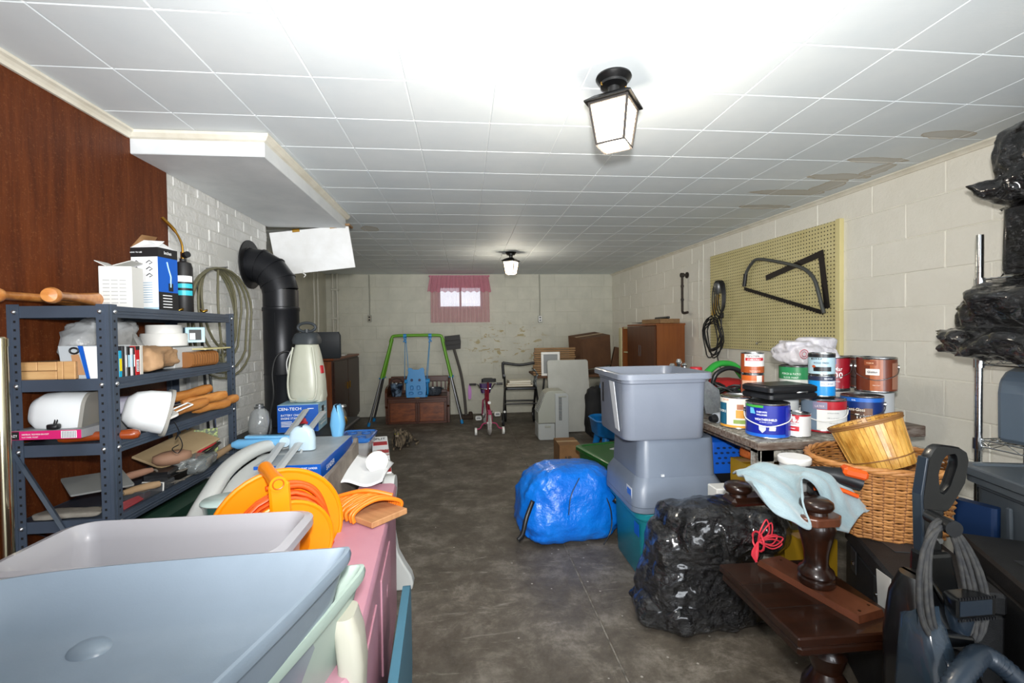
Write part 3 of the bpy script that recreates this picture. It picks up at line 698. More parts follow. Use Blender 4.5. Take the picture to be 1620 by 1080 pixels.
for s in (-1, 1):
    q = B(); q.tube([(s*.13, .175, .56), (s*.21, .165, .562)], .014, 8); q.build('grip', m_bplas, t, smooth=50)
    q = B(); q.tube(smooth_path([(s*.03, -.17, .14), (s*.08, -.17, .13), (s*.11, -.17, .08), (s*.15, -.17, .07)], 3), .008, 6); tw = q.build('stabiliser_arm', m_pink, t, smooth=50)
    q = B(); q.cyl((s*.15, -.17, .045), (s*.175, -.17, .045), .045, n=16); q.build('training_wheel', m_wplas, tw, smooth=40)
    q = B(); q.tube([(s*.03, .02, .21), (s*.06, s*.06, .21+s*.03)], .007, 6); cr = q.build('crank', m_chrome, t, smooth=50)
    q = B(); q.box((s*.115, .0, .19+.02*s), (.075, .05, .05), .01); q.build('pedal', m_wplas, cr)
    q = B(); q.box((s*.115, -.027, .19+.02*s), (.05, .004, .01), .001); q.box((s*.115, -.027, .205+.02*s), (.05, .004, .006), .001); q.build('pedal_tread', m_rubber, cr)
b = B(); b.rings([[(x*.8, y, z) for x, y, z in ring(.14, .08, .03, .44, cy=.25)], ring(.16, .09, .03, .56, cy=.25)]); b.build('handlebar_basket', M('purple_plastic', '#3a1a55', .45), t, smooth=40)
b = B()
for k in range(7): b.tube(smooth_path([(-.215, .165, .56), (-.222+.005*k, .15+.004*k, .52), (-.225+.006*k, .16, .44), (-.22+.004*k, .165, .38)], 3), .004, 5)
b.build('streamer', M('lilac_streamer', '#b07ab4', .5), t, smooth=60)
b = B(); b.tube(arc((.0, -.17, .14), .15, 20, 130, 8, 'x'), .02, 6, flat=.3); b.box((.035, .0, .2), (.012, .3, .06), .005, (.15, 0, 0)); b.build('mudguard', m_pink, t, smooth=50)
b = B(); b.cyl((0, -.19, .38), (0, -.165, .38), .018, n=10); b.build('reflector', m_wplas, t)
# ------------------------------------------------------------------ rollator walker
t = thing('rollator_walker', 'black four-wheeled walking frame with padded seat by the far wall', 'walker', (.70, 5.85, 0), -.05)
b = B(); b.tube(smooth_path([(-.21, .1, .60), (-.22, .1, .79), (-.19, .1, .80), (0, .1, .775), (.19, .1, .80), (.215, .1, .79), (.205, .1, .60)], 4), .018, 10); b.build('backrest_hoop', m_bplas, t, smooth=50)
for s in (-1, 1):
    for yy, y0, nm in ((-.22, -.0, 'front'), (.26, .05, 'rear')):
        q = B(); q.tube([(s*.20, .1, .62), (s*.20, y0, .48), (s*(.23 if yy < 0 else .19), yy, .12)], .014, 10); lg = q.build('leg', m_black, t, smooth=50)
        cx = s*(.235 if yy < 0 else .19)
        q = B(); q.tube([(cx, yy+.085*cos(a/20*2*pi), .10+.085*sin(a/20*2*pi)) for a in range(20)], .015, 8, closed=True); q.cyl((cx-.01, yy, .1), (cx+.01, yy, .1), .075, n=20); q.build('wheel', m_rubber, lg, smooth=50)
        q = B(); q.cyl((cx-.016, yy, .1), (cx+.016, yy, .1), .02, n=12); q.build('hub', m_steel, lg, smooth=40)
    q = B(); q.cyl((s*.215, -.22, .22), (s*.215, -.235, .22), .014, n=10); q.build('reflector', m_wplas, t)
    q = B(); q.tube([(s*.20, .1, .62), (s*.21, -.02, .66), (s*.21, -.12, .66)], .015, 8); q.build('handle', m_bplas, t, smooth=50)
b = B(); b.rings([ring(.38, .26, .03, .475), ring(.40, .28, .03, .485), ring(.40, .28, .03, .505), ring(.37, .25, .03, .515)]); b.build('seat', m_bplas, t, smooth=40)
b = B(); b.tube([(-.2, -.12, .30), (.2, -.12, .30)], .01, 8); b.tube([(-.2, .15, .30), (.2, .15, .30)], .01, 8); b.build('cross_bar', m_black, t, smooth=50)
def book(name, label, cat, loc, w_, d, h, rz, cover, pages='#d8d3c4', group=None, rot=None):
    t = thing(name, label, cat, loc, rz, group, rot)
    b = B(); b.b2(-w_/2, w_/2, -d/2, d/2, 0, .003, .001); b.b2(-w_/2, w_/2, -d/2, d/2, h-.003, h, .001); b.b2(-w_/2, -w_/2+.003, -d/2, d/2, .003, h-.003, .001); b.build('cover', cover, t)
    b = B(); b.b2(-w_/2+.003, w_/2-.004, -d/2+.004, d/2-.004, .003, h-.003); b.build('pages', M('pages_'+pages[1:], pages, .8), t)
    return t
z = .516
for k, (w_, d, h, c, l, a) in enumerate(((.34, .22, .02, '#b5a88c', 'wide tan book at the bottom on the walker seat', .0), (.30, .2, .025, '#8a7a62', 'brown book in the middle of the pile on the walker seat', -.06), (.28, .2, .028, '#cfc9b8', 'cream book on top of the pile on the walker seat', .08))):
    book('book', l, 'book', (.68, 5.85, z), w_, d, h, a, M('book_'+c[1:], c, .6)); z += h+.001
b = B(); r = random.Random(2); b.grid(10, 10, lambda u, v: (-.02+.04*v+.02*sin(5*v), -.12+.24*u, .60-.19*v+.02*sin(9*u+4*v)))
one(b, 'patterned_cloth', M('patterned_fabric', '#2b333b', .9, col2='#b9c4c6', nscale=45, lo=.45, hi=.55), 'dark blue and white patterned cloth tucked at the walker seat side', 'cloth', (.885, 5.83, .13), smooth=60, solid=.006)
bpy.data.objects['patterned_cloth'].location.z = .12
# ------------------------------------------------------------------ folding table, slats and boxes in the far right corner
m_slat = M('pale_slat_wood', '#7d5d3d', .7, col2='#94734c', nscale=8, stretch=(1, 8, 8))
t = thing('folding_table', 'brown folding table against the far wall under the big carton', 'table', (1.5, 6.1, 0))
b = B(); b.b2(-.6, .6, -.4, .4, .615, .645, .006); b.build('table_top', m_card2, t)
for s in (-1, 1):
    for u in (-1, 1):
        q = B(); q.tube([(s*.5, u*.32, .615), (s*.56, u*.32, 0)], .012, 8); q.build('leg', m_black, t, smooth=50)
    q = B(); q.tube([(s*.53, -.32, .3), (s*.53, .32, .3)], .009, 8); q.build('stretcher', m_black, t, smooth=50)
r = random.Random(4)
for k in range(13):
    b = B(); b.box((0, 0, .012), (.53, .05, .022), .003)
    one(b, 'timber_lath', m_slat, 'thin pale wooden lath, %s in the pile beside the big carton' % ('bottommost second third fourth fifth sixth seventh eighth ninth tenth eleventh twelfth topmost'.split()[k]+('' if k in (0, 12) else ' from the bottom')), 'slat', (1.13+r.uniform(-.015, .015), 5.78+r.uniform(-.01, .02), .648+k*.0272), r.uniform(-.02, .02), group='stacked wooden laths')
carton('moving_carton', 'big brown carton tilted on the folding table by the corner', (1.67, 6.02, .75), .42, .36, .40, .35, m_card2, True, rot=(.12, -.12, .3))
b = B(); b.box((0, 0, .17), (.14, .06, .34), .004); one(b, 'board_offcut', m_card2, 'narrow brown board leaning on the right of the big carton', 'board', (1.98, 5.95, .645), rot=(0, .22, 0))
m_foam = M('pale_board', '#b0b2ac', .7, col2='#bbbdb7', nscale=4)
b = B(); b.rings([[(x, 0, z+.44) for x, z in rrect(.50, .86, .03, 3)], [(x, .03, z+.44) for x, z in rrect(.50, .86, .03, 3)]]); one(b, 'leaning_board', m_foam, 'tall pale grey board leaning behind the dehumidifier', 'board', (1.235, 5.33, 0), rot=(-.16, 0, 0))
t = thing('picture_frame', 'small white empty frame behind the tall grey board', 'frame', (1.075, 5.715, .646), rot=(-.05, 0, 0))
b = B()
for a in ((-.12, .12, 0, .015, .27, .30), (-.12, .12, 0, .015, 0, .03), (-.12, -.09, 0, .015, .03, .27), (.09, .12, 0, .015, .03, .27)): b.b2(*a, .003)
b.build('frame_rail', m_wplas, t)
b = B(); b.b2(-.09, .09, .005, .01, .03, .27); b.build('backing', M('grey_backing', '#8b8f90', .6), t)
# ------------------------------------------------------------------ dehumidifier
m_deh = M('warm_grey_plastic', '#a5a79c', .45); m_deh2 = M('light_grey_plastic', '#b1b5b4', .45)
t = thing('dehumidifier', 'grey dehumidifier with sloped grille standing before the leaning board', 'dehumidifier', (.79, 4.98, 0))
X = Matrix(((1, 0, 0, 0), (0, 0, -1, .26), (0, 1, 0, 0), (0, 0, 0, 1)))
b = B(); b.prism([(0, .19), (0, .31), (.09, .53), (.12, .55), (.28, .55), (.31, .53), (.31, .19)], .25, X); b.build('upper_body', m_deh, t, bevel=.008)
b = B(); b.prism([(.0, .02), (.0, .185), (.19, .185), (.19, .02), (.17, 0), (.02, 0)], .24, X); d = b.build('water_tank', m_deh2, t, bevel=.01)
b = B(); b.box((.11, .018, .15), (.07, .01, .022), .004); b.build('tank_grip', m_deh, d)
b = B(); b.prism([(.19, 0), (.34, 0), (.34, .50), (.32, .52), (.19, .52)], .27, X); b.build('side_panel', m_deh2, t, bevel=.006)
b = B()
for k in range(16): b.box((.245, -.012, .23+.016*k), (.035, .006, .008), .001)
b.build('vent_slot', M('dark_vent', '#3a3c3c', .6), t)
b = B(); b.box((.27, -.014, .485), (.09, .006, .018), .003); b.build('control_panel', m_deh, t)
b = B()
for k in range(12):
    f = k/11; b.box((-.003+.085*f+.0, .13, .32+.195*f), (.012, .2, .007), .001, (0, -1.18, 0))
b.build('grille_slat', m_deh2, t)
# ------------------------------------------------------------------ wardrobe against the right wall
m_door = M('veneer_brown', '#4f2c17', .4, col2='#5e371e', nscale=4, stretch=(6, 6, .6)); m_side = M('veneer_orange', '#7c421b', .4, col2='#8d5122', nscale=4, stretch=(6, 6, .6))
t = thing('wardrobe', 'brown veneer wardrobe with doors standing along the right wall', 'wardrobe', (1.97, 4.55, 0))
b = B(); b.b2(0, .30, 0, .02, .0, 1.27, .002); b.build('side_panel', m_side, t)
b = B(); b.b2(0, .30, 1.03, 1.05, .0, 1.25, .002); b.b2(.0, .30, .82, .84, 0, 1.25, .002); b.b2(.28, .30, .02, 1.03, 0, 1.25); b.b2(0, .28, .02, 1.03, .03, .05); b.build('carcass', m_side, t)
b = B(); b.b2(-.01, .305, -.005, .84, 1.255, 1.275, .002); b.build('top_panel', m_side, t)
for k, (y0, y1) in enumerate(((.022, .42), (.424, .818))):
    q = B(); q.b2(-.018, 0, y0, y1, .05, 1.25, .003); d = q.build('door', m_door, t)
    q = B(); q.tube([(-.02, (.40, .45)[k], z) for z in (.92, .94, 1.02, 1.04)], .004, 6); q.build('door_handle', m_bmetal, d, smooth=50)
m_cream = M('cream_interior', '#cfc99f', .6)
b = B(); b.b2(.26, .279, .84, 1.03, .05, 1.24); b.build('compartment_back', m_cream, t)
for z in (.30, .62, .93, 1.23):
    q = B(); q.b2(.01, .27, .842, 1.028, z, z+.015); q.build('shelf', m_cream, t)
b = B(); b.b2(-.015, 0, 1.05, 1.14, .05, 1.24, .003); b.build('open_door', m_cream, t)
b = B(); b.b2(-.2, .2, -.11, .11, 0, .045, .003); one(b, 'wooden_block', m_slat, 'pale wooden board lying on top of the wardrobe', 'board', (2.08, 4.72, 1.277), pi/2+.1)
b = B(); b.box((0, 0, .012), (.40, .035, .024), .006); one(b, 'black_bar', m_bplas, 'black bar resting on the pale board on the wardrobe', 'bar', (2.10, 4.72, 1.323), pi/2-.1)
b = B(); b.grid(8, 6, lambda u, v: (u*.26, v*.3, .01+.02*sin(5*u+3*v)*u)); one(b, 'crumpled_paper', M('grey_paper', '#7d7d78', .8), 'crumpled grey paper on the far end of the wardrobe', 'paper', (1.98, 4.98, 1.285), solid=.003)
# ------------------------------------------------------------------ cat
m_fur = M('tabby_fur', '#1b1713', .95, col2='#83745f', nscale=26, stretch=(3, .6, .6), lo=.42, hi=.6, bump=.5, bscale=150)
m_furw = M('pale_fur', '#9b8d78', .95, bump=.4, bscale=150)
t = thing('tabby_cat', 'dark tabby cat crouching on the floor facing the camera', 'cat', (-.70, 4.95, 0), -.1)
b = B()
def blob(b, c, r, n=16, m=10, sq=None):
    b.lathe([(max(1e-5, r[0]*sin(pi*i/m)), -r[2]*cos(pi*i/m)) for i in range(m+1)], c, n, sy=r[1]/r[0])
rg = []
for y, z, rx, rz_ in ((-.10, .07, .035, .05), (-.07, .08, .06, .07), (0, .085, .075, .08), (.1, .085, .085, .082), (.18, .075, .07, .07), (.22, .06, .03, .04)):
    rg.append([(rx*cos(2*pi*i/18), y, z+rz_*sin(2*pi*i/18)) for i in range(18)])
b.rings(rg); b.tube(smooth_path([(0, -.06, .1), (0, -.10, .15)], 4), [.05, .045, .045, .042, .04], 14); blob(b, (0, -.115, .165), (.042, .042, .037))
for s in (-1, 1): b.tube([(s*.04, -.06, .09), (s*.042, -.10, .05), (s*.036, -.13, .016), (s*.034, -.16, .012)], [.024, .018, .014, .012], 8); b.tube([(s*.07, .14, .08), (s*.085, .05, .05), (s*.08, .03, .016), (s*.078, -.02, .014)], [.04, .03, .018, .014], 8)
b.tube(smooth_path([(0, .2, .05), (.08, .25, .02), (.15, .18, .016), (.15, .06, .016)], 4), .014, 8)
o = b.build('body', m_fur, t, smooth=180); md = o.modifiers.new('r', 'REMESH'); md.mode = 'VOXEL'; md.voxel_size = .006; md.use_smooth_shade = True
for s in (-1, 1):
    q = B(); q.add([(s*.012, -.115, .195), (s*.040, -.112, .18), (s*.034, -.105, .225), (s*.03, -.098, .185)], [(0,1,2), (0,2,3), (1,3,2), (0,3,1)]); q.build('ear', m_fur, t)
    q = B(); blob(q, (s*.016, -.152, .172), (.0075, .004, .006), 10, 6); q.build('eye', M('cat_eye', '#8f8a3a', .15), t, smooth=180)
q = B(); blob(q, (0, -.153, .152), (.018, .012, .012), 12, 8); q.build('muzzle', m_furw, t, smooth=180)
q = B(); blob(q, (0, -.166, .158), (.004, .003, .003), 8, 6); q.build('nose', M('cat_nose', '#5a2f2a', .5), t, smooth=180)
def stuff(o): o['kind'] = 'stuff'; return o
# ------------------------------------------------------------------ hatch flap hanging from the soffit end
t = thing('hatch_flap', 'white hinged hatch board hanging open from the soffit end', 'hatch', (-1.10, 3.435, 1.972), rot=(RAD(8), RAD(-6.5), 0))
b = B(); b.b2(-.275, .275, -.012, .0, -.31, -.006, .002); b.build('board', m_white, t)
for x in (-.09, .17):
    q = B(); q.b2(x-.025, x+.025, -.016, -.012, -.02, .0, .001); q.cyl((x-.025, -.016, .0), (x+.025, -.016, .0), .004, n=8); q.build('hinge', m_brass, t)
b = B(); b.tube(smooth_path([(-.09, -.014, -.29), (-.09, -.03, -.31), (-.075, -.03, -.325), (-.09, -.03, -.34)], 4), .004, 6); b.build('hook', m_wplas, t, smooth=60)
b = B(); b.b2(-.842, -.81, 3.40, 3.50, 1.985, 2.0, .002); one(b, 'cleat', m_slat, 'small bare wood cleat at the far end of the soffit', 'cleat')
# ------------------------------------------------------------------ stove and pipe
m_stove = M('stove_black', '#131315', .55, bump=.25, bscale=120)
m_pipe = M('pipe_black', '#1d1e22', .38, .35, bump=.03)
t = thing('wood_stove', 'low black cast stove standing against the white brick chimney', 'stove', (-1.02, 3.05, 0))
b = B(); b.b2(-.33, .27, -.30, .30, .595, .622, .008); b.build('stove_top', m_stove, t)
b = B(); b.b2(-.29, .23, -.26, .27, .14, .595, .01); b.build('firebox', m_stove, t)
b = B(); b.b2(.232, .245, -.18, .18, .2, .52, .006); d = b.build('door', m_stove, t)
b = B(); b.tube([(.25, -.15, .4), (.29, -.17, .4), (.30, -.24, .4)], .008, 8); b.build('door_handle', m_chrome, d, smooth=60)
for s in (-1, 1):
    for u in (-1, 1):
        q = B(); q.tube([(s*.22-.03, u*.22, .15), (s*.24-.03, u*.23, 0)], [.025, .016], 10); q.build('leg', m_stove, t, smooth=60)
t = thing('stove_pipe', 'black elbowed flue pipe rising from the stove into the white brick', 'pipe', (-1.19, 3.13, .622))
z0 = .622
def P(z): return z-z0
b = B(); b.lathe([(.108, P(.625)), (.108, P(.95)), (.112, P(.955)), (.108, P(.96)), (.108, P(1.36)), (.112, P(1.365)), (.112, P(1.385)), (.106, P(1.39)), (.106, P(1.50))], n=32); b.build('straight_section', m_pipe, t, smooth=40)
def elbow(a): return V((-.02-.075-.0+.115*cos(RAD(a))-.02, 0, P(1.50)+.19*sin(RAD(a)))) 
pts = [V((0, 0, P(1.49))), V((-.015, 0, P(1.555))), V((-.06, 0, P(1.62))), V((-.12, 0, P(1.655))), V((-.19, 0, P(1.665)))]
b = B(); b.tube(pts, .108, 32); 
b.build('elbow', m_pipe, t, smooth=25)
for i in (1, 2, 3):
    q = B(); d = (pts[i+1]-pts[i-1]).normalized(); q.cyl(pts[i]-d*.005, pts[i]+d*.005, .1125, n=32); q.build('seam_ring', m_pipe, t, smooth=40)
q = B(); q.cyl((.0, -.1085, P(.65)), (.0, -.1085, P(1.35)), .003, n=6); q.build('seam', m_pipe, t)
q = B(); q.rings([[(-.186, r_*cos(2*pi*i/36), P(1.665)+r_*sin(2*pi*i/36)) for i in range(36)] for r_ in (.108, .155)]+[[(-.178, r_*cos(2*pi*i/36), P(1.665)+r_*sin(2*pi*i/36)) for i in range(36)] for r_ in (.155, .108)], False, False); q.build('wall_collar', m_stove, t, smooth=40)
# glass jar shade, charger box, sprayer on the stove
t = thing('glass_lamp_shade', 'clear ribbed glass lamp shade standing upside down on the stove corner', 'lamp shade', (-1.215, 2.84, .624))
b = B(); b.lathe_open([(.058, 0), (.062, .03), (.060, .08), (.045, .13), (.022, .155), (.020, .17)], n=40); b.build('glass_bowl', M('smoky_glass', '#c9ced0', .08, alpha=.42, metal=.2, coat=.6), t, smooth=180, solid=.003)
b = B(); b.lathe([(.03, .155), (.03, .163), (.021, .165), (.021, .178), (0, .178)], n=20); b.build('collar', m_steel, t, smooth=40)
m_bblue = M('box_blue', '#0f56b5', .35); m_bpale = M('box_pale_blue', '#8fc0d8', .4, col2='#b7d6e3', nscale=9); m_ink = M('white_ink', '#f2f4f5', .5); m_red = M('ink_red', '#b3202c', .45); m_inkk = M('ink_black', '#1a1a1c', .5)
t = thing('charger_box', 'blue printed battery charger box lying on the stove under the sprayer', 'box', (-1.005, 2.86, .624), .08)
b = B(); b.b2(-.115, .115, 0, .24, 0, .165, .002, m_bpale); b.b2(-.1151, .1151, -.002, .0, 0.002, .163, 0, m_bblue); b.build('carton', None, t)
b = B(); F = lambda u, v: (u, -.0035, v)
b.text('CEN-TECH', .024, lambda u, v: F(-.045+u, .133+v), m_ink, sq=1.1)
b.text('BATTERY CHARGER/', .0165, lambda u, v: F(-.095+u, .098+v), m_ink, -1, sq=.85); b.text('ENGINE STARTER', .0165, lambda u, v: F(-.095+u, .079+v), m_ink, -1, sq=.85)
for k in range(4): b.b2(-.095, -.035+.01*(k % 2), -.0035, -.003, .062-k*.009, .066-k*.009, 0, m_ink)
b.b2(.055, .09, -.0035, -.003, .138, .142, 0, m_ink); b.build('lettering', None, t)
b = B(); b.lathe([(0, 0), (.018, 0), (.02, .01), (0, .012)], n=16, X=Matrix.Translation((.03, -.004, .07)) @ Matrix.Rotation(pi/2, 4, 'X')); b.box((.03, -.004, .055), (.05, .003, .015), 0); b.build('printed_picture', m_red, t)
b = B()
for k in range(5): b.b2(.1155, .116, .05, .20-.02*(k % 2), .03+k*.022, .037+k*.022, 0, m_ink)
b.b2(.1155, .1162, .09, .15, .10, .14, 0, m_inkk); b.build('side_print', None, t)
m_tank = M('sprayer_white', '#b9bbaa', .35, col2='#c6c7b8', nscale=4); m_char = M('charcoal_plastic', '#33383c', .5, bump=.05)
t = thing('garden_sprayer', 'off-white pump garden sprayer with dark grey cap and hose', 'sprayer', (-.985, 2.985, .792), -.1)
rg = []
for z, w_, d in ((0, .15, .13), (.012, .20, .16), (.05, .215, .17), (.12, .21, .17), (.2, .195, .16), (.28, .165, .15), (.335, .14, .13), (.365, .12, .12), (.37, .09, .09)):
    rg.append([(x, y, z) for x, y in rrect(w_, d, min(w_, d)*.42, 6)])
b = B(); b.rings(rg); b.build('tank', m_tank, t, smooth=50)
for s in (-1, 1):
    q = B(); q.tube(smooth_path([(s*.035, -.085, .02), (s*.075, -.082, .03), (s*.088, -.078, .12), (s*.075, -.072, .25), (s*.06, -.06, .34)], 4), [.006]*17, 8); q.build('moulded_rib', m_tank, t, smooth=60)
    q = B(); q.rings([ring(.05, .09, .02, 0, cx=s*.075), ring(.055, .1, .02, .03, cx=s*.08), ring(.03, .08, .012, .07, cx=s*.09)]); q.build('foot', m_tank, t, smooth=50)
b = B(); b.rings([[(x, y, z) for x, y in rrect(w_, d, .05, 6)] for z, w_, d in ((.355, .13, .12), (.36, .155, .14), (.385, .16, .14), (.42, .135, .12), (.43, .11, .10))]); b.build('cap', m_char, t, smooth=45)
b = B(); b.cyl((0, 0, .42), (0, 0, .45), .014, n=12); b.tube([(.055*cos(a/24*2*pi), 0, .462+.028*sin(a/24*2*pi)) for a in range(24)], .009, 8, closed=True); b.build('pump_handle', m_char, t, smooth=60)
b = B(); b.tube(smooth_path([(-.085, -.02, .30), (-.12, -.03, .315), (-.17, -.05, .28), (-.19, -.06, .18), (-.175, -.08, .05), (-.16, -.155, -.06), (-.15, -.19, -.135), (-.13, -.25, -.158)], 6), .0055, 8); b.build('hose', m_wire, t, smooth=60)
b = B(); b.cyl((-.065, 0, .305), (-.10, -.02, .30), .012, n=10); b.build('hose_nut', m_bplas, t, smooth=50)
b = B(); b.tube(smooth_path([(-.075, -.05, .32), (-.10, -.06, .25), (-.095, -.06, .17)], 4), .003, 6); b.build('lanyard', m_wplas, t)
b = B(); b.box((.098, -.02, .2), (.008, .03, .05), .003, (0, -.12, -.25)); b.build('maker_label', m_red, t)
b = B(); b.lathe([(0, 0), (.022, .002), (.035, .018), (.038, .036), (.03, .058), (.015, .07), (.008, .074), (.008, .085), (.012, .09), (0, .092)], n=20); one(b, 'brass_bell', m_brass, 'round brass knob ornament on the right edge of the stove', 'ornament', (-.79, 3.0, .622), smooth=60)
b = B(); b.lathe([(.025, 0), (.03, .01), (.026, .06), (.012, .09), (.012, .10), (.028, .105), (.024, .118), (0, .12)], n=20); one(b, 'pewter_cup', m_steel, 'small pewter sprayer bottle behind the blue charger box', 'cup', (-.82, 3.14, .622), smooth=50)
# ------------------------------------------------------------------ shelving unit
m_shelf = M('blue_grey_steel', '#414b59', .4, .3, col2='#4b5666', nscale=4); m_bolt = M('bolt_zinc', '#c4c7c9', .3, .9)
SX0, SX1, SY0, SY1 = -1.376, -1.09, 1.53, 2.30
t = thing('shelving_unit', 'blue-grey metal shelving unit against the wood panelled wall', 'shelf', (SX0, SY0, 0)); D = SX1-SX0; L_ = SY1-SY0
LV = [1.305, 1.08, .88, .645, .40, .12]
for (x, y, sx, sy) in ((0, 0, 1, 1), (D, 0, -1, 1), (0, L_, 1, -1), (D, L_, -1, -1)):
    q = B(); th = .0022; w_ = .036; a = lambda u, v: (x+sx*u, y+sy*v)
    out = [a(0, 0), a(w_, 0), a(w_, th), a(th*2.6, th), a(th, th*2.6), a(th, w_), a(0, w_)]
    q.prism(out, 1.312); q.b2(x+sx*.010, x+sx*.014, y-sy*.0015, y, 0, 1.31); q.b2(x-sx*.0015, x, y+sy*.010, y+sy*.014, 0, 1.31)
    p = q.build('upright_post', m_shelf, t)
    q = B()
    for k in range(50):
        z = 1.285-k*.0254
        if z < .03: break
        q.box((x+sx*.024, y-sy*.0004, z), (.006, .0012, .007)); q.box((x-sx*.0004, y+sy*.024, z), (.0012, .006, .007))
    stuff(q.build('slot_holes', M('hole_black', '#08080a', .9), p))
for k, z in enumerate(LV):
    q = B(); q.b2(.003, D-.003, .003, L_-.003, z-.004, z); q.b2(.003, D-.003, .0025, .0045, z-.034, z+.002); q.b2(.003, D-.003, L_-.0045, L_-.0025, z-.034, z+.002); q.b2(.0025, .0045, .003, L_-.003, z-.034, z+.002); q.b2(D-.0045, D-.0025, .003, L_-.003, z-.034, z+.002)
    for zz in (z-.012, z-.022):
        q.box((D-.0015, L_/2, zz), (.003, L_-.07, .004), .001)
    q.build('shelf_tray', m_shelf, t)
    for x, y in ((.024, -.003), (D-.024, -.003)):
        q = B(); q.lathe([(.0065, 0), (.0065, .002), (.004, .005), (0, .006)], n=10, X=Matrix.Translation((x, y+.002, z-.016)) @ Matrix.Rotation(pi/2, 4, 'X')); q.build('bolt', m_bolt, t, smooth=50)
    for y in (.024, L_-.024):
        q = B(); q.lathe([(.0065, 0), (.0065, .002), (.004, .005), (0, .006)], n=10, X=Matrix.Translation((D+.001, y, z-.016)) @ Matrix.Rotation(pi/2, 4, 'Y')); q.build('bolt', m_bolt, t, smooth=50)
for yy in (-.004, L_+.004):
    q = B(); q.tube([(.015, yy, .86), (.20, yy, .52)], .011, 4, flat=.3); q.build('corner_brace', m_shelf, t)
q = B(); q.tube([(-.0, .05, .60), (-.0, .45, .30)], .008, 4, flat=.3); q.build('corner_brace', m_shelf, t)
def S(dx, dy, lv): return (SX0+dx, SY0+dy, LV[lv]+.0005)
# bats on top
m_bat = M('bat_wood', '#b06a2e', .4, col2='#c98845', nscale=5, stretch=(1, 10, 10), coat=.3)
def bat(label, a, bq, r0, r1):
    t = thing('baseball_bat', label, 'bat', a); r0 *= .78; a, bq = V(a), V(bq); d = bq-a; L = d.length
    X = d.to_track_quat('Z', 'Y').to_matrix().to_4x4()
    b = B(); b.lathe([(0, 0), (r0*1.1, .003), (r0*1.35, .015), (r0*1.2, .028), (r0*.75, .04), (r0*.8, L*.4), (r1, L*.8), (r1, L*.96), (r1*.6, L), (0, L)], n=20, X=X); b.build('bat_body', m_bat, t, smooth=50)
    return t
bat('turned wooden bat sticking out over the left end of the top shelf', (-1.315, 1.42, 1.333), (-1.345, 1.86, 1.340), .021, .026)
bat('turned wooden bat with round knob on the top shelf corner', (-1.195, 1.455, 1.334), (-1.285, 1.83, 1.341), .023, .028)
# boxes on top
m_cart = M('white_carton', '#d3d3cf', .6)
t = thing('white_carton', 'plain white carton with open lid on the top shelf', 'box', (-1.195, 1.745, 1.3065), .1)
b = B(); b.b2(-.055, .045, -.03, .04, 0, .148, .002); b.build('carton', m_cart, t)
b = B(); b.box((.02, .0, .158), (.06, .07, .002), 0, (0, -.3, 0)); b.build('flap', m_cart, t); b = B(); b.box((-.045, .0, .156), (.04, .07, .002), 0, (0, .5, 0)); b.build('flap', m_cart, t)
b = B()
for i in range(3):
    for k in range(7): b.b2(-.042+i*.025, -.022+i*.025, -.0306, -.030, .02+k*.013, .022+k*.013)
b.build('fine_print', M('ink_grey', '#8b8d8f', .6), t)
t = thing('torch_kit_box', 'tall blue and white open-topped box on the top shelf', 'box', (-1.175, 1.885, 1.3065), -.15)
b = B(); b.b2(-.052, .052, -.046, .046, 0, .235, .001, m_ink); b.b2(.0518, .0532, -.0462, .0462, .0, .235, 0, m_bblue); b.b2(-.0522, .0532, -.0468, -.046, .20, .235, 0, m_inkk); b.b2(.0528, .0538, -.0465, .0465, .20, .235, 0, m_inkk); b.b2(.0528, .0538, -.0465, .0465, .0, .07, 0, m_inkk); b.b2(-.052, .052, -.0468, -.046, 0, .012, 0, m_bpale)
b.build('carton', None, t)
b = B(); b.text('BernzOmatic', .016, lambda u, v: (.054, u*.62, .213+v), m_ink, sq=.62); b.text('HOW TO USE', .007, lambda u, v: (-.03+u, -.0472, .215+v), m_ink)
for i in range(2):
    for k in range(3): b.tube([(-.03+i*.05-.012, -.0472, .178-k*.024), (-.03+i*.05, -.0472, .186-k*.024), (-.03+i*.05+.012, -.0472, .178-k*.024), (-.03+i*.05, -.0472, .173-k*.024)], .0018, 4, mat=m_inkk)
for k in range(9): b.b2(-.05, .03, -.0472, -.0468, .03+k*.009, .033+k*.009, 0, M('ink_pale', '#9fb9cc', .6))
for k in range(5): b.b2(.0538, .0542, -.028, .015, .012+k*.011, .015+k*.011, 0, m_ink)
b.tube([(.054, .01, .09), (.054, .012, .13), (.054, .0, .165), (.054, -.005, .185)], .0025, 5, mat=m_bpale); b.b2(.0538, .0542, .0, .022, .075, .105, 0, m_inkk); b.build('printed_graphics', None, t)
b = B(); b.add([(-.052, -.046, .235), (-.052, .035, .235), (-.02, .04, .29), (-.02, -.03, .285)], [(0, 1, 2, 3)]); b.build('flap', m_card, t, solid=.0015)
b = B(); b.add([(-.052, -.046, .235), (.052, -.046, .235), (.05, -.01, .262), (-.05, -.01, .27)], [(0, 1, 2, 3)]); b.build('flap', m_ink, t, solid=.0015)
b = B(); b.add([(.052, -.046, .235), (.052, .035, .235), (.02, .02, .26), (.0, -.03, .262)], [(0, 1, 2, 3)]); b.build('flap', m_ink, t, solid=.0015)
t = thing('gas_torch', 'black gas torch cylinder with brass nozzle behind the blue box', 'torch', (-1.155, 2.03, 1.3065))
b = B(); b.lathe([(.03, 0), (.033, .006), (.033, .185), (.028, .205), (.012, .212), (.012, .222), (0, .222)], n=24); b.build('cylinder', m_inkk, t, smooth=40)
b = B()
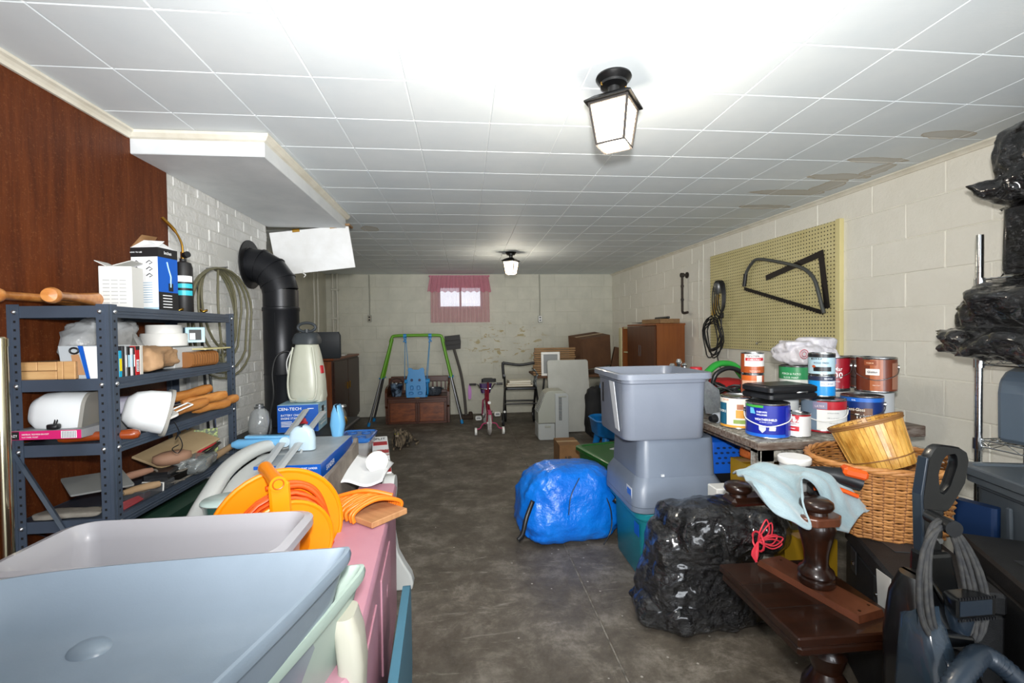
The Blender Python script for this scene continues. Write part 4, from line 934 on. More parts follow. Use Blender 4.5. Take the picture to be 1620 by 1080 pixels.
for z0_, z1_, mm in ((.125, .15, m_ink), (.10, .118, M('ink_cyan', '#2fb6c6', .4)), (.07, .09, M('ink_cyan', '#2fb6c6', .4))):
    b.add([(.0336*cos(a), .0336*sin(a), z) for z in (z0_, z1_) for a in [RAD(-130+i*10) for i in range(14)]], [(i, i+1, 15+i, 14+i) for i in range(13)], mm)
b.build('wrap_label', None, t)
b = B(); b.cyl((0, 0, .222), (0, 0, .25), .009, n=10); b.tube(smooth_path([(0, 0, .25), (-.005, -.0, .29), (-.03, -.0, .34), (-.075, .0, .39)], 5), [.0045]*10+[.007]*6, 8); b.build('brass_nozzle', m_brass, t, smooth=50)
b = B(); b.cyl((.012, -.01, .235), (.03, -.02, .238), .013, n=12); b.build('valve_knob', m_bplas, t, smooth=40)
for k, (dx, dy) in enumerate(((.20, .45), (.235, .56))):
    b = B(); b.tube([(.011*cos(a/14*2*pi), .011*sin(a/14*2*pi), .011+.004*sin(a)) for a in range(14)], .0045, 7, closed=True); one(b, 'brass_fitting', m_brass, ('small brass ring nearer on the top shelf edge', 'small brass fitting farther along the top shelf edge')[k], 'fitting', S(dx+.03, dy, 0), smooth=60)
# hose coil hung on the brick
t = thing('hose_coil', 'loose coil of olive grey hose hanging on the white brick', 'hose', (-1.355, 2.62, 1.57))
r = random.Random(8); m_hose = M('olive_hose', '#6d6a52', .5)
b = B()
for k in range(6):
    w1 = .17+.028*k+r.uniform(-.01, .01); sk = r.uniform(-.05, .05); dp = .015+.011*k
    b.tube([(dp, sk*(1-cos(a/24*2*pi))*1.2+w1*sin(a/24*2*pi), -.22+.22*cos(a/24*2*pi)-.03*k*(a in range(8, 17))) for a in range(24)], .0062, 7, closed=True)
b.build('hose_loops', m_hose, t, smooth=60)
b = B(); b.tube(smooth_path([(.05, -.02, .0), (.06, -.05, -.2), (.05, .0, -.45), (.06, .02, -.6)], 5), .006, 7); b.tube(smooth_path([(.05, .05, -.42), (.06, .1, -.48), (.05, .02, -.52), (.06, -.06, -.46), (.05, .0, -.40), (.07, .08, -.46)], 5), .006, 7); b.build('hose_tail', m_hose, t, smooth=60)
b = B(); b.cyl((-.02, 0, .0), (.09, 0, .008), .004, n=8); b.build('wall_nail', m_steel, t)
for k, (y, tilt, lab, mm, rr) in enumerate(((2.48, .05, 'black rod leaning on the brick behind the shelf, nearest of three', m_bplas, .007), (2.52, .06, 'chrome rod leaning on the brick behind the shelf beside the black one', m_chrome, .008))):
    b = B(); b.tube([(0, .12, 0), (0, 0, 1.5-.35*k)], rr, 8); one(b, 'rod', mm, lab, 'rod', (-1.345+.02*k, y, 0), smooth=60)
b = B(); b.b2(-.01, .01, -.035, .035, 0, 1.05, .003); one(b, 'grey_plank', M('grey_board', '#8e9192', .7), 'grey upright plank leaning on the brick behind the shelf', 'plank', (-1.355, 2.43, 0))
b = B(); b.b2(-.01, .01, -.05, .05, 0, .86, .003); one(b, 'wood_plank', m_slat, 'pale wooden upright plank behind the third shelf', 'plank', (-1.365, 2.345, 0))
# second shelf
t = thing('plywood_crate', 'pale jointed wood box at the left end of the second shelf', 'box', S(.0, .0, 1))
b = B(); b.b2(.006, .17, .03, .16, 0, .055, .002); b.build('core', m_slat, t)
mw = M('pale_pine', '#b98a58', .6, col2='#cfa570', nscale=7, stretch=(1, 6, 6))
for x0, x1, z0_, z1_ in ((.008, .06, .028, .055), (.062, .115, .028, .055), (.008, .115, .0, .026), (.117, .133, 0, .056), (.135, .168, 0, .056)):
    q = B(); q.b2(x0, x1, .024, .03, z0_, z1_, .0015); q.build('wood_piece', mw, t)
t = thing('bulb_box', 'silver grey window-front box at the left of the second shelf', 'box', S(.125, .035, 1), .0)
b = B(); b.rings([[(0, 0, 0), (.13, 0, 0), (.13, .1, 0), (0, .1, 0)], [(-.012, 0, .103), (.13, 0, .103), (.13, .1, .103), (-.012, .1, .103)]]); b.build('carton', M('silver_card', '#aeb4b8', .4), t)
b = B(); b.add([(.045, -.001, .103), (.06, -.001, .103), (.078, -.001, 0), (.068, -.001, 0)], [(0, 1, 2, 3)], m_bblue); b.add([(.062, -.0015, .1), (.13, -.0015, .1), (.13, -.0015, 0), (.08, -.0015, 0)], [(0, 1, 2, 3)], m_ink)
b.add([(.026, -.0025, .075), (.048, -.0025, .077), (.066, -.0025, .012), (.036, -.0025, .012)], [(0, 1, 2, 3)], M('window_tan', '#b0835c', .6))
b.tube([(.035+.013*cos(a/12*2*pi), -.002, .088+.009*sin(a/12*2*pi)) for a in range(12)], .003, 5, closed=True, mat=m_inkk); b.text('GE', .02, lambda u, v: (.010+u*.6+(v*-.1), -.002, .012+v), m_inkk); b.build('printed_front', None, t)
bk = [('#12a0c8', 'slim blue and yellow booklet among upright cases', .012, .085, True), ('#2a2b2f', 'black case, first of the dark upright cases', .012, .10, False), ('#9fa4a8', 'thin grey case between the dark upright cases', .007, .098, False), ('#1b1b1e', 'second black case among the upright cases', .013, .098, False), ('#d6d3d8', 'white pictured case among the upright cases', .010, .092, False), ('#242226', 'thin dark case beside the red one', .008, .095, False), ('#b3141c', 'bright red case with barcode on the second shelf', .020, .098, False), ('#c4c1ba', 'pale grey case right of the red one', .014, .10, False)]
y = .055
for c, l, th, h, yel in bk:
    t = thing('media_case', l, 'case', (SX1-.012, SY0+y+th/2, LV[1]+.0005), group='upright cases on the second shelf')
    b = B(); b.b2(-.13, 0, -th/2, th/2, 0, h, .0012); b.build('case', M('case_'+c[1:], c, .4), t)
    q = B()
    if yel: q.b2(.0002, .0009, -th/2+.001, th/2-.001, .02, .06, 0, M('ink_yellow', '#e3d11a', .4)); q.build('spine_print', None, t)
    elif c == '#b3141c':
        for k in range(7): q.b2(.0002, .0009, -.005, .005, .015+k*.005, .0175+k*.005, 0, m_inkk)
        q.b2(0, .0005, -.006, .006, .012, .052, 0, m_ink); q.b2(.0, .0009, -.0095, .0095, .085, .098, 0, m_inkk); q.build('barcode', None, t)
    elif h < .1: q.b2(.0002, .0009, -th/2+.002, th/2-.002, .03, .07, 0, m_bpale if th > .009 else m_ink); q.build('spine_print', None, t)
    y += th+.002
def crumple(w_, d, h, seed, amp=.012, n=26, ridge=1.0):
    def f(u, v):
        a = u*2*pi; e = .55; ph = (v-.5)*pi
        cx, sx = cos(a), sin(a); cz, sz = cos(ph), sin(ph); g = lambda t, p: math.copysign(abs(t)**p, t)
        x, y, z = w_/2*g(cz, e)*g(cx, e), d/2*g(cz, e)*g(sx, e), h/2*g(sz, e)
        p = V((x, y, z))*(9/ridge); q = noise.noise(p+V((seed, 0, 0)))+.6*noise.noise(p*2.3+V((0, seed, 0)))+.4*abs(noise.noise(p*4.1))
        k = 1+q*amp/max(min(w_, d, h)/2, .01); return (x*k, y*k, z*(1+.5*(k-1))+h/2)
    return f
def bag(name, mat, label, cat, loc, w_, d, h, seed, amp=.012, rz=0, nu=56, nv=28, ridge=1, rot=None, **kw):
    b = B(); b.grid(nu, nv, crumple(w_, d, h, seed, amp, ridge=ridge), wrapu=True)
    mn = min(q[2] for q in b.v); b.v = [(x, y, z-mn) for x, y, z in b.v]
    return one(b, name, mat, label, cat, loc, rz, smooth=70, rot=rot, **kw)
m_kraft = M('kraft_paper', '#9c7a58', .8, col2='#b08d69', nscale=6, bump=.5, bscale=22, bdist=.01)
m_poly = M('clear_polythene', '#b9bcbd', .25, alpha=.55, bump=.5, bscale=30, bdist=.01)
bag('paper_bag', m_kraft, 'crumpled tan paper bag in the middle of the second shelf', 'bag', S(.20, .28, 1), .13, .22, .085, 3, .022, ridge=.8)
t = thing('corrugated_roll', 'x', 'x'); bpy.data.objects.remove(t)
b = B(); n_ = 22
b.rings([[(x*(1+.05*(k % 2)), -.1+k*.2/n_, z*(1+.05*(k % 2))+.032) for x, z in rrect(.11, .062, .02, 4)] for k in range(n_+1)]); one(b, 'corrugated_wrap', M('brown_corrugated', '#8c5a2c', .6, coat=.3), 'brown corrugated cardboard wrap at the far end of the second shelf', 'cardboard', S(.215, .56, 1), smooth=20)
bag('plastic_bag', m_poly, 'cloudy clear plastic bag slumped at the back of the second shelf', 'bag', S(.09, .26, 1), .14, .22, .19, 11, .04, ridge=.7)
t = thing('plastic_tub', 'stacked white round tubs on the kraft parcels of the second shelf', 'tub', S(.14, .50, 1)); t.location.z = LV[1]+.088
b = B(); b.lathe([(.075, 0), (.08, .004), (.08, .05), (.077, .054), (0, .054)], n=32); b.build('lower_tub', m_wplas, t, smooth=40)
b = B(); b.lathe([(.062, .054), (.062, .085), (.06, .088), (0, .088)], n=32); b.build('upper_lid', m_wplas, t, smooth=40)
b = B(); b.b2(-.09, .09, -.09, .12, -.087, -.003, .004); b.build('support_block', M('shelf_support_white', '#b9bcbc', .6), t)
t = thing('baby_box', 'pale blue picture box beside the white tubs', 'box', S(.2, .60, 1), .62); t.location.z = LV[1]+.102
b = B(); b.b2(-.035, .035, -.04, .04, 0, .065, .001, m_bpale); b.build('carton', None, t)
b = B(); b.b2(-.022, .022, -.0408, -.04, .01, .055, 0, m_inkk); b.b2(.035, .0358, -.03, .03, .02, .045, 0, M('skin_print', '#b98d7d', .5)); b.b2(-.02, .0, -.0412, -.0405, .012, .04, 0, m_ink); b.build('printed_picture', None, t)
b = B(); b.b2(-.13, .02, -.03, .13, 0, .0, 0); b = B(); b.b2(-.12, .03, -.05, .16, 0, .006, .001); one(b, 'yellow_folder', M('pale_yellow_card', '#c9c08c', .7), 'pale yellow folder on the brown wrap near the far post', 'folder', (SX1-.03, SY0+.58, LV[1]+.071), 0)
# third shelf
m_lampw = M('white_enamel', '#dfe2e3', .3)
def shade(label, loc, rot, s=1):
    t = thing('fluorescent_shade', label, 'light fitting', loc, rot=rot)
    out = [(-.11, 0), (-.105, .05), (-.08, .1), (-.04, .125), (.04, .125), (.08, .1), (.105, .05), (.11, 0)]; out = [(x*s, z*s) for x, z in out]; inn = [(x*.95, z*.95) for x, z in out]
    b = B(); L = .15*s
    b.rings([[(x, -L/2, z) for x, z in out]+[(x, -L/2, z) for x, z in reversed(inn)], [(x, L/2, z) for x, z in out]+[(x, L/2, z) for x, z in reversed(inn)]]); b.build('curved_shade', m_lampw, t, smooth=35)
    b = B(); b.prism([(x, z) for x, z in out], .008, Matrix(((1, 0, 0, 0), (0, 0, 1, L/2), (0, 1, 0, 0), (0, 0, 0, 1)))); b.build('end_plate', M('grey_end', '#8a8780', .5), t); return t
t = thing('lamp_housing', 'white domed lamp housing on its side, poking out past the corner post', 'light fitting', (-1.235, 1.60, .965), rot=(0, 0, 0))  # lamp housing only
X = Matrix.Translation((0, 0, 0)) @ Euler((.0, RAD(98), .22)).to_matrix().to_4x4()
rg = []
for z, w_, h_ in ((-.115, .03, .05), (-.11, .07, .08), (-.085, .105, .12), (-.04, .125, .14), (.03, .13, .15)): rg.append([(y, x, z) for x, y in rrect(w_, h_, min(w_, h_)*.45, 5)])
b = B(); b.rings(rg, X=X); b.build('housing', m_lampw, t, smooth=50)
b = B(); b.rings([[(y, x, z) for x, y in rrect(.135, .155, .04, 5)] for z in (.03, .04)], X=X); b.build('rim', M('grey_end', '#8a8780', .5), t, smooth=40)
t = thing('lamp_housing', 'white domed lamp housing with grey rim hanging over the third shelf edge', 'light fitting', (-1.085, 1.73, .945), rot=(0, 0, 0))  # second lamp housing, also without a stand
X = Euler((.25, RAD(105), .95)).to_matrix().to_4x4()
b = B(); b.rings([[(x*1.0, y*.8, z*.8) for x, y, z in g] for g in rg], X=X); b.build('housing', m_lampw, t, smooth=50)
b = B(); b.rings([[(y, x*.8, z) for x, y in rrect(.14, .165, .04, 5)] for z in (.024, .034)], X=X); b.build('rim', M('grey_end', '#8a8780', .5), t, smooth=40)
b = B(); b.tube(smooth_path([(0, 0, 0), (.01, .01, -.04), (-.01, .02, -.07), (.012, .0, -.05), (.02, .01, -.09), (.0, .015, -.12), (-.01, .0, -.10), (.015, -.005, -.085)], 5), .0018, 5); one(b, 'lamp_wire', m_wire, 'thin black wire dangling from the third shelf edge', 'wire', (-1.07, 1.80, .895), smooth=60)
t = thing('mounting_kit_box', 'flat magenta and black printed box on the third shelf corner', 'box', (-1.262, 1.51, .905), 0)
b = B(); b.b2(-.1, .1, .0, .16, 0, .026, .001, M('grey_lid', '#8e9094', .5)); b.b2(-.1, .1, -.001, 0, 0, .026, 0, M('magenta_print', '#d3246f', .4)); b.b2(-.1, -.07, -.0016, -.0008, 0.001, .025, 0, m_inkk); b.b2(.045, .088, -.0016, -.0008, .002, .024, 0, m_ink); b.build('carton', None, t)
b = B()
for k in range(9): b.b2(.048+k*.0045, .050+k*.0045, -.0022, -.0014, .003, .023, 0, M('ink_grey', '#8b8d8f', .6))
b.text('EAZY', .010, lambda u, v: (-.085+u*.8, -.0022, .009+v), m_ink); b.text('UNIVERSAL TELEVISION BRACKET', .006, lambda u, v: (-.062+u*.9, -.0022, .014+v), m_ink, -1, sq=.85); b.text('FLAT PANEL MOUNT', .005, lambda u, v: (-.062+u*.9, -.0022, .006+v), m_ink, -1); b.build('lettering', None, t)
b = B(); b.box((0, 0, 0), (.03, .02, .015), .003); b.tube(smooth_path([(0, 0, .005), (-.002, .02, .04), (.02, .03, .07), (.06, .05, .08)], 5), .0022, 6); b.tube(smooth_path([(.006, 0, .005), (.005, .02, .035), (.03, .03, .06), (.06, .05, .07)], 5), .0022, 6); one(b, 'lamp_plug', m_bplas, 'small black plug and cord resting on the magenta box', 'plug', (-1.25, 1.525, .940), smooth=50)
bag('zip_bag', M('violet_polythene', '#a79fbc', .2, col2='#d3d5dc', nscale=9, alpha=.75), 'clear purple-edged plastic pouch behind the magenta box', 'bag', (-1.285, 1.70, .935), .15, .15, .05, 5, .02)
b = B(); b.b2(-.08, .08, -.07, .07, 0, .05, .003); one(b, 'grey_carton', M('grey_lid', '#8e9094', .5), 'grey carton at the back left of the third shelf', 'box', S(.09, .17, 2))
t = thing('wooden_handle', 'orange-brown turned wooden handle lying along the third shelf front', 'tool', (-1.29, 1.55, .902), rot=(0, 0, .12))  # bare turned handle, no tool head modelled
b = B(); b.lathe([(0, 0), (.014, .004), (.017, .02), (.015, .08), (.013, .15), (.017, .2), (.012, .215), (0, .22)], n=14, X=Matrix.Translation((.03, 0, -.003)) @ Matrix.Rotation(pi/2, 4, 'Y')); b.build('handle', M('orange_varnish', '#8d3c12', .3, coat=.5), t, smooth=50)
bag('blue_pouch', M('navy_vinyl', '#16295f', .35, bump=.2), 'navy blue vinyl pouch behind the wooden handles', 'pouch', S(.10, .42, 2), .16, .2, .09, 6, .012)
m_han = M('honey_handle', '#a8682c', .35, col2='#bf8444', nscale=7, stretch=(6, 1, 6), coat=.4)
hs = [((-1.165, 1.92, .962), (-1.11, 2.13, .982), 'honey wood handle on top of the pile of handles'), ((-1.15, 1.98, .935), (-1.06, 2.16, .948), 'honey wood handle second from the top of the pile'), ((-1.14, 1.84, .91), (-1.085, 2.05, .935), 'darker honey wood handle at the near side of the pile'), ((-1.13, 2.02, .903), (-1.07, 2.2, .905), 'short honey wood handle low at the far end of the pile'), ((-1.12, 2.16, .906), (-1.078, 2.29, .915), 'stubby orange handle nearest the far post')]
for a, c, l in hs:
    a, c = V(a), V(c); d = c-a; q = B(); L = d.length
    q.lathe([(0, 0), (.011, .003), (.0165, L*.15), (.014, L*.45), (.0175, L*.8), (.014, L*.96), (0, L)], n=14, X=d.to_track_quat('Z', 'Y').to_matrix().to_4x4(), sy=1.25)
    t = thing('tool_handle', l, 'handle', a, group='wooden tool handles on the third shelf'); q.build('grip', m_han, t, smooth=50)  # wooden tool handle, kind of tool left open
    q = B(); q.tube([V((0, 0, 0))-d*.5, V((0, 0, 0))], .005, 8); q.build('tang', m_steel, t, smooth=50)
t = thing('bracket_plate', 'white perforated plastic bracket at the front of the third shelf', 'bracket', (-1.12, 1.80, .905), rot=(.15, -.35, .9))
b = B(); b.rings([[(x, y, z) for x, y in rrect(.11, .06, .012, 3)] for z in (-.004, .004)]); b.build('plate', m_wplas, t, smooth=40)
for x, y in ((-.035, .012), (-.015, -.012), (.01, .014), (.03, -.01)):
    q = B(); q.cyl((x, y, .003), (x, y, .006), .008, n=12); q.build('hole_ring', m_inkk, t)
b = B(); b.box((.085, 0, 0), (.06, .006, .006), .002); b.box((.085, .035, 0), (.06, .006, .006), .002); b.box((.115, .017, 0), (.006, .04, .006), .002); b.build('loop_end', m_wplas, t)
# fourth shelf
b = B(); b.rings([[(x, y, z) for x, y in rrect(.16, .14, .004, 2)] for z in (0, .006)]); one(b, 'grey_tile', M('grey_sheet', '#7f8180', .6), 'square grey sheet tilted up on the fourth shelf', 'sheet', (-1.235, 1.665, .72), rot=(.20, .06, .85))
m_dust = M('dusty_steel', '#6f6a63', .7, .3, col2='#8a8378', nscale=20); m_oldw = M('dusty_wood', '#8b7152', .8, col2='#a08565', nscale=9)
def trowel(label, loc, rz, s=1, mw=None, tilt=0):
    t = thing('trowel', label, 'trowel', loc, rot=(0, tilt, rz))
    b = B(); b.add([(0, 0, .001), (.05*s, .035*s, .001), (.15*s, 0, .001), (.05*s, -.035*s, .001)], [(0, 1, 2, 3)]); b.build('blade', m_dust, t, solid=.002)
    b = B(); b.tube(smooth_path([(.01, 0, .002), (-.02, 0, .008), (-.03, 0, .025), (-.05, 0, .03)], 4), .004, 6); b.build('shank', m_dust, t, smooth=60)
    b = B(); b.tube([(-.045, 0, .03), (-.07, 0, .031), (-.12, 0, .031), (-.15, 0, .03)], [.009, .013, .014, .011], 10); b.build('handle', mw or m_oldw, t, smooth=50); return t
trowel('dusty pointed trowel at the near corner of the fourth shelf', (-1.185, 1.63, .652), -2.2, .8)
trowel('dusty trowel with tan handle deeper on the fourth shelf', (-1.20, 1.78, .66), .6, 1)
trowel('old trowel with pinkish wooden handle beside the corner post', (-1.16, 1.88, .68), 1.2, 1, M('pink_wood', '#96705c', .7))
bag('rag_heap', M('dusty_rag', '#77726a', .9, col2='#928c81', nscale=10, bump=.4), 'dusty grey rag heap along the near edge of the fourth shelf', 'rag', S(.12, .05, 3), .16, .06, .018, 9, .006)
b = B(); b.b2(-.07, .07, -.15, .15, 0, .010, .002); one(b, 'tan_board', M('tan_board', '#b09a78', .6, col2='#a08a68', nscale=5), 'tan board propped lengthwise at the back of the fourth shelf', 'board', (-1.21, 2.06, .735), rot=(.18, .35, -.15))
t = thing('seed_packet', 'green leafy picture packet propped at the far end of the fourth shelf', 'packet', (-1.17, 2.19, .648), rot=(-.15, 0, .5))
b = B(); b.b2(-.045, .045, 0, .006, 0, .14, .001); b.build('card', M('packet_green', '#36442a', .5, col2='#93a352', nscale=60, lo=.45, hi=.58), t)
bag('blister_pack', M('clear_blister', '#9da3a3', .12, alpha=.6, metal=.3), 'clear plastic blister bag of metal parts on the fourth shelf', 'bag', (-1.15, 2.03, .647), .12, .2, .06, 21, .02)
t = thing('hedge_shears', 'long shears with serrated dark blade and wooden handle along the fourth shelf front', 'shears', (-1.115, 1.85, .665), rot=(0, 0, 0))
b = B(); b.box((0, .1, 0), (.004, .24, .03), .001, (0, .3, -.04)); b.build('blade', M('dark_blade', '#1e1a18', .5, .6), t)
b = B()
for k in range(24): b.box((.006, .0+k*.009, -.015), (.004, .004, .006), 0)
stuff(b.build('teeth', m_dust, t))
b = B(); b.tube([(.0, .22, .0), (.005, .30, .01), (.01, .42, .022)], [.012, .016, .014], 10); b.build('handle', m_oldw, t, smooth=50)
t = thing('tin_snips', 'red and black gripped snips on the fourth shelf', 'snips', (-1.115, 2.02, .70), rot=(.08, 0, .05))
for s, mm, nm in ((-1, m_red, 'red_grip'), (1, m_bplas, 'black_grip')):
    b = B(); b.tube(smooth_path([(0, 0, 0), (s*.02, .06, .01), (s*.012, .13, .012), (s*.01, .17, .012)], 4), .009, 8, flat=.7); b.build(nm, mm, t, smooth=60)
b = B(); b.add([(0, 0, 0), (.012, -.05, 0), (0, -.09, 0), (-.012, -.05, 0)], [(0, 1, 2, 3)]); b.build('jaws', m_steel, t, solid=.005)
t = thing('fuse_case', 'clear divided plastic case with a white strip on the fourth shelf', 'case', (-1.135, 1.75, .648), rot=(0, .06, 0))
b = B(); b.b2(-.04, .03, -.07, .1, 0, .03, .002); b.build('case', M('smoked_clear', '#4a4c50', .15, alpha=.75), t)
b = B(); b.b2(-.042, .032, .03, .036, 0, .0315, .001); b.build('divider', m_wplas, t)
for k in range(5):
    b = B(); b.tube(smooth_path([(0, 0, 0), (.01, .05, .006), (0, .12, .002)], 4), .004, 6); one(b, 'cable_tie', M('dull_red', '#7c2a30', .5), 'dull red strap, %s in the little stack at the near post' % ('lowest', 'second lowest', 'middle', 'second from the top', 'topmost')[k], 'strap', (-1.115-.007*k, 1.60+.004*k, .649+.002*k), -.05*k, group='red straps on the fourth shelf', smooth=60)
b = B(); b.lathe([(0, 0), (.04, .004), (.052, .02), (.05, .04), (.03, .05), (0, .052)], n=20, sx=1.3, sy=.8); one(b, 'sanding_pad', M('pink_tan', '#93705a', .7), 'rounded pinkish sanding block near the corner post', 'block', (-1.17, 1.95, .70), .8, smooth=60)
b = B(); b.b2(-.045, .045, -.1, .1, 0, .05, .008); one(b, 'black_sander', m_bplas, 'black block under the pinkish sanding pad', 'block', (-1.18, 1.93, .648), .2)
# fifth shelf: green toolbox
t = thing('toolbox', 'dark green metal toolbox on the fifth shelf', 'toolbox', S(.17, .42, 4), 0); m_tg = M('toolbox_green', '#1f3d30', .4, .2)
b = B(); b.b2(-.09, .09, -.24, .24, 0, .10, .006); b.build('body', m_tg, t)
b = B(); b.rings([ring(.182, .482, .01, .10), ring(.182, .482, .01, .135), ring(.12, .48, .01, .165)]); b.build('lid', m_tg, t)
b = B(); b.box((.095, .05, .105), (.008, .03, .04), .003); b.build('latch', m_steel, t); b = B(); b.tube([(-.0, -.06, .165), (0, -.05, .185), (0, .05, .185), (0, .06, .165)], .006, 8); b.build('handle', m_tg, t, smooth=60)
b = B(); b.tube([(0, 0, 0), (.003, 0, .03), (.0, 0, .06), (0, 0, .075)], [.009, .011, .013, .009], 12); one(b, 'red_screwdriver', M('red_handle', '#9c2020', .3, coat=.4), 'red screwdriver handle standing before the green toolbox', 'screwdriver', S(.275, .22, 4), smooth=60)
bag('stone_block', M('grey_stone', '#7b6f62', .9, col2='#8b8072', nscale=12, bump=.5), 'grey brown stone at the far front of the fifth shelf', 'stone', S(.235, .6, 4), .09, .18, .09, 30, .01)
# chrome pole at the far left
b = B(); b.cyl((0, 0, 0), (0, 0, 1.21), .0135, n=20); b.lathe([(.0145, 1.19), (.0145, 1.21), (.01, 1.214), (0, 1.214)], n=20); one(b, 'chrome_pole', M('champagne_chrome', '#cfc6a8', .15, 1), 'shiny chrome pole standing left of the shelving unit', 'pole', (-1.183, 1.30, 0), smooth=40)
# ------------------------------------------------------------------ the middle cluster: toy furniture, boxes, cords
m_pinkp = M('pink_plastic', '#b98494', .45, col2='#c2909f', nscale=3); m_toyw = M('toy_white', '#bfc2c0', .4); m_cream2 = M('toy_cream', '#b3b1a3', .4)
t = thing('toy_chest', 'long pink plastic toy chest beside the aisle', 'chest', (-.350, 1.46, 0), .07)
b = B(); b.rings([ring(.15, 1.16, .03, .0), ring(.155, 1.18, .03, .5), ring(.165, 1.2, .03, .535), ring(.15, 1.18, .03, .55)]); b.build('chest_body', m_pinkp, t, smooth=35)
for y in (-.3, .1):
    q = B(); q.box((.079, y, .30), (.006, .28, .3), .002); q.build('side_panel', m_pinkp, t)
b = B(); b.cyl((.075, .12, .33), (.083, .12, .33), .02, n=16); b.build('handle', m_pinkp, t)
t = thing('toy_slide', 'white plastic toddler slide curving down among the boxes', 'slide', (-.8, 1.8, 0))
def rail(pts, w_, h):
    q = B(); P = smooth_path(pts, 5); rg = []
    for i, p in enumerate(P):
        rg.append([(p.x-.8*0+dx, p.y, p.z+dz) for dx, dz in rrect(w_, h, min(w_, h)*.45, 3)])
    q.rings(rg); return q
off = V((.8, -1.8, 0))
pa = [V(p)+off for p in ((-.86, 1.33, .47), (-.845, 1.45, .575), (-.85, 1.52, .632), (-.86, 1.62, .675), (-.89, 1.8, .712), (-.88, 1.98, .732), (-.84, 2.1, .725), (-.79, 2.2, .67))]
pb = [p+V((.105, .0, -.02)) for p in pa]
rail(pa, .06, .05).build('side_rail', m_toyw, t, smooth=50)
q = B(); P1 = smooth_path(pa, 4); q.rings([[(p.x+.02, p.y, p.z-.03), (p.x+.15, p.y, p.z-.03), (p.x+.15, p.y, p.z-.04), (p.x+.02, p.y, p.z-.04)] for p in P1]); q.build('slide_bed', m_toyw, t)
for yy in (-.3, .3):
    q = B(); q.rings([ring(.04, .08, .018, 0, cx=-.10, cy=yy), ring(.04, .08, .018, .58 if yy < 0 else .68, cx=-.085, cy=yy)]); q.build('support_leg', m_toyw, t)
# white leg with flared foot on the aisle side
t = thing('toy_frame_leg', 'white plastic toy frame leg with flared foot on the aisle floor', 'toy', (-.30, 2.2, 0))
b = B(); sec = [(-.045, -.10, .0, .04), (.0, .03, .02, .05), (-.0, .0, .10, .045), (-.03, -.05, .2, .035), (-.055, -.06, .32, .03), (-.06, -.06, .45, .03), (-.06, -.06, .52, .03)]
rg = [[(-.10, .03+.0*z, z), (x1, .03, z), (x1, -.03, z), (-.10, -.03, z)] for x1, z in ((.035, 0), (.04, .03), (.03, .07), (.0, .12), (-.03, .18), (-.045, .28), (-.045, .5), (-.05, .545))]
b.rings(rg); b.build('leg', m_toyw, t, smooth=40, bevel=.008)
b = B(); b.cyl((-.075, -.05, .50), (-.03, -.05, .50), .055, n=28); b.build('round_cap', m_toyw, t, smooth=40)
t = thing('toy_leg', 'cream plastic leg of the toy table under the pale green tub', 'toy', (-.25, .93, 0))  # single cream toy leg, no table built on it
b = B(); b.rings([[(-.03, -.03, z) if 0 else (x+dx, y, z) for x, y in rrect(.05, .07, .018, 4)] for dx, z in ((-.005, 0), (0, .3), (.012, .45), (.018, .56), (.012, .62), (0, .66))]); b.build('leg', m_cream2, t, smooth=45)
b = B(); b.cyl((.017, -.02, .47), (.026, -.02, .47), .008, n=10); b.build('screw_cap', M('dark_red', '#6b2430', .4), t)
t = thing('blue_step', 'grey-blue plastic panel leaning low against the pink chest', 'panel', (-.212, 1.3, 0), .05)
b = B(); X = Matrix(((0, 0, 1, 0), (1, 0, 0, 0), (0, 1, 0, .0), (0, 0, 0, 1))); b.prism([(x, y+.17) for x, y in rrect(.66, .34, .05, 5)], .025, X); b.build('panel', M('dusty_blue', '#4a7c92', .45), t, smooth=40)
# support stack under the middle boxes
t = thing('white_bin', 'large white plastic bin holding up the boxes in the middle pile', 'bin', (-.70, 2.05, 0))
b = B(); b.rings([ring(.26, .9, .04, 0), ring(.30, .96, .04, .38), ring(.32, .98, .04, .385), ring(.32, .98, .04, .40)]); b.build('bin_body', m_toyw, t, smooth=40)
t = thing('foam_box', 'white foam box under the blue power tool box', 'box', (-.695, 2.08, .401)); b = B(); b.b2(-.125, .125, -.22, .22, 0, .24, .006); b.build('carton', M('white_foam', '#e4e8ea', .6), t)
t = thing('power_tool_box', 'flat blue and grey box in the middle of the pile', 'box', (-.695, 2.10, .642))
b = B(); b.b2(-.125, .125, -.25, .25, 0, .060, .001, m_bblue); b.b2(-.124, .124, -.249, .249, .0602, .0612, 0, M('box_top_grey', '#a6acb0', .5, col2='#8f979d', nscale=8)); b.build('carton', None, t)
b = B(); b.text('PERFORMAX', .03, lambda u, v: (-.02+u*.8, -.2512, .008+v), m_ink); b.text('RANDOM ORBIT SANDER', .011, lambda u, v: (.06+u*.8, -.2512, .042+v), m_ink); b.text('SANDER', .03, lambda u, v: (.1258, -.12+u, .014+v), m_ink); b.build('lettering', None, t)
m_strip = M('grey_strip', '#b3b8ba', .45)
for k, (a, c, l) in enumerate((((-.741, 1.70, .709), (-.87, 2.6, .80), 'long pale grey strip lying over the tool box, left of the pair'), ((-.682, 1.68, .709), (-.775, 2.58, .79), 'long pale grey strip lying over the tool box, right of the pair'))):
    a, c = V(a), V(c); b = B(); b.tube([(0, 0, 0), c-a], .017, 4, flat=.22); one(b, 'plastic_strip', m_strip, l, 'strip', a)
m_gunb = M('translucent_blue', '#6fb1de', .15, alpha=.85, coat=.5); m_gunw = M('pale_clear', '#c5dcea', .15, alpha=.8)
t = thing('caulking_gun', 'pale blue plastic tool with clear dome and wire handle on the tool box', 'tool', (-.76, 2.08, .728), 0)
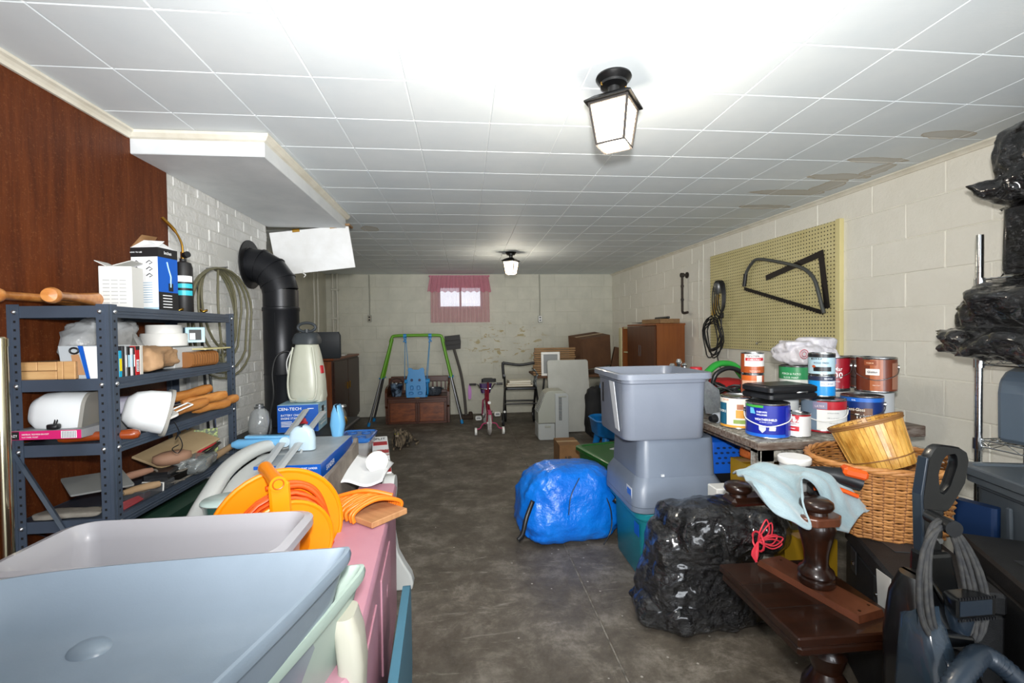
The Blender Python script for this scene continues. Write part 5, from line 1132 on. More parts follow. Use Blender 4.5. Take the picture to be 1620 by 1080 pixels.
b = B(); b.tube([(-.245, 0, .01), (-.22, 0, .012), (-.1, 0, .015), (.02, 0, .02)], [.012, .022, .021, .02], 14); b.build('barrel', m_gunb, t, smooth=50)
b = B(); b.box((-.08, 0, .04), (.22, .035, .012), .004, (0, .02, 0)); b.build('top_rail', m_gunb, t)
b = B(); b.rings([[(x, y, z) for x, y in rrect(w_, .05, .02, 4)] for z, w_ in ((-.02, .11), (.03, .11), (.06, .095), (.08, .06), (.088, .02))]); b.v = [(x+.045, y, z) for x, y, z in b.v]; b.build('dome', m_gunw, t, smooth=50)
b = B(); b.cyl((-.02, -.026, .02), (-.02, .026, .02), .022, n=18); b.build('joint', m_gunw, t, smooth=50)
b = B(); b.tube(smooth_path([(.045, 0, -.01), (.05, -.05, -.03), (.035, -.1, -.055), (-.03, -.15, -.056), (-.08, -.17, -.056)], 5), .006, 8); b.build('wire_handle', m_strip, t, smooth=60)
b = B(); b.rings([[(x+.12-.0, y+.28, z) for x, y in rrect(w_, .06, .02, 4)] for z, w_ in ((-.03, .05), (.03, .07), (.09, .055), (.13, .03))]); b.build('spray_cup', m_gunb, t, smooth=50)
# blue-lidded food container
t = thing('food_container', 'clear food container with blue snap lid by the red and white boxes', 'container', (-.645, 2.78, .50), .0); t.scale = (.9, .9, 1)
b = B(); b.rings([ring(.17, .24, .03, 0), ring(.2, .28, .03, .095)]); b.build('tub', M('clear_tub', '#c9ccd0', .15, alpha=.5), t, smooth=40)
m_lid = M('lid_blue', '#2f6fbf', .2, alpha=.92, coat=.5)
b = B(); b.rings([ring(.21, .29, .035, .092), ring(.22, .30, .04, .10), ring(.22, .30, .04, .112), ring(.205, .285, .035, .116), ring(.19, .27, .03, .110)]); b.build('lid', m_lid, t, smooth=30)
for x, y in ((-.045, -.08), (.045, -.08), (-.045, .07), (.045, .07)):
    q = B(); q.tube([(x+.03*cos(a/20*2*pi), y+.035*sin(a/20*2*pi), .113) for a in range(20)], .0025, 5, closed=True); q.build('lid_ring', _M['lid_blue'], t, smooth=60)
t2 = carton('packing_box', 'cardboard box standing under the blue-lidded container', (-.64, 2.78, 0), .18, .30, .497, 0, m_card)
# red and white boxes
m_rw = M('red_white_print', '#d9d9d6', .4, col2='#b02a33', nscale=16, lo=.52, hi=.56)
t = thing('tall_product_box', 'tall white box with red print and foil wrap beside the aisle', 'box', (-.482, 2.60, 0), .19)
b = B(); b.b2(-.04, .05, -.40, .40, 0, .55, .002); b.build('carton', m_ink, t)
b = B(); b.b2(.0505, .052, -.395, .395, .01, .545); b.build('foil_wrap', M('foil_wrap', '#8d8d90', .25, .7, col2='#5a2a30', nscale=14, lo=.5, hi=.6, bump=.5, bscale=20, bdist=.01), t)
b = B(); b.b2(-.039, .049, -.39, -.26, .5505, .5515, 0, m_red); b.b2(-.039, .049, -.1, .05, .5505, .5515, 0, m_rw); b.b2(-.035, .045, .16, .25, .5505, .5515, 0, m_red)
b.text('SPLIT', .07, lambda u, v: (u*.45, .30+v*1.1, .5518), m_inkk); b.b2(-.04, .03, -.2, -.17, .5505, .5513, 0, m_inkk); b.build('printed_top', None, t)
b = B(); b.grid(14, 14, lambda u, v: (-.56+.20*u, 1.98+.32*v, .575+.06*v*(1-u)+.012*sin(7*u+3*v)-.0*u)); o = one(b, 'paper_sheet', M('white_sheet', '#e6e8ea', .7), 'large white folded paper sheet behind the cord plank', 'paper', smooth=60, solid=.004)
t = thing('jar_lid', 'white round plastic lid standing against the red and white box', 'lid', (-.415, 2.17, .61), rot=(RAD(55), 0, .1))
b = B(); b.lathe([(.045, 0), (.05, .003), (.05, .016), (.047, .018), (0, .018)], n=32); b.build('lid', m_wplas, t, smooth=40)
# upright weathered board
t = thing('weathered_board', 'grey weathered wooden board standing on edge by the blue box', 'board', (-.548, 1.72, .40))
b = B(); X = Matrix(((0, 0, 1, 0), (1, 0, 0, 0), (0, 1, 0, 0), (0, 0, 0, 1))); b.prism([(0, 0), (.0, .215), (.015, .235), (.05, .245), (.10, .262), (.45, .272), (.55, .285), (.57, .30), (.585, .30), (.59, .28), (.59, 0)], .018, X); b.build('board', M('weathered_board', '#6d655d', .85, col2='#857c72', nscale=10, bump=.4), t)
# green cup
t = thing('drinking_cup', 'clear cup lined dark teal standing beside the slide', 'cup', (-.765, 1.53, .565))
b = B(); b.lathe_open([(.045, 0), (.062, .12), (.065, .124), (.062, .126), (.058, .118), (.042, .006), (0, .006)], n=36); b.build('cup_body', M('teal_cup', '#1d5a55', .2, coat=.5), t, smooth=40)
b = B(); b.lathe([(.066, .120), (.069, .124), (.066, .128)], n=36); b.build('rim', M('clear_rim', '#b9cfcb', .15), t, smooth=60)
t = thing('storage_crate', 'white crate under the teal cup and cord reel', 'crate', (-.62, 1.42, 0))
b = B(); b.rings([ring(.28, .30, .03, 0), ring(.30, .32, .03, .395), ring(.31, .33, .03, .398), ring(.31, .33, .03, .41)]); b.build('crate_body', m_toyw, t, smooth=40)
b = B(); b.b2(-.15, -.09, .06, .15, .411, .564, .004); b.build('inner_block', m_toyw, t)
# cord reel
m_or = M('reel_orange', '#f08a00', .35); m_cordo = M('cord_orange', '#e2581a', .4)
t = thing('cord_reel', 'bright orange plastic cord reel with wound orange extension cord', 'reel', (-.548, 1.42, .602), rot=(0, 0, RAD(32)))
def disc(b, y, R, r_in, th): b.rings([[(r*cos(2*pi*i/40), yy, r*sin(2*pi*i/40)) for i in range(40)] for r, yy in ((r_in, y), (R, y), (R, y+th), (r_in, y+th))], False, False)
b = B(); disc(b, .06, .19, .05, .008); b.tube([(.187*cos(2*pi*i/40), .064, .187*sin(2*pi*i/40)) for i in range(40)], .008, 8, closed=True); b.build('far_flange', m_or, t, smooth=40)
b = B(); disc(b, -.06, .125, .03, .008); b.tube([(.122*cos(2*pi*i/40), -.056, .122*sin(2*pi*i/40)) for i in range(40)], .007, 8, closed=True); b.build('near_flange', m_or, t, smooth=40)
b = B(); b.cyl((0, -.06, 0), (0, .06, 0), .06, n=28); b.build('drum', m_or, t, smooth=40)
b = B(); r = random.Random(6)
pts = []
for k in range(13*24):
    a = k/24*2*pi; R = .082+.0042*(k/24)+r.uniform(-.0012, .0012); y = -.045+.09*abs(((k/24*.37) % 2)-1); pts.append((R*cos(a), y, R*sin(a)))
b.tube(pts, .0072, 6); b.build('wound_cord', m_cordo, t, smooth=60)
b = B(); b.tube(smooth_path([(-.04, .03, .15), (.04, .04, .15), (.1, .04, .115), (.13, .03, .04), (.14, .02, -.08), (.12, .0, -.13)], 6), .0075, 8); b.tube(smooth_path([(-.02, .02, .145), (.06, .03, .137), (.11, .025, .09), (.135, .02, .0), (.12, .0, -.11)], 6), .0075, 8); b.build('loose_cord', m_cordo, t, smooth=60)
b = B()
b.box((-.02, -.085, .08), (.055, .016, .23), .006, (0, -.05, 0)); b.build('side_bracket', m_or, t)
b = B(); b.box((-.02, .085, .10), (.045, .012, .19), .006, (0, -.05, 0)); b.build('side_bracket', m_or, t)
b = B(); b.tube([(-.03, -.10, .195), (-.03, -.08, .196), (-.03, .0, .198), (-.03, .09, .196)], [.022, .021, .018, .021], 16); b.build('handle_grip', m_or, t, smooth=50)
b = B(); b.tube([(-.03+.014*cos(2*pi*i/16), -.101, .195+.014*sin(2*pi*i/16)) for i in range(16)], .002, 5, closed=True); b.cyl((-.02, -.096, .03), (-.02, -.088, .03), .012, n=14, mat=None); b.build('cap_ring', M('orange_dark', '#b85a08', .4), t, smooth=60)
# coil of cord on a plank
t = thing('cord_plank', 'orange cord wrapped round a short plywood board on the pink chest', 'cord', (-.375, 1.72, .553), -.72); t.scale = (1.08, 1.3, 1.3)
b = B(); b.b2(-.13, .13, -.06, .06, 0, .016, .002); b.build('plywood_board', M('plywood', '#a8784f', .6, col2='#ba8b60', nscale=8, stretch=(1, 8, 1)), t)
r = random.Random(9); m_cordl = M('cord_light_orange', '#ee7d1c', .4)
for k in range(13):
    x = -.062+k*.0105; q = B(); a0 = r.uniform(-.012, .012)
    loop = [(x-.02+a0, -.068, .004), (x-.022+a0, -.070, .024), (x-.01, -.04, .040+r.uniform(0, .006)), (x+.005, 0, .046+r.uniform(0, .008)), (x+.018, .045, .038), (x+.022, .070, .022), (x+.02, .068, .004)]
    q.tube(smooth_path(loop, 4), .0058, 7); q.build('cord_turn', m_cordl, t, smooth=60)
b = B(); b.tube(smooth_path([(-.08, -.05, .045), (0, .0, .062), (.07, .05, .045)], 5), .006, 7); b.tube(smooth_path([(-.085, -.05, .045), (-.10, -.08, .03), (-.085, -.12, .008), (-.05, -.16, .006)], 5), [.007]*10+[.010]*6, 8); b.tube([(-.10, -.055, .03), (-.085, -.08, .028)], .016, 10); b.build('cord_tail', m_cordl, t, smooth=60)
# ------------------------------------------------------------------ tubs in the foreground
OUT = [(-.225, .895), (-.24, .80), (-.262, .70), (-.288, .60), (-.315, .50), (-.345, .40), (-.40, .33), (-.50, .29), (-.62, .28), (-.74, .30), (-.84, .36), (-.90, .46), (-.92, .58), (-.91, .70), (-.875, .79), (-.82, .845), (-.74, .872), (-.64, .885), (-.54, .892), (-.44, .897), (-.34, .90), (-.26, .902)]
def outline(n=90):
    P = [V((x, y, 0)) for x, y in OUT]; m = len(P); o = []
    for i in range(m):
        a, b_, c, d = P[(i-1) % m], P[i], P[(i+1) % m], P[(i+2) % m]
        for j in range(4):
            t_ = j/4; o.append(.5*((2*b_)+(c-a)*t_+(2*a-5*b_+4*c-d)*t_*t_+(3*b_-a-3*c+d)*t_**3))
    return o
OL = outline(); CT = V((-.60, .60, 0))
def tub_rings(z, depth, off=(0, 0), s=1, wall=.86, lip=.012, dep_o=None):
    R_ = lambda k, zz: [tuple(CT+(p-CT)*s*k+V((off[0], off[1], zz))) for p in OL]
    dep_o = dep_o or depth+.01
    outer = [R_(wall*.99, z-dep_o), R_(.955, z-.05), R_(.975, z-.022), R_(1.0, z-.022), R_(1.006, z-.010), R_(1.0, z)]
    inner = [R_(1-lip*1.5, z+.001), R_(.965, z-.010), R_(.93, z-.035), R_(.90, z-.06), R_(.86, z-.08), R_(.80, z-.093), R_(.7, z-depth+.002), R_(.5, z-depth), R_(.2, z-depth-.001)]
    return outer+inner
m_gtub = M('grey_blue_plastic', '#76838f', .32, col2='#7f8c99', nscale=3, stretch=(1, 1, 1), bump=.04, bscale=300, coat=.15)
t = thing('grey_tub', 'large shallow grey-blue plastic tub in the left foreground', 'tub', (-.6, .6, .585)); 
b = B(); b.rings([[(x+.6, y-.6, z-.585) for x, y, z in r_] for r_ in tub_rings(.80, .105, dep_o=.212)]); b.build('tub_shell', m_gtub, t, smooth=45)
b = B(); b.lathe([(.034, 0), (.031, .006), (.022, .012), (.01, .015), (0, .0155)], n=32, sx=1.0, sy=.8); o = b.build('moulded_dimple', m_gtub, t, smooth=80); o.location = (-.02, .21, .1102)
m_ptub = M('pale_green_plastic', '#9fb0a7', .35)
t = thing('pale_green_tub', 'pale green plastic tub nested beneath the grey tub', 'tub', (-.6, .7, .45))
b = B(); b.rings([[(x+.6, y-.7, z-.45) for x, y, z in r_] for r_ in tub_rings(.715, .13, (.004, .10), 1.0, .84, dep_o=.262)]); b.build('tub_shell', m_ptub, t, smooth=45)
m_fr = M('frosted_plastic', '#b4b3b9', .35, alpha=.86, coat=.2)
t = thing('frosted_bin', 'frosted white rectangular bin behind the grey tub', 'bin', (-.70, 1.14, .412)); t.scale = (1, 1, .95)
b = B(); b.rings([ring(.50, .20, .03, .0), ring(.54, .23, .04, .30), ring(.56, .25, .05, .32), ring(.60, .28, .06, .32), ring(.60, .28, .06, .34), ring(.56, .25, .05, .345), ring(.53, .22, .04, .325), ring(.52, .21, .04, .30), ring(.49, .18, .03, .01)], True, True); b.build('bin_body', m_fr, t, smooth=35)
t = thing('base_tote', 'cream lidded tote carrying the nested tubs in the foreground', 'tote', (-.72, .78, 0))
b = B(); b.rings([ring(.30, .86, .05, 0), ring(.33, .90, .05, .36), ring(.35, .92, .05, .365), ring(.35, .92, .05, .40), ring(.32, .88, .05, .41)]); b.build('tote_body', m_cream2, t, smooth=40)
b = B(); b.b2(-.14, .14, -.3, .18, .411, .449, .01); b.build('lid_rib', m_cream2, t)
# ------------------------------------------------------------------ storage totes in the middle of the room
m_tote = M('tote_grey', '#747b88', .35, col2='#7b828f', nscale=3, coat=.1, bump=.03, bscale=400)
m_toteb = M('tote_blue_grey', '#66707f', .38, col2='#6d7786', nscale=3, bump=.03, bscale=400)
m_teal = M('tote_teal', '#127a86', .35, coat=.1); m_sticker = M('sticker_white', '#c9cdd2', .5)
def tote(name, label, loc, wb, wt, db, dt, h, mat, rz=0, flip=False, lid=None, rim=.022):
    t = thing(name, label, 'tote', loc, rz)
    A = [ring(wb, db, .045, 0), ring(wb+.01, db+.01, .05, .01), ring(wt-.03, dt-.03, .05, h-.05), ring(wt-.02, dt-.02, .05, h-.045), ring(wt-.02, dt-.02, .05, h-.03), ring(wt+rim, dt+rim, .06, h-.028), ring(wt+rim, dt+rim, .06, h-.004), ring(wt+rim-.008, dt+rim-.008, .058, h)]
    I = [ring(wt-.02, dt-.02, .05, h), ring(wt-.03, dt-.03, .05, h-.03), ring(wb, db, .045, .012)] if not lid else []
    rr = A+I
    if flip: rr = [[(x, y, h-z) for x, y, z in r] for r in rr]
    b = B(); b.rings(rr, True, True); b.build('tote_body', mat, t, smooth=40); return t
t = tote('grey_tote', 'open pale grey tote on top of the stack of three', (.935, 2.265, .692), .39, .44, .40, .46, .315, m_tote)
q = B(); q.add([(-.2135, y+dy, z) for y, dy, z in ((-.12, 0, .27), (-.05, 0, .27), (-.085, 0, .04), (-.14, 0, .035))], [(0, 1, 2, 3)]); q.v = [(-.203-.06*(z/.315)*.42, y, z) for x, y, z in q.v]; q.build('white_label_strip', m_sticker, t, solid=.003)
q = B(); q.box((-.222, .06, .2), (.004, .02, .1), .001); q.build('handle_slot', m_bplas, t)
t = tote('upside_down_tote', 'blue-grey tote turned upside down in the middle of the stack', (1.0, 2.275, .352), .37, .43, .39, .45, .338, m_toteb, flip=True, rim=.03)
b = B(); b.rings([ring(.395, .415, .06, .16), ring(.45, .47, .06, .11), ring(.46, .48, .06, .03)], False, False); b.build('flared_skirt', m_toteb, t, smooth=40)
q = B(); q.b2(-.2265, -.2255, -.19, -.12, .05, .11); q.build('white_sticker', m_sticker, t); q = B(); q.b2(-.2275, -.2266, -.18, -.13, .06, .10); q.build('blue_print', m_bblue, t)
q = B(); q.b2(-.09, -.075, -.213, -.205, .165, .175); q.build('paper_scrap', m_sticker, t)
t = tote('teal_tote', 'teal tote at the bottom of the stack on the floor', (1.015, 2.275, 0), .37, .43, .40, .46, .35, m_teal)
q = B(); q.b2(-.205, -.203, -.18, -.12, .22, .28); q.build('sticker', m_bblue, t)
q = B(); q.box((-.02, -.215, .19), (.26, .012, .012), .004); q.build('moulded_rib', m_teal, t)
# green tote and small boxes behind
m_gtote = M('tote_green', '#0b5a1d', .35, coat=.1)
t = thing('green_tote', 'dark green lidded tote behind the blue nylon bag', 'tote', (1.06, 3.06, 0), RAD(12))
b = B(); b.rings([ring(.34, .48, .04, 0), ring(.40, .54, .04, .33), ring(.39, .53, .04, .335)]); b.build('tote_body', m_gtote, t, smooth=40)
for x in (-.06, .06):
    q = B(); q.box((x, -.265, .17), (.02, .02, .3), .005, (RAD(-5), 0, 0)); q.build('moulded_rib', m_gtote, t)
b = B(); b.rings([ring(.42, .57, .05, .335), ring(.44, .59, .05, .345), ring(.44, .59, .05, .365), ring(.42, .57, .05, .372), ring(.37, .52, .04, .372), ring(.36, .51, .04, .366)]); l = b.build('lid', m_gtote, t, smooth=35)
q = B(); q.box((.0, .1, .368), (.05, .03, .002), 0, (0, 0, .5)); q.build('paper_label', m_sticker, l)
q = B(); q.box((-.02, -.285, .22), (.045, .002, .04), 0); q.build('front_label', m_sticker, t)
t = carton('blower_box', 'small brown box with dark printing beside the green tote', (.905, 4.07, 0), .19, .30, .205, -.02, m_card)
b = B(); b.text('AIR', .05, lambda u, v: (-.02+u, -.1512, .08+v), m_inkk, sq=.9); b.text('BLOWER', .05, lambda u, v: (-.0+u*.75, -.1512, .015+v), m_red, sq=.75); b.build('lettering', None, t)
# blue nylon bag
m_nyl = M('blue_nylon', '#0560c4', .3, col2='#0b73d6', nscale=4, bump=.6, bscale=14, bdist=.02, coat=.2)
t = thing('nylon_bag', 'stuffed bright blue nylon bag on the floor in front of the green tote', 'bag', (.59, 2.66, 0), .10)
b = B()
def bb(u, v):
    x, y, z = crumple(.62, .42, .43, 40, .015, ridge=1.1)(u, v); k = z/.42
    x *= 1-.20*k*k; y *= 1-.18*k; 
    p = V((x, y, z))*9; d = .035*abs(noise.noise(p*.8+V((0,0,x*9))))+.016*abs(noise.noise(p*2.2))-.012; x *= 1+d*2; y *= 1+d*2
    return (x, y, z)
b.grid(110, 60, bb, wrapu=True); mn = min(q[2] for q in b.v); b.v = [(x, y, z-mn) for x, y, z in b.v]; b.build('bag_body', m_nyl, t, smooth=80)
b = B(); b.tube(smooth_path([(.02, -.16, .385), (-.04, -.19, .3), (-.06, -.205, .2)], 5), .0025, 6); b.tube(smooth_path([(.13, -.235, .03), (.18, -.22, .1), (.19, -.20, .2), (.17, -.165, .28)], 5), .0035, 6); stuff(b.build('seam_piping', m_bplas, t, smooth=60))
def strap(name, pts, w_=.028):
    P = smooth_path(pts, 6); q = B(); L = []
    for i, p in enumerate(P):
        a = P[max(i-1, 0)]; c = P[min(i+1, len(P)-1)]; s = (c-a).cross(V((.3, 1, 0))).normalized()*w_/2; L += [tuple(p-s), tuple(p+s)]
    q.add(L, [(2*i, 2*i+1, 2*i+3, 2*i+2) for i in range(len(P)-1)]); q.build(name, m_bplas, t, smooth=60, solid=.003)
strap('shoulder_strap', [(.20, -.215, .27), (.26, -.25, .22), (.32, -.26, .14), (.35, -.24, .07), (.335, -.22, .04), (.30, -.23, .08), (.285, -.21, .2)], .03)
strap('shoulder_strap', [(-.25, -.16, .28), (-.295, -.19, .2), (-.32, -.20, .12), (-.345, -.20, .09)], .025)
b = B(); b.add([(-.01, -.13, .385), (.06, -.09, .41), (.05, -.03, .43), (.02, -.06, .425)], [(0, 1, 2, 3)]); b.build('white_tag', m_sticker, t, solid=.002)
# water table toy
m_tblue = M('toy_blue', '#0f76c4', .35); m_lime = M('toy_lime', '#6fc41a', .35); m_tred = M('toy_red', '#c8151b', .35, bump=.4, bscale=20)
t = thing('water_table', 'blue toddler water table with lime and red toys behind the green tote', 'toy', (1.55, 4.55, 0))
b = B(); b.rings([[(x, y, z) for x, y in rrect(w_, d, .13, 6)] for w_, d, z in ((.40, .34, .12), (.50, .42, .16), (.54, .46, .30), (.56, .48, .31), (.54, .46, .32), (.48, .40, .30), (.46, .38, .20))]); b.build('basin', m_tblue, t, smooth=40)
for sx_ in (-1, 1):
    for sy_ in (-1, 1):
        q = B(); q.tube([(sx_*.17, sy_*.13, .14), (sx_*.20, sy_*.16, 0)], [.04, .03], 12); q.build('leg', m_tblue, t, smooth=50)
b = B(); b.tube(smooth_path([(-.12, .05, .2), (-.13, .05, .38), (-.10, .05, .54), (-.06, .05, .6)], 5), .035, 10, flat=.5); b.build('lime_tower', m_lime, t, smooth=50)
b = B(); b.tube(smooth_path([(-.16, .05, .66), (-.08, .05, .63), (-.03, .05, .56)], 4), .045, 12); b.build('blue_spout', m_tblue, t, smooth=50)
b = B(); b.lathe([(.12, .2), (.10, .3), (.05, .42), (.02, .5), (0, .51)], (-.02, -.08, 0), 9); b.build('red_cone', m_tred, t)
b = B(); b.lathe([(.05, .2), (.06, .23), (.03, .27), (0, .27)], (-.14, -.1, 0), 14); b.build('yellow_cup', M('toy_yellow', '#d6b51a', .4), t, smooth=50)
bag('dark_sack', M('dark_sack', '#17181a', .8, bump=.4), 'dark cloth sack slumped behind the water table toys', 'sack', (1.48, 4.98, 0), .3, .2, .58, 51, .02)
# ------------------------------------------------------------------ black trash bags
def m_trash(): 
    m = bpy.data.materials.new('black_bin_liner'); m.use_nodes = True; n = N(m); pos = n.pos()
    a = n.noise(pos, 9, 6, .6, 1.6); b_ = n.noise(pos, 26, 4, .6, 1.2, (1, .5, 1.6)); v = n.new('TexVoronoi'); v.feature = 'DISTANCE_TO_EDGE'; v.inputs['Scale'].default_value = 13; n.link(pos, v.inputs['Vector'])
    h = n.math('ADD', n.math('MULTIPLY', a, 1.2), n.math('ADD', n.math('MULTIPLY', b_, .9), n.math('MULTIPLY', v.outputs[0], 1.1)))
    n.p.inputs['Base Color'].default_value = (.006, .006, .007, 1); n.p.inputs['Roughness'].default_value = .25; n.p.inputs['Coat Weight'].default_value = .8; n.p.inputs['Coat Roughness'].default_value = .12; n.bump(h, 1.0, .03); return m
m_tb = m_trash()
def remeshed(b, name, mat, parent, vox=.012, disp=0, seed=0, k=9):
    if disp:
        pass
    o = b.build(name, mat, parent); md = o.modifiers.new('r', 'REMESH'); md.mode = 'VOXEL'; md.voxel_size = vox; md.use_smooth_shade = True
    md = o.modifiers.new('s', 'SMOOTH'); md.iterations = 4
    tx = bpy.data.textures.new(name, 'CLOUDS'); tx.noise_scale = .07; tx.noise_depth = 3
    if disp: md = o.modifiers.new('d', 'DISPLACE'); md.texture = tx; md.strength = disp; md.mid_level = .5; md.texture_coords = 'LOCAL'
    return o
t = thing('trash_bag', 'full black bin bag tied with pink-red cord beside the coffee table', 'bag', (.98, 1.84, 0))
b = B(); b.grid(60, 30, crumple(.46, .28, .42, 3, .012, ridge=1), wrapu=True)
q = B(); q.grid(50, 24, crumple(.36, .24, .24, 8, .012, ridge=1), wrapu=True); b.add([(x+.04, y-.05, z+.26) for x, y, z in q.v], q.f)
q = B(); q.grid(30, 16, crumple(.22, .2, .28, 9, .012, ridge=1), wrapu=True); b.add([(x-.07, y+.0, z+.20) for x, y, z in q.v], q.f)
q = B(); q.grid(60, 16, crumple(.52, .32, .13, 12, .012, ridge=1), wrapu=True); b.add([(x-.01, y, z) for x, y, z in q.v], q.f); q = B(); q.grid(40, 16, crumple(.49, .30, .24, 13, .012, ridge=1), wrapu=True); b.add([(x-.005, y, z+.03) for x, y, z in q.v], q.f); b.tube([(.05, -.12, .38), (.13, -.17, .40)], [.10, .05], 14); b.tube(smooth_path([(.12, -.165, .40), (.18, -.15, .41), (.28, -.10, .39)], 4), [.045, .06, .075, .085, .09, .088, .08, .07, .05], 14)
remeshed(b, 'bag_body', m_tb, t, .008, .022)
m_rib = M('red_twine', '#e23b4c', .5)
b = B()
c0 = V((.105, -.235, .41))
b.tube([c0+V((.0, .035*cos(a/12*2*pi), .035*sin(a/12*2*pi))) for a in range(12)], .004, 6, closed=True)
for k, (a, h) in enumerate(((60, .085), (75, .09), (8, .09), (-5, .085), (20, .07))):
    d = V((cos(RAD(a)), 0, sin(RAD(a)))); s = V((-d.z, 0, d.x))*.018
    b.tube(smooth_path([c0, c0+d*h*.5+s+V((0, -.02, 0)), c0+d*h+V((0, -.015, 0)), c0+d*h*.5-s+V((0, -.02, 0)), c0], 5), .0028, 6)
for k in range(7):
    b.tube(smooth_path([c0, c0+V((-.015-.004*k, -.02, -.04)), c0+V((-.035+.006*k, -.03, -.085-.006*(k % 3)))], 4), .0028, 6)
b.build('twine_bow', m_rib, t, smooth=60)
# ------------------------------------------------------------------ dark coffee table and upturned base on it
m_dk = M('dark_stained_wood', '#180b06', .3, spec=.3, col2='#271208', nscale=5, stretch=(1, 7, 3), coat=.3); m_dk2 = M('reddish_stained_wood', '#4a2818', .35, col2='#5b3220', nscale=6, stretch=(6, 1, 3), coat=.2)
t = thing('coffee_table', 'low dark wooden pedestal table in the right foreground', 'table', (1.0, 1.255, -.0), -.02)
b = B(); b.b2(-.165, .165, -.19, .19, .395, .42, .004); b.build('table_top', m_dk, t)
b = B(); b.b2(-.160, .160, -.185, .185, .365, .394, .008); b.build('moulded_edge', m_dk, t)
for y in (-.06, .06):
    q = B(); q.b2(-.164, .164, y-.0006, y+.0006, .4195, .4204); stuff(q.build('board_joint', M('joint_dark', '#0d0705', .6), t))
b = B(); b.lathe([(.05, 0), (.055, .02), (.04, .05), (.035, .07), (.06, .11), (.068, .16), (.06, .21), (.035, .25), (.045, .28), (.05, .30), (.04, .32), (.05, .365)], (0, -.08, 0), 28); b.build('turned_pedestal', m_dk, t, smooth=40)
b = B(); b.rings([ring(.20, .10, .03, 0, cy=-.08), ring(.20, .10, .03, .03, cy=-.08)]); b.build('foot_block', m_dk, t, smooth=40)
t = thing('upturned_table_base', 'dark turned wooden table base standing upside down on the coffee table', 'table base', (1.045, 1.27, .4205))
b = B(); X = Matrix.Rotation(.22, 4, 'Z'); b.add([tuple(X @ V(q)) for q in ((-.05, -.16, 0), (.05, -.16, 0), (.05, .17, 0), (-.05, .17, 0), (-.045, -.155, .018), (.045, -.155, .018), (.045, .165, .018), (-.045, .165, .018))], [(0, 1, 2, 3), (4, 5, 6, 7), (0, 1, 5, 4), (1, 2, 6, 5), (2, 3, 7, 6), (3, 0, 4, 7)]); p = b.build('plank_foot', m_dk2, t)
for x, y in ((.03, -.13), (-.02, -.14), (.02, .14)):
    q = B(); v = X @ V((x, y, .0185)); q.cyl(v, v+V((0, 0, .0008)), .004, n=8); q.build('screw_head', m_dk, p)
b = B(); b.lathe([(.046, .018), (.050, .025), (.048, .037), (.043, .041), (.049, .050), (.046, .062), (.036, .070), (.031, .085), (.033, .115), (.043, .160), (.051, .190), (.046, .205)], n=32); b.build('turned_column', m_dk, t, smooth=40)
b = B(); o8 = [(.062, -.03), (.062, .03), (.035, .06), (-.035, .06), (-.062, .03), (-.062, -.03), (-.035, -.06), (.035, -.06)]
b.prism([(x, y*.8) for x, y in o8], .026, z0=.205); b.build('octagonal_plate', m_dk2, t, bevel=.004)
def bun(x, y, z): 
    q = B(); q.lathe([(.03, 0), (.028, .008), (.04, .014), (.046, .024), (.044, .036), (.034, .044), (0, .046)], (x, y, z), 28); q.build('bun_foot', m_dk, t, smooth=60)
bun(0, 0, .231); bun(-.10, .24, .205); bun(.385, .24, .205)
b = B(); b.b2(-.14, .43, .20, .28, .175, .205, .012); b.b2(-.03, .03, .04, .20, .175, .204, .006); b.build('cross_board', m_dk, t)
for x in (.385,):
    b = B(); b.lathe([(.045, .0), (.05, .02), (.04, .05), (.035, .08), (.05, .14), (.045, .175)], (x, .24, 0), 24); b.build('turned_leg', m_dk, t, smooth=40)
# towel draped over it
up = [(.90, 1.47, .715), (.955, 1.47, .735), (1.01, 1.47, .745), (1.07, 1.46, .745), (1.115, 1.45, .74), (1.16, 1.44, .725), (1.24, 1.42, .70), (1.30, 1.40, .65), (1.325, 1.38, .60)]
lo = [(.845, 1.27, .745), (.875, 1.25, .69), (.925, 1.23, .655), (.985, 1.22, .625), (1.0, 1.27, .70), (1.045, 1.325, .738), (1.10, 1.31, .685), (1.095, 1.28, .60), (1.16, 1.28, .58)]
U, Lw = smooth_path(up, 7), smooth_path(lo, 7)
b = B(); nu = len(U); nv = 22
def tw(u, v):
    i = min(int(round(u*(nu-1))), nu-1); a, c = Lw[i], U[i]; p = a.lerp(c, v)
    bulge = .022*sin(pi*v)*(.6+.4*sin(u*9)); w_ = .007*sin(v*16+u*22)+.010*noise.noise(p*16)
    return (p.x, p.y-w_*.6, p.z+bulge+w_*.8)
b.grid(nu, nv, tw); one(b, 'towel', M('pale_blue_terry', '#788d94', .95, col2='#90a1a6', nscale=7, bump=.7, bscale=260, bdist=.002, sheen=.3), 'pale blue cloth draped over the upturned wooden base', 'cloth', smooth=70, solid=.005)
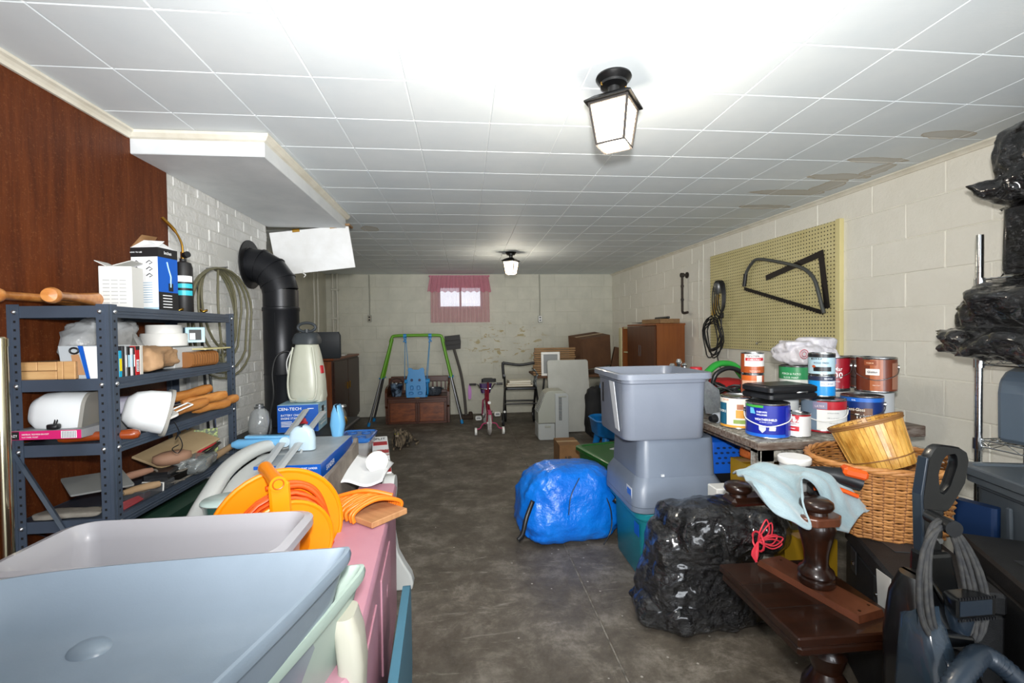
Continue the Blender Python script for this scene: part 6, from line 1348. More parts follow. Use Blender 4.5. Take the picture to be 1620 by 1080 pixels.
# ------------------------------------------------------------------ things under and before the workbench
m_yel = M('yellow_card', '#8f7012', .5)
t = carton('yellow_box', 'yellow printed carton on the floor between the totes and the basket', (1.35, 1.98, 0), .22, .12, .60, 0, m_yel)
b = B()
for k in range(5): b.b2(-.10, -.02+.02*(k % 2), -.0615, -.0605, .36+k*.03, .372+k*.03, 0, m_ink)
b.build('printed_panel', None, t)
t = thing('white_box', 'small white box poking out behind the black bin bag', 'box', (1.15, 1.955, 0)); b = B(); b.b2(-.05, .05, -.04, .04, 0, .50, .004); b.build('carton', m_cart, t)
t = thing('pet_carrier', 'bright blue and black pet carrier under the workbench', 'pet carrier', (1.39, 2.36, .36)); m_cb = M('carrier_blue', '#1057c0', .4)
b = B(); b.rings([ring(.34, .30, .04, 0), ring(.38, .34, .04, .03), ring(.38, .34, .04, .12)]); b.build('lower_shell', m_bplas, t, smooth=40)
b = B(); b.rings([ring(.39, .35, .04, .12), ring(.39, .35, .04, .15), ring(.33, .29, .04, .27), ring(.28, .24, .04, .285)]); b.build('upper_shell', m_cb, t, smooth=40)
b = B()
for r_ in range(4):
    for c_ in range(9):
        f = (.17+r_*.024-.15)/.12; y = -.175+.03*f; b.lathe([(.0095, 0), (.0095, .0015), (0, .0016)], n=8, X=Matrix.Translation((-.13+c_*.032+(r_ % 2)*.016, y-.0005, .17+r_*.024)) @ Matrix.Rotation(pi/2-.25, 4, 'X'), sy=.6)
        b.lathe([(.0095, 0), (.0095, .0015), (0, .0016)], n=8, X=Matrix.Translation((-.195+.03*f+.0, -.12+c_*.03, .17+r_*.024)) @ Matrix.Rotation(-pi/2+.25, 4, 'Y'), sx=.6)
stuff(b.build('air_holes', m_navy := M('navy_hole', '#0b2a55', .5), t))
b = B(); b.tube([(-.10, -.0, .285), (-.09, 0, .305), (.09, 0, .305), (.10, 0, .285)], .008, 8); b.build('handle', m_bplas, t, smooth=60)
b = B(); b.b2(-.17, .17, -.15, .15, 0, .358, .005); t = one(b, 'dark_crate', m_bplas, 'dark crate on the floor under the pet carrier', 'crate', (1.40, 2.36, 0))
t = thing('plastic_jar', 'clear jar with white screw lid between the towel and the workbench', 'jar', (1.185, 1.545, .6265))
b = B(); b.lathe([(.042, 0), (.048, .01), (.048, .10), (.042, .11)], n=32); b.build('jar_body', M('cloudy_jar', '#c3c6c6', .2, alpha=.7), t, smooth=40)
b = B(); b.lathe([(.052, .095), (.054, .098), (.054, .114), (.050, .118), (0, .118)], n=36); b.build('screw_lid', m_wplas, t, smooth=40)
t = thing('hedge_trimmer', 'orange and black power tool lying between the towel and the basket', 'power tool', (1.225, 1.42, .650), -.45); m_tor = M('tool_orange', '#d9520f', .4)
b = B(); b.tube(smooth_path([(-.14, 0, .04), (-.07, 0, .06), (.0, 0, .065), (.08, 0, .045)], 4), [.018]*4+[.024]*5+[.03]*4, 12); b.build('motor_housing', m_bplas, t, smooth=50)
b = B(); b.box((.06, -.01, .08), (.07, .05, .03), .008, (0, .2, 0)); b.build('orange_switch_cover', m_tor, t)
b = B(); b.tube(smooth_path([(-.06, -.03, .02), (0, -.04, .03), (.06, -.04, .01)], 4), .012, 8, flat=.6); b.build('orange_guard', m_tor, t, smooth=50)
b = B(); b.b2(-.06, .05, -.03, .07, -.022, .012, .004); b.build('tool_base', m_bplas, t)
t = carton('low_carton', 'low yellow carton on the floor behind the black taped case', (1.325, 1.64, 0), .14, .10, .40, 0, m_yel)
bag('orange_mesh_sack', M('orange_mesh', '#a8541c', .7, bump=.6, bscale=90), 'orange mesh sack under the front edge of the workbench', 'sack', (1.36, 1.98, .606), .18, .10, .08, 61, .008)
# ------------------------------------------------------------------ workbench
def mspeck():
    m = bpy.data.materials.new('speckled_bench_paint'); m.use_nodes = True; n = N(m); pos = n.pos()
    a = n.noise(pos, 45, 6, .75); c = n.ramp(a, [(.4, '#5d5a52'), (.52, '#8e8c83'), (.6, '#b3b1a8')]); e = n.noise(pos, 9, 4, .6)
    n.link(n.mix(n.ramp(e, [(.55, 0.0), (.65, .6)]), c, '#5b3c28'), n.p.inputs['Base Color']); n.p.inputs['Roughness'].default_value = .7; n.bump(a, .3, .004); return m
m_bench = mspeck(); m_edge = M('worn_bench_edge', '#4a3426', .6, col2='#7d736a', nscale=14, stretch=(1, 5, 5))
t = thing('workbench', 'old paint-speckled workbench carrying the paint cans', 'workbench', (1.17, 1.727, 0))
b = B(); b.b2(0, .67, 0, 1.0, .722, .75, .003); b.build('bench_top', m_bench, t)
b = B(); b.b2(-.006, .0, -.006, 1.0, .718, .748, .002); b.b2(0, .67, -.006, 0, .718, .748, .002); b.build('edge_strip', m_edge, t)
b = B(); b.b2(.03, .64, .03, .05, .66, .72, .002); b.build('apron', m_bench, t)
b = B(); b.b2(.03, .05, .05, .95, .69, .72, .002); b.build('apron', m_edge, t)
for x, y in ((.03, .03), (.58, .03), (.03, .90), (.58, .90)):
    q = B(); q.b2(x, x+.06, y, y+.07, 0, .72, .003); q.build('leg', m_bench, t)
b = B(); b.b2(0, .25, 0, .52, .70, .75, .003); 
for x, y in ((.01, .01), (.14, .01), (.01, .46), (.14, .46)): b.b2(x, x+.04, y, y+.04, 0, .70)
one(b, 'side_stand', m_edge, 'rough wooden stand right of the workbench under the copper cans', 'stand', (1.86, 1.90, 0))
# paint cans
m_tin = M('tin', '#b5b7b8', .25, 1)
def can(label, loc, r_, h, bands, words=(), handle=False, rim=True, face=0, group='paint cans on the workbench'):
    """bands: (z0, z1, colour) fractions; words: (text, size, z fraction, colour, angle)"""
    t = thing('paint_can', label, 'can', loc, -atan2(loc[0], loc[1]), group)
    b = B(); b.lathe([(r_*.97, 0), (r_, .003), (r_, .006), (r_*.985, .008), (r_*.985, h-.008), (r_, h-.006), (r_, h-.001), (r_*.96, h), (r_*.93, h-.005), (r_*.5, h-.006), (0, h-.006)], n=40); b.build('tin_body', m_tin, t, smooth=40)
    for i, (z0_, z1_, c, *rest) in enumerate(bands):
        a0, a1 = rest if rest else (-180, 180); n_ = max(3, int((a1-a0)/9)); rr = r_*.985+.0006*(i+1)
        q = B(); vs = [(rr*sin(RAD(a0+(a1-a0)*k/n_)), -rr*cos(RAD(a0+(a1-a0)*k/n_)), z) for z in (z0_*h, z1_*h) for k in range(n_+1)]
        q.add(vs, [(k, k+1, n_+2+k, n_+1+k) for k in range(n_)]); q.build('label_band', M('can_'+c[1:], c, .35, coat=.2), t, smooth=60, fixn=False)
    if words:
        q = B(); rr = r_*.985+.0006*(len(bands)+2)
        for txt, s, zf, c, *rest in words:
            an = RAD(rest[0] if rest else 0); sq = rest[1] if len(rest) > 1 else .9
            q.text(txt, s, lambda u, v: (rr*sin(an+u/rr), -rr*cos(an+u/rr), zf*h+v), M('letters_'+c[1:], c, .5), sq=sq)
        q.build('lettering', None, t, fixn=False)
    if handle:
        for s in (-1, 1):
            q = B(); q.cyl((s*r_*.97, 0, h*.72), (s*(r_+.006), 0, h*.72), .011, n=14); q.build('handle_ear', m_tin if handle != 2 else m_bplas, t, smooth=40)
        q = B(); q.tube(smooth_path([(-(r_+.004), 0, h*.72), (-r_*.9, -r_*.62, h*.5), (0, -r_*1.08, h*.36), (r_*.9, -r_*.62, h*.5), (r_+.004, 0, h*.72)], 6), .0022, 6); q.build('wire_handle', m_wplas if handle == 2 else m_tin, t, smooth=60)
    return t
TZ = .7505
can('royal blue paint can at the front corner of the workbench', (1.29, 1.845, TZ), .085, .145, [(.05, .95, '#0d1f8c'), (.02, .13, '#1c62c8'), (.88, .95, '#3c9a3c', -70, -10), (.08, .9, '#2434a4', 50, 100)], [('SHERWIN', .010, .74, '#e8ecf5', -14), ('WILLIAMS', .010, .66, '#e8ecf5', -14), ('WEATHERSHIELD', .013, .52, '#f4f6fa', -4, .8), ('EXTERIOR LATEX', .006, .46, '#d7dcf0', -4)], 2, face=.45)
def logo_on(t, r_, h, shapes):
    q = B()
    for pts, z, an, c in shapes:
        rr = r_*.985+.004; q.add([(rr*sin(RAD(an)+x/rr), -rr*cos(RAD(an)+x/rr), z*h+y) for x, y in pts], [tuple(range(len(pts)))], M('letters_'+c[1:], c, .5))
    q.build('emblem', None, t, fixn=False)
cb = [o for o in bpy.data.objects if o.get('label', '').startswith('royal blue paint')][0]
sh = lambda s: [(-s, s), (s, s), (s*.9, -s*.3), (0, -s*1.2), (-s*.9, -s*.3)]
logo_on(cb, .085, .145, [([(-.012, -.012), (.012, -.012), (.004, .012), (-.012, .012)], .78, -38, '#5fb0dc'), (sh(.014), .28, -12, '#b9bfd6'), ([(-.012, -.008), (.012, -.008), (.014, .008), (-.010, .008)], .3, 12, '#dfe4f2')])
can('small white can with red lettering beside the blue can', (1.405, 1.815, TZ), .05, .10, [(.05, .95, '#dcdcdc'), (.9, .96, '#a31522'), (.28, .48, '#c01626', -40, 8)], [('KILZ', .022, .64, '#b81426', -18, 1), ('ORIGINAL', .006, .56, '#8b1420', -16), ('PRIMER', .007, .36, '#f0eaea', -18)], face=.4)
o = [o for o in bpy.data.objects if o.get('label', '').startswith('small white can with red')][0]; logo_on(o, .05, .10, [([(.008*cos(a*pi/5), .008*sin(a*pi/5)) for a in range(10)], .87, 0, '#b81426')])
can('large grey-blue can with red and white label at the bench front', (1.60, 1.905, TZ), .087, .145, [(.05, .95, '#6d7f92', -180, -15), (.05, .95, '#8793a0', 90, 180), (.70, .95, '#b01c2a', -15, 90), (.09, .70, '#dedfdd', -15, 90), (.72, .93, '#7f7b94', -25, 10), (.02, .07, '#a01422', -60, 90)], [('LATEX', .012, .78, '#d8c9cf', -8), ('INTERIOR ENAMEL', .006, .6, '#8b8d90', 25), ('SEMI GLOSS WHITE', .006, .45, '#8b8d90', 25), ('ONE GALLON', .006, .3, '#8b8d90', 25)], 2, face=.45)
can('can with fruit pictures and teal edge behind the blue can', (1.275, 2.03, TZ), .08, .147, [(.03, .97, '#e5e0d2'), (.05, .8, '#1d5d78', -75, -38), (.35, .6, '#d99a3c', -8, 18), (.05, .12, '#d99a3c', -70, 40), (.18, .3, '#88a050', -15, 20), (.62, .78, '#a3684a', -5, 15)], [('ZINSSER', .010, .88, '#c46a50', -40), ('COVERS', .016, .5, '#e8efe8', -58)], face=.35)
can('white can between the black tool case and the grey can', (1.455, 2.0, TZ), .082, .142, [(.05, .95, '#c9cbc9')], [], 2, face=.9)
can('upper wood-stain can with white label, topmost of the stack at left', (1.375, 2.075, TZ+.245), .05, .10, [(.05, .95, '#d5d3cf'), (.05, .35, '#a04a1c'), (.05, .95, '#9a4418', -80, -42), (.62, .76, '#b5202c', -35, 60)], [('Varathane', .017, .80, '#3a3a40', 2, .75), ('STAIN + POLY', .011, .64, '#f0e8e6', 8, .8), ('TRADITIONAL PECAN', .005, .12, '#f0e0c8', 12)], face=.35)
can('lower wood-stain can with orange and cream label in the stack at left', (1.375, 2.075, TZ+.146), .05, .098, [(.05, .95, '#a8481a'), (.30, .68, '#cfa58c', -60, 40), (.68, .92, '#bf5c22', -60, 40), (.6, .93, '#d8d0c8', 20, 50)], [('STAIN', .012, .42, '#a8481a', -10)], face=.35)
def tcase():
    t = thing('tool_case', 'black plastic tool case lying across the paint cans', 'case', (1.405, 1.93, TZ+.1485), .12)
    for z, h, nm in ((0, .028, 'lower_half'), (.029, .030, 'upper_half')):
        q = B(); w_ = .255; q.rings([ring(w_-.02, .17, .02, z), ring(w_, .18, .02, z+.006), ring(w_, .18, .02, z+h-.006), ring(w_-.02, .17, .02, z+h)]); q.build(nm, m_bplas, t, smooth=40)
    q = B(); q.tube(smooth_path([(.01, -.09, .03), (.02, -.10, .034), (.05, -.10, .034), (.06, -.09, .03)], 3), .004, 6); q.build('latch', m_steel, t, smooth=60)
    q = B(); q.b2(-.11, .11, -.07, .07, .0592, .062, .002); q.build('raised_lid_panel', m_bplas, t)
tcase()
can('small can with bright blue label, lower of two on the grey can', (1.63, 1.95, TZ+.1455), .053, .098, [(.05, .95, '#1487d0'), (.75, .95, '#222a44'), (.5, .74, '#d8dce2', -5, 70)], [('MINWAX', .009, .82, '#d9dde6', 30), ('POLYCRYLIC', .009, .58, '#30507a', 25)], face=.3)
can('small can with pale blue and black label, upper of two on the grey can', (1.63, 1.95, TZ+.2440), .053, .10, [(.05, .95, '#a7c3cf'), (.80, .95, '#17181c'), (.18, .38, '#1d1b1d', -35, 42)], [('MINWAX', .013, .70, '#17181c', -22, .8), ('WOOD FINISH', .012, .52, '#2c4558', -2, .75)], face=.38)
o = [o for o in bpy.data.objects if o.get('label', '').startswith('small can with pale blue')][0]; logo_on(o, .053, .10, [([(.008*cos(a*pi/5), .006*sin(a*pi/5)) for a in range(10)], .4, -32, '#a8481a')])
can('green and white can under the white plastic bag', (1.68, 2.17, TZ+.155), .082, .115, [(.05, .42, '#d5d8d2'), (.42, .95, '#2f8a55')], [('PORCH & PATIO', .014, .62, '#e6f0e8', -20, .8), ('FLOOR PAINT', .013, .46, '#e6f0e8', -20, .8)], face=.45)
b = B(); b.b2(-.11, .11, -.07, .07, 0, .154, .003); one(b, 'wood_block', m_oldw, 'brown wooden block under the green and white can', 'block', (1.69, 2.17, TZ))
can('white can with dark ear below the maroon can', (1.865, 2.17, TZ), .082, .147, [(.05, .95, '#c4c0bc'), (.15, .7, '#d6d3d0', -40, -5), (.05, .6, '#a82a3a', 5, 60)], [('LATEX', .008, .5, '#8b8d90', -22)], True, face=.7)
can('maroon can with large white lettering', (1.865, 2.17, TZ+.148), .082, .165, [(.05, .95, '#8c1020'), (.78, .95, '#1a3b8a', -8, 16), (.06, .16, '#b5701c', -45, 10)], [('ProMar', .028, .58, '#e8d8da', 10, .8), ('400', .042, .36, '#f0e6e6', 14, .95), ('INTERIOR LATEX', .009, .24, '#e8d8da', 6, .85), ('PRIMER', .009, .17, '#e8d8da', 6)], True, face=.3)
can('blue and brown trim paint can right of the grey can', (1.865, 1.985, TZ), .084, .14, [(.05, .95, '#0e2a66'), (.82, .95, '#1e63bc'), (.05, .6, '#4a2f20', -30, 25), (.2, .62, '#6d4526', 5, 28)], [('RAL', .010, .85, '#dfe8f4', -20), ('Semi-Gloss', .020, .52, '#e6dccb', -15, .75), ('Trim', .030, .28, '#f2ece0', 2, .9), ('WATER BASE', .007, .16, '#d8d0c0', 8)], True, face=.45)
can('pale can at the right end under the copper can', (2.02, 2.08, TZ), .08, .147, [(.05, .95, '#b9bcbd')], [], face=.5)
m_co = '#7a3a20'
can('copper can at the back, partly hidden by the other copper can', (2.035, 2.19, TZ+.148), .078, .16, [(.05, .95, '#5d2c1b'), (.55, .72, '#cfc4bd', -62, -35), (.1, .9, '#3a2019', -20, 30)], [('Glidden', .013, .60, '#2c2c34', -48, .8)], True, face=.2)
can('copper can with white oval label at the right end', (1.985, 2.03, TZ+.148), .08, .165, [(.05, .95, '#6d3420'), (.05, .95, '#a3592f', -18, 18), (.78, .92, '#8f4a2c', -35, 0), (.5, .68, '#e2dcd6', -30, 8), (.1, .85, '#9d6e58', 45, 75)], [('Glidden', .015, .56, '#2c2c34', -11, .85), ('PREMIUM', .008, .83, '#e0b898', -18), ('ONE COAT', .006, .2, '#e8d8c8', 0)], True, face=.45)
b = B(); b.b2(-.07, .07, -.07, .07, 0, .147); one(b, 'tin_block', m_tin, 'plain tin under the right end copper can', 'can', (1.985, 2.03, TZ)) if 0 else None
# plastic shopping bag
t = thing('shopping_bag', 'crumpled white plastic shopping bag on top of the green can', 'bag', (1.74, 2.19, TZ+.272))
b = B(); b.grid(60, 26, crumple(.26, .18, .10, 71, .015, ridge=.8), wrapu=True); q = B(); q.grid(30, 14, crumple(.16, .1, .09, 73, .015, ridge=.7), wrapu=True); b.add([(x+.07, y, z+.05) for x, y, z in q.v], q.f); q = B(); q.grid(30, 14, crumple(.16, .12, .05, 74, .015, ridge=.7), wrapu=True); b.add([(x-.06, y, z+.07) for x, y, z in q.v], q.f)
remeshed(b, 'bag_body', M('white_thin_plastic', '#c9c6cb', .35, alpha=.93, bump=.7, bscale=22, bdist=.012), t, .006, .015)
b = B(); b.tube([(-.10+.022*cos(a/16*2*pi), -.118+.0*a, .06+.022*sin(a/16*2*pi)) for a in range(16)], .0025, 5, closed=True); b.tube([(-.10+.012*cos(a/16*2*pi), -.119, .06+.012*sin(a/16*2*pi)) for a in range(16)], .002, 5, closed=True); b.build('printed_logo', M('pale_red_print', '#c9828c', .5), t)
# other clutter at the far end of the bench
b = B(); b.add([(-.055, 0, .02), (.05, .02, .0), (.055, .05, .13), (-.02, .06, .19), (-.055, .05, .16)], [(0, 1, 2, 3, 4)]); one(b, 'metal_plate', M('galvanised', '#8f9499', .35, .6, col2='#a3a8ad', nscale=60), 'grey speckled metal plate leaning beside the top tote', 'plate', (1.27, 2.22, TZ+.01), .1, solid=.006)
t = thing('heat_gun', 'pale grey plastic hand tool lying at the bench edge by the totes', 'power tool', (1.235, 2.13, TZ+.022), .2)
b = B(); b.tube([(-.02, 0, 0), (.05, 0, .006)], .026, 12); b.box((.04, 0, .003), (.06, .05, .045), .008); b.build('motor_barrel', M('pale_tool_plastic', '#a9b1ba', .4), t, smooth=45)
b = B(); b.tube([(-.05, 0, 0), (-.02, 0, 0)], [.014, .022], 12); b.build('nozzle', m_bplas, t, smooth=50); b = B(); b.box((.045, -.027, .006), (.022, .004, .03), .001); b.build('display', m_bplas, t)
b = B(); r = random.Random(12)
for k in range(6): b.tube([(r.uniform(-.02, .02)+.09*cos(a/14*2*pi), r.uniform(-.01, .01)+.05*sin(a/14*2*pi), .02+.02*k+.05*abs(sin(a/14*2*pi+k))) for a in range(14)], .006, 6, closed=True)
one(b, 'black_cord_heap', m_wire, 'heap of looped black cord behind the wood-stain cans', 'cord', (1.42, 2.33, TZ), smooth=60)
t = thing('holiday_ornament', 'red and green felt decoration with black hose behind the top tote', 'decoration', (1.47, 2.52, TZ))
m_fr_ = M('felt_red', '#a31818', .9, bump=.4); m_fg = M('felt_green', '#1f8a2c', .9, bump=.4)
b = B(); b.grid(30, 14, crumple(.24, .12, .17, 81, .02), wrapu=True); b.build('felt_body', m_fr_, t, smooth=70)
b = B(); b.tube(smooth_path([(-.12, -.05, .2), (-.05, -.06, .26), (.05, -.05, .25), (.12, -.04, .18)], 5), .03, 10, flat=.6); b.build('felt_trim', m_fg, t, smooth=60)
b = B(); b.tube(smooth_path([(-.10, -.08, .10), (-.03, -.09, .12), (.06, -.08, .11)], 4), .02, 8, flat=.6); b.build('green_band', m_fg, t, smooth=60)
b = B(); b.tube(smooth_path([(-.1, -.09, .14), (-.08, -.10, .21), (0, -.10, .24), (.08, -.10, .2), (.1, -.09, .08), (.08, -.08, .01)], 5), .013, 8); b.build('black_hose', m_bplas, t, smooth=60)
b = B(); b.b2(-.10, .11, -.06, .06, 0, .212, .004); t = one(b, 'bench_carton', m_cart, 'white carton on the bench just behind the grey tote rim', 'box', (1.285, 2.56, TZ))
b = B(); b.lathe([(.03, 0), (.034, .004), (.034, .022), (.03, .026), (0, .026)], n=28); one(b, 'red_jar', m_red, 'small red screw-top jar standing behind the grey tote rim', 'jar', (1.345, 2.56, TZ+.213), smooth=40)
t = thing('faucet', 'chrome and black tap set standing on the white carton behind the top tote', 'faucet', (1.24, 2.56, TZ+.213)); 
b = B(); b.lathe([(.07, 0), (.07, .01), (.03, .02), (0, .02)], n=20, sy=.5); b.build('base', m_bplas, t, smooth=40)
for x, h in ((-.04, .05), (.0, .075), (.035, .05)):
    q = B(); q.lathe([(.012, .015), (.010, h*.6), (.018, h*.75), (.010, h), (0, h)], (x, 0, 0), 12); q.build('tap', m_chrome, t, smooth=50)
b = B(); b.tube([(-.09, 0, .012), (-.05, 0, .012)], .006, 6); b.tube([(.05, 0, .012), (.12, 0, .008)], .008, 6); b.build('lever', m_bplas, t)
# ------------------------------------------------------------------ baskets
m_wick = M('wicker', '#94602f', .55, col2='#b88148', nscale=24, lo=.3, hi=.7); m_wick2 = M('wicker_dark', '#6d4322', .6)
t = thing('wicker_basket', 'large round brown wicker laundry basket beside the workbench', 'basket', (1.478, 1.50, .503)); SXB, SYB = .228, .195
b = B(); rows = 24; NS = 44
for k in range(rows):
    z = .004+k*.0095; s = .86+.14*(k/rows)
    b.tube([(s*(SXB+.006*cos(pi*i+pi*k))*cos(2*pi*i/NS), s*(SYB+.006*cos(pi*i+pi*k))*sin(2*pi*i/NS), z+.0015*sin(i*2.1+k)) for i in range(NS)], .0048, 5, closed=True)
stuff(b.build('woven_strands', m_wick, t, smooth=60))
b = B()
for i in range(NS): a = 2*pi*(i+.5)/NS; b.cyl((.86*SXB*cos(a), .86*SYB*sin(a), 0), (SXB*cos(a), SYB*sin(a), .233), .0035, n=5)
stuff(b.build('stakes', m_wick2, t))
b = B()
for j in range(3): b.tube([((SXB+.004+.006*cos(i*.8+j*2.1))*cos(2*pi*i/72), (SYB+.004+.006*cos(i*.8+j*2.1))*sin(2*pi*i/72), .238+.006*sin(i*.8+j*2.1)) for i in range(72)], .0065, 6, closed=True)
b.build('braided_rim', m_wick, t, smooth=60)
b = B(); b.lathe([(.80, 0), (.80, .004), (0, .004)], n=40); b.v = [(x*SXB, y*SYB, z) for x, y, z in b.v]; b.build('base', m_wick2, t)
t = thing('splint_basket', 'golden bamboo splint basket tilted inside the wicker one', 'basket', (1.50, 1.50, .705), rot=(-.30, -.22, 0)); m_bam = M('bamboo_splint', '#a8742c', .35, col2='#d6a550', nscale=38, stretch=(1, 1, .35), coat=.4, lo=.35, hi=.6, bump=.3, bscale=90); m_bam2 = M('bamboo_edge', '#7d5426', .6)
b = B(); NB = 46
for i in range(NB):
    a0, a1 = 2*pi*i/NB, 2*pi*(i+.93)/NB; o_ = .0015*(i % 2); r0, r1 = .094+o_, .113+o_
    b.add([(r*cos(a), r*sin(a), z) for r, z in ((r0, 0), (r1, .17)) for a in (a0, a1)]+[((r-.003)*cos(a), (r-.003)*sin(a), z) for r, z in ((r0, 0), (r1, .17)) for a in (a0, a1)], [(0, 1, 3, 2), (4, 6, 7, 5), (2, 3, 7, 6), (0, 2, 6, 4), (1, 5, 7, 3)])
stuff(b.build('splints', m_bam, t))
b = B()
for z, r in ((.168, .1155), (.160, .114), (.035, .0995)): b.tube([(r*cos(2*pi*i/48), r*sin(2*pi*i/48), z) for i in range(48)], .0045 if z > .1 else .0025, 6, closed=True)
b.build('rim_hoops', m_bam2, t, smooth=60); b = B(); b.lathe([(.089, 0), (.089, .003), (0, .003)], n=30); b.build('base', m_bam2, t)
# ------------------------------------------------------------------ black cases
m_case = M('black_fibre', '#111214', .6, col2='#191a1c', nscale=30, bump=.25, bscale=200); m_tape = M('grey_tape', '#2b2d30', .45)
def fcase(label, loc, rz, w_, l, h):
    t = thing('equipment_case', label, 'case', loc, rz)
    b = B(); b.b2(-w_/2, w_/2, -l/2, l/2, 0, h-.06, .006); b.build('case_body', m_case, t)
    b = B(); b.b2(-w_/2-.004, w_/2+.004, -l/2-.004, l/2+.004, h-.058, h, .008); b.build('case_lid', m_case, t)
    for y in (-l*.25, l*.25):
        q = B(); q.box((-w_/2-.006, y, h-.09), (.004, .05, .08), .002); c = q.build('latch_plate', m_tape, t); q = B(); q.lathe([(.008, 0), (.006, .004), (0, .005)], n=12, X=Matrix.Translation((-w_/2-.008, y, h-.10)) @ Matrix.Rotation(-pi/2, 4, 'Y')); q.build('rivet', m_chrome, c, smooth=50)
    q = B(); q.box((0, l*.12, h+.001), (w_*.5, .09, .002), .0005, (0, 0, .2)); q.build('tape_patch', m_tape, t); return t
t = fcase('black case with taped lid in front of the wicker basket', (1.385, 1.285, 0), RAD(-26), .24, .40, .50)
b = B(); b.add([(-.128, -.20, .50), (-.128, -.10, .48), (-.130, -.13, .30), (-.132, -.19, .36)], [(0, 1, 2, 3)]); b.build('white_paper', m_cart, t, solid=.002)
fcase('larger black case at the right edge behind the upright cleaner', (1.585, 1.045, 0), RAD(-30), .24, .56, .525)
# ------------------------------------------------------------------ grey tote at right
t = tote('lidded_tote', 'large dark grey lidded tote against the right wall shelving', (1.965, 1.20, 0), .31, .35, .58, .63, .66, M('tote_dark_grey', '#4e565d', .42, col2='#555d64', nscale=3, bump=.03, bscale=400), RAD(-15.6), lid=True)
b = B(); b.rings([ring(.38, .66, .05, .655), ring(.39, .67, .05, .66), ring(.39, .67, .05, .685), ring(.38, .66, .05, .69), ring(.34, .62, .04, .69), ring(.33, .61, .04, .682)]); b.build('lid', _M['tote_dark_grey'], t, smooth=35)
for y in (-.17, .12):
    q = B(); q.box((-.168, y, .33), (.012, .02, .52), .004, (0, RAD(-1.7), 0)); q.build('moulded_rib', _M['tote_dark_grey'], t)
q = B(); q.box((-.1755, -.03, .50), (.002, .16, .09), .0005, (0, RAD(-1.7), 0)); l = q.build('paper_label', M('pale_label', '#a9c6c8', .6), t)
q = B()
for k in range(4): q.box((-.1772, -.02, .525-.016*k), (.0008, .10-.02*(k % 2), .003), 0, (0, RAD(-1.7), 0))
q.build('handwriting', M('ink_grey', '#8b8d8f', .6), l)
b = B(); b.rings([[(x, y, z) for x, y in rrect(.04, .12, .015, 3)] for z in (0, .58)]); one(b, 'blue_board', M('blue_board', '#0a2a52', .5), 'dark blue board standing between the wicker basket and grey tote', 'board', (1.80, 1.44, 0), .3)
# ------------------------------------------------------------------ chrome wire shelving with bags
t = thing('wire_shelving', 'chrome wire shelving unit against the right wall', 'shelf', (2.13, 1.70, 0), RWA*.5); WL, WD = .78, .24
for x, y in ((0, 0), (WD, 0), (0, -WL), (WD, -WL)):
    q = B(); q.cyl((x, y, 0), (x, y, 1.585), .0125, n=18); p = q.build('post', m_chrome, t, smooth=40)
    q = B()
    for k in range(60): q.cyl((x, y, .03+k*.0254), (x, y, .031+k*.0254), .0128, n=18)
    stuff(q.build('post_grooves', M('groove_dark', '#4a4d50', .4, .8), p))
for z in (.12, .735, 1.075, 1.40):
    q = B()
    for zz in (z, z-.028):
        q.tube([(0, 0, zz), (WD, 0, zz), (WD, -WL, zz), (0, -WL, zz)], .003, 6, closed=True)
    n_ = 30
    for k in range(n_): y = -WL*(k+.5)/n_; q.cyl((0, y, z+.003), (WD, y, z+.003), .0016, n=5)
    for k in range(6): x = WD*(k+.5)/6; q.cyl((x, 0, z-.003), (x, -WL, z-.003), .0022, n=5) if k in (1, 4) else None
    for x in (0, WD):
        for k in range(16): y = -WL*k/16; q.cyl((x, y, z-.028 if k % 2 else z), (x, y-WL/16, z if k % 2 else z-.028), .0016, n=5)
    for y in (0, -WL):
        for k in range(6): x = WD*k/6; q.cyl((x, y, z-.028 if k % 2 else z), (x+WD/6, y, z if k % 2 else z-.028), .0016, n=5)
    for x, y in ((0, 0), (WD, 0), (0, -WL), (WD, -WL)): q.cyl((x, y, z-.04), (x, y, z+.006), .018, n=14)
    q.build('wire_shelf', m_chrome, t, smooth=50)
b = B(); 
for k in range(4): b.tube(smooth_path([(0, 0, 0), (.01-.006*k, -.03, .03), (.03-.01*k, -.06-.01*k, .09)], 4), .0015, 5)
one(b, 'loose_wire', m_wire, 'thin loose wire ends sticking up from the upper wire shelf', 'wire', (2.15, 1.64, 1.405))
t = thing('jerry_can', 'grey plastic fluid jug on the wire shelf behind the bags', 'jug', (2.225, 1.585, .740), RWA); m_jug = M('jug_grey', '#5c6a78', .3, coat=.2)
X = Matrix(((1, 0, 0, 0), (0, 0, -1, .055), (0, 1, 0, 0), (0, 0, 0, 1)))
b = B(); b.prism([(-.085, .0), (-.095, .02), (-.098, .2), (-.09, .25), (-.06, .285), (-.01, .305), (.02, .31), (.09, .29), (.10, .25), (.10, .02), (.09, 0)], .11, X); b.build('jug_body', m_jug, t, bevel=.018)
b = B(); b.lathe([(.022, .31), (.022, .33), (0, .33)], (.05, 0, 0), 16); b.build('cap', m_bplas, t, smooth=40)
b = B(); b.tube(smooth_path([(-.06, -.058, .12), (-.03, -.06, .12), (-.03, -.06, .2)], 3), .004, 6); b.build('moulded_mark', m_jug, t, smooth=50)
def tbag(label, loc, parts, rz=0, vox=.011, disp=.04):
    t = thing('black_bag', label, 'bag', loc, rz); b = B()
    for (w_, d, h, x, y, z, s) in parts:
        q = B(); q.grid(44, 22, crumple(w_, d, h, s, .03), wrapu=True); b.add([(a+x, c+y, e+z) for a, c, e in q.v], q.f)
    remeshed(b, 'bag_body', m_tb, t, vox, disp); return t
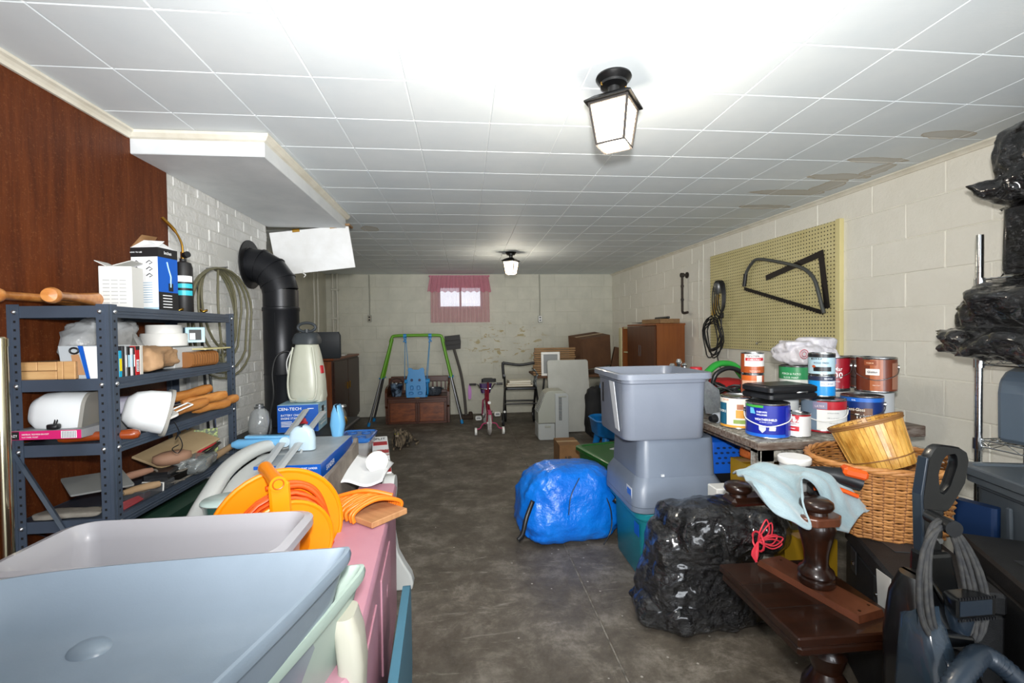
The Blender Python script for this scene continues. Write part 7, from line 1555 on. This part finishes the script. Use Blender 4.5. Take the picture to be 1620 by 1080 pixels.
tbag('big black bin bag bulging from the middle wire shelf', (2.16, 1.42, 1.08), [(.46, .62, .26, .02, -.02, .04, 4), (.34, .5, .12, -.10, .0, .0, 5), (.3, .4, .24, .06, -.15, .06, 6)])
tbag('small black bin bag on the lowest wire shelf before the jug', (2.24, 1.30, .742), [(.26, .34, .22, .0, 0, 0, 14)])
t = thing('wrapped_carton', 'black plastic-wrapped box standing on the top wire shelf', 'box', (2.22, 1.42, 1.406)); b = B(); b.rings([ring(.28, .34, .03, 0), ring(.29, .35, .03, .02), ring(.285, .345, .03, .25), ring(.26, .32, .03, .26)]); b.build('box_body', m_tb, t, smooth=40)
tbag('tied black bin bag on top of the wrapped box under the ceiling', (2.20, 1.42, 1.668), [(.36, .42, .12, .0, 0.01, 0, 24), (.31, .38, .28, .02, .01, .05, 25), (.2, .26, .14, .06, 0, .20, 26)])
# ------------------------------------------------------------------ upright carpet cleaner
m_vac = M('vac_black', '#08090b', .3, coat=.2, bump=.05); m_vacg = M('vac_grey_blue', '#1c2631', .3, coat=.2); m_vacc = M('vac_clear', '#34424f', .12, alpha=.6, coat=.6); m_dustc = M('dusty_cord', '#26272a', .75, col2='#3d3c3a', nscale=60)
t = thing('carpet_cleaner', 'black and blue-grey upright carpet cleaner with wound cord', 'vacuum', (1.13, 1.0, 0))
def FX(y): return Matrix(((1, 0, 0, -1.13), (0, 0, -1, y-1.0), (0, 1, 0, 0), (0, 0, 0, 1)))
ho = [(1.150, .64), (1.146, .784), (1.161, .878), (1.178, .903), (1.193, .909), (1.251, .9), (1.270, .888), (1.276, .868), (1.266, .808), (1.23, .752), (1.209, .716), (1.202, .64)]
hi = [(1.194, .79), (1.19, .834), (1.200, .866), (1.211, .878), (1.232, .882), (1.240, .872), (1.24, .853), (1.222, .805), (1.208, .784)]
b = B()   # handle as a ring between outer outline and hole, plus the stem
def loop3(pts, y0, y1, nn=48):
    P = [V((x, z, 0)) for x, z in pts]; o = []; L = [0]
    for i in range(len(P)): L.append(L[-1]+(P[(i+1) % len(P)]-P[i]).length)
    for k in range(nn):
        s = L[-1]*k/nn; i = max(j for j in range(len(P)) if L[j] <= s); f = (s-L[i])/(L[i+1]-L[i]); q_ = P[i].lerp(P[(i+1) % len(P)], f); o.append(q_)
    return o
top = [(1.143, .745), (1.146, .784), (1.161, .878), (1.178, .903), (1.193, .909), (1.251, .9), (1.270, .888), (1.276, .868), (1.266, .808), (1.23, .752), (1.215, .735)]
c = V((1.212, .83, 0)); NN = 48
def ray_out(pts, ang):
    d = V((cos(ang), sin(ang), 0)); best = None
    for i in range(len(pts)):
        a, e = V((*pts[i], 0))-c, V((*pts[(i+1) % len(pts)], 0))-c; den = d.x*(e-a).y-d.y*(e-a).x
        if abs(den) < 1e-9: continue
        t_ = (a.x*(e-a).y-a.y*(e-a).x)/den; u_ = (a.x*d.y-a.y*d.x)/den
        if t_ > 0 and -.001 <= u_ <= 1.001 and (best is None or t_ > best): best = t_
    return c+d*(best or .03)
rg = []
for (pts, k, y) in ((top, 1, .006), (top, .96, .012), (hi, 1.08, .012), (hi, 1, .006), (hi, 1, -.006), (hi, 1.08, -.012), (top, .96, -.012), (top, 1, -.006)):
    rg.append([(lambda p: (p.x-1.13, y+.05, p.y))(c+(ray_out(pts, 2*pi*i/NN)-c)*k) for i in range(NN)])
rg.append(rg[0]); b.rings(rg, False, False); b.build('grip_loop', m_vac, t, smooth=50)
b = B(); b.prism([(1.148, .62), (1.144, .76), (1.212, .742), (1.205, .62)], .022, FX(1.062)); b.build('handle_stem', m_vac, t, bevel=.008)
b = B(); b.prism([(1.145, .62), (1.140, .784), (1.156, .878), (1.163, .878), (1.15, .784), (1.153, .62)], .024, FX(1.063)); b.build('blue_trim', m_vacg, t, bevel=.002)
b = B(); b.prism([(1.13, .0), (1.125, .3), (1.14, .64), (1.21, .64), (1.255, .45), (1.25, 0)], .05, FX(1.07)); b.build('spine', m_vac, t, bevel=.01)
b = B(); b.rings([[(x+dx, y+dy, z) for x, y in rrect(w_, d, .035, 5)] for z, w_, d, dx, dy in ((0, .22, .20, .0, -.08), (.1, .23, .20, .0, -.07), (.30, .19, .16, -.02, -.04), (.45, .13, .13, -.035, -.01), (.55, .10, .10, -.04, .0), (.60, .06, .07, -.035, .01))]); b.build('base_housing', m_vac, t, smooth=50)
b = B(); b.rings([[(x+dx, y+dy, z) for x, y in rrect(w_, d, .03, 5)] for z, w_, d, dx, dy in ((.02, .10, .14, -.095, -.10), (.25, .095, .14, -.09, -.08), (.42, .08, .12, -.075, -.06), (.52, .06, .09, -.07, -.04), (.56, .03, .05, -.06, -.03))]); b.build('clear_tank', m_vacc, t, smooth=50)
b = B(); b.tube(smooth_path([(-.13, -.16, .05), (-.125, -.155, .3), (-.10, -.13, .45), (-.075, -.10, .46), (-.06, -.12, .35), (-.05, -.14, .1)], 5), .004, 6); b.build('tank_rib', m_vacg, t, smooth=60)
r = random.Random(3)
for k in range(9):
    q = B(); w_ = .052+.0052*k; cx = .01+r.uniform(-.004, .004); cz = .612; hh = .145+.004*r.uniform(-1, 1)-.002*k
    pts = []
    for i in range(28):
        a = 2*pi*i/28; x = w_*math.copysign(abs(sin(a))**.8, sin(a))*(1+.25*(-cos(a)))*.9; z = cz+hh*cos(a); pts.append((cx+x-.045+.015*(1-cos(a))*.4, -.045-.004*(k % 3)-.004*abs(sin(a*2+k))-.012*(1-cos(a)), z))
    q.tube(pts, .0052, 7, closed=True); q.build('cord_loop', m_dustc, t, smooth=60)
b = B(); b.tube([(-.01, .0, .748), (-.03, -.075, .748)], [.015, .018], 16); b.build('upper_cord_hook', m_vac, t, smooth=50)
b = B(); b.rings([[(x*w_, -.06-y_, z+y*h_) for x, y in rrect(1, 1, .15, 3)] for (w_, h_, z, y_) in ((.07, .03, .585, .0), (.10, .045, .58, .03), (.10, .045, .58, .04))]); b.v = [(x-.005, y, z) for x, y, z in b.v]; b.build('tool_clip', m_vac, t, smooth=40)
b = B()
for i in range(14): b.box((-.05+i*.007, -.103, .604), (.003, .004, .006)); b.box((-.05+i*.007, -.103, .556), (.003, .004, .006))
stuff(b.build('bristle_edge', m_bplas, t)); b = B(); b.box((-.005, -.1005, .58), (.08, .003, .034), .001); b.build('tool_window', m_vacg, t)
b = B(); b.lathe([(.02, .50), (.028, .54), (.025, .56)], (-.0, -.06, 0), 16); b.build('nozzle_cone', m_vacg, t, smooth=50)
b = B(); b.prism([(1.068, .515), (1.145, .50), (1.155, .42), (1.145, .405), (1.095, .405), (1.085, .42)], .03, FX(.945)); b.build('lower_cord_hook', m_vac, t, bevel=.006)
b = B()
for i in range(6): b.box((-.03+.011*i, -.088, .43), (.004, .006, .035), .001)
b.build('hook_ribs', m_vacg, t)
b = B(); P_ = smooth_path([(-.17, -.16, .34), (-.13, -.15, .43), (-.06, -.13, .475), (.02, -.10, .47), (.08, -.12, .42), (.13, -.15, .34), (.15, -.16, .2)], 14)
b.tube(P_, [.019 if i % 2 else .0225 for i in range(len(P_))], 14); b.build('ribbed_hose', M('hose_blue_grey', '#27323e', .35, coat=.2), t, smooth=60)
b = B(); b.box((.12, -.0, .565), (.02, .018, .022), .003); b.cyl((.12, 0, .575), (.12, 0, .592), .004, n=8); b.build('brass_plug', m_brass, t)
for x, z in ((-.02, .70), (-.0, .675), (.03, .53)):
    q = B(); q.cyl((x+.04, .015, z), (x+.04, .02, z), .007, n=12); q.build('screw', m_steel, t)

for o in bpy.data.objects:
    if o.parent and o.name.split('.')[0] in ('lettering', 'printed_graphics', 'barcode', 'printed_front', 'printed_top', 'side_print', 'printed_picture', 'printed_panel', 'fine_print', 'spine_print', 'emblem', 'wrap_label', 'handwriting', 'vent_slot', 'hook_ribs'): o['kind'] = 'stuff'
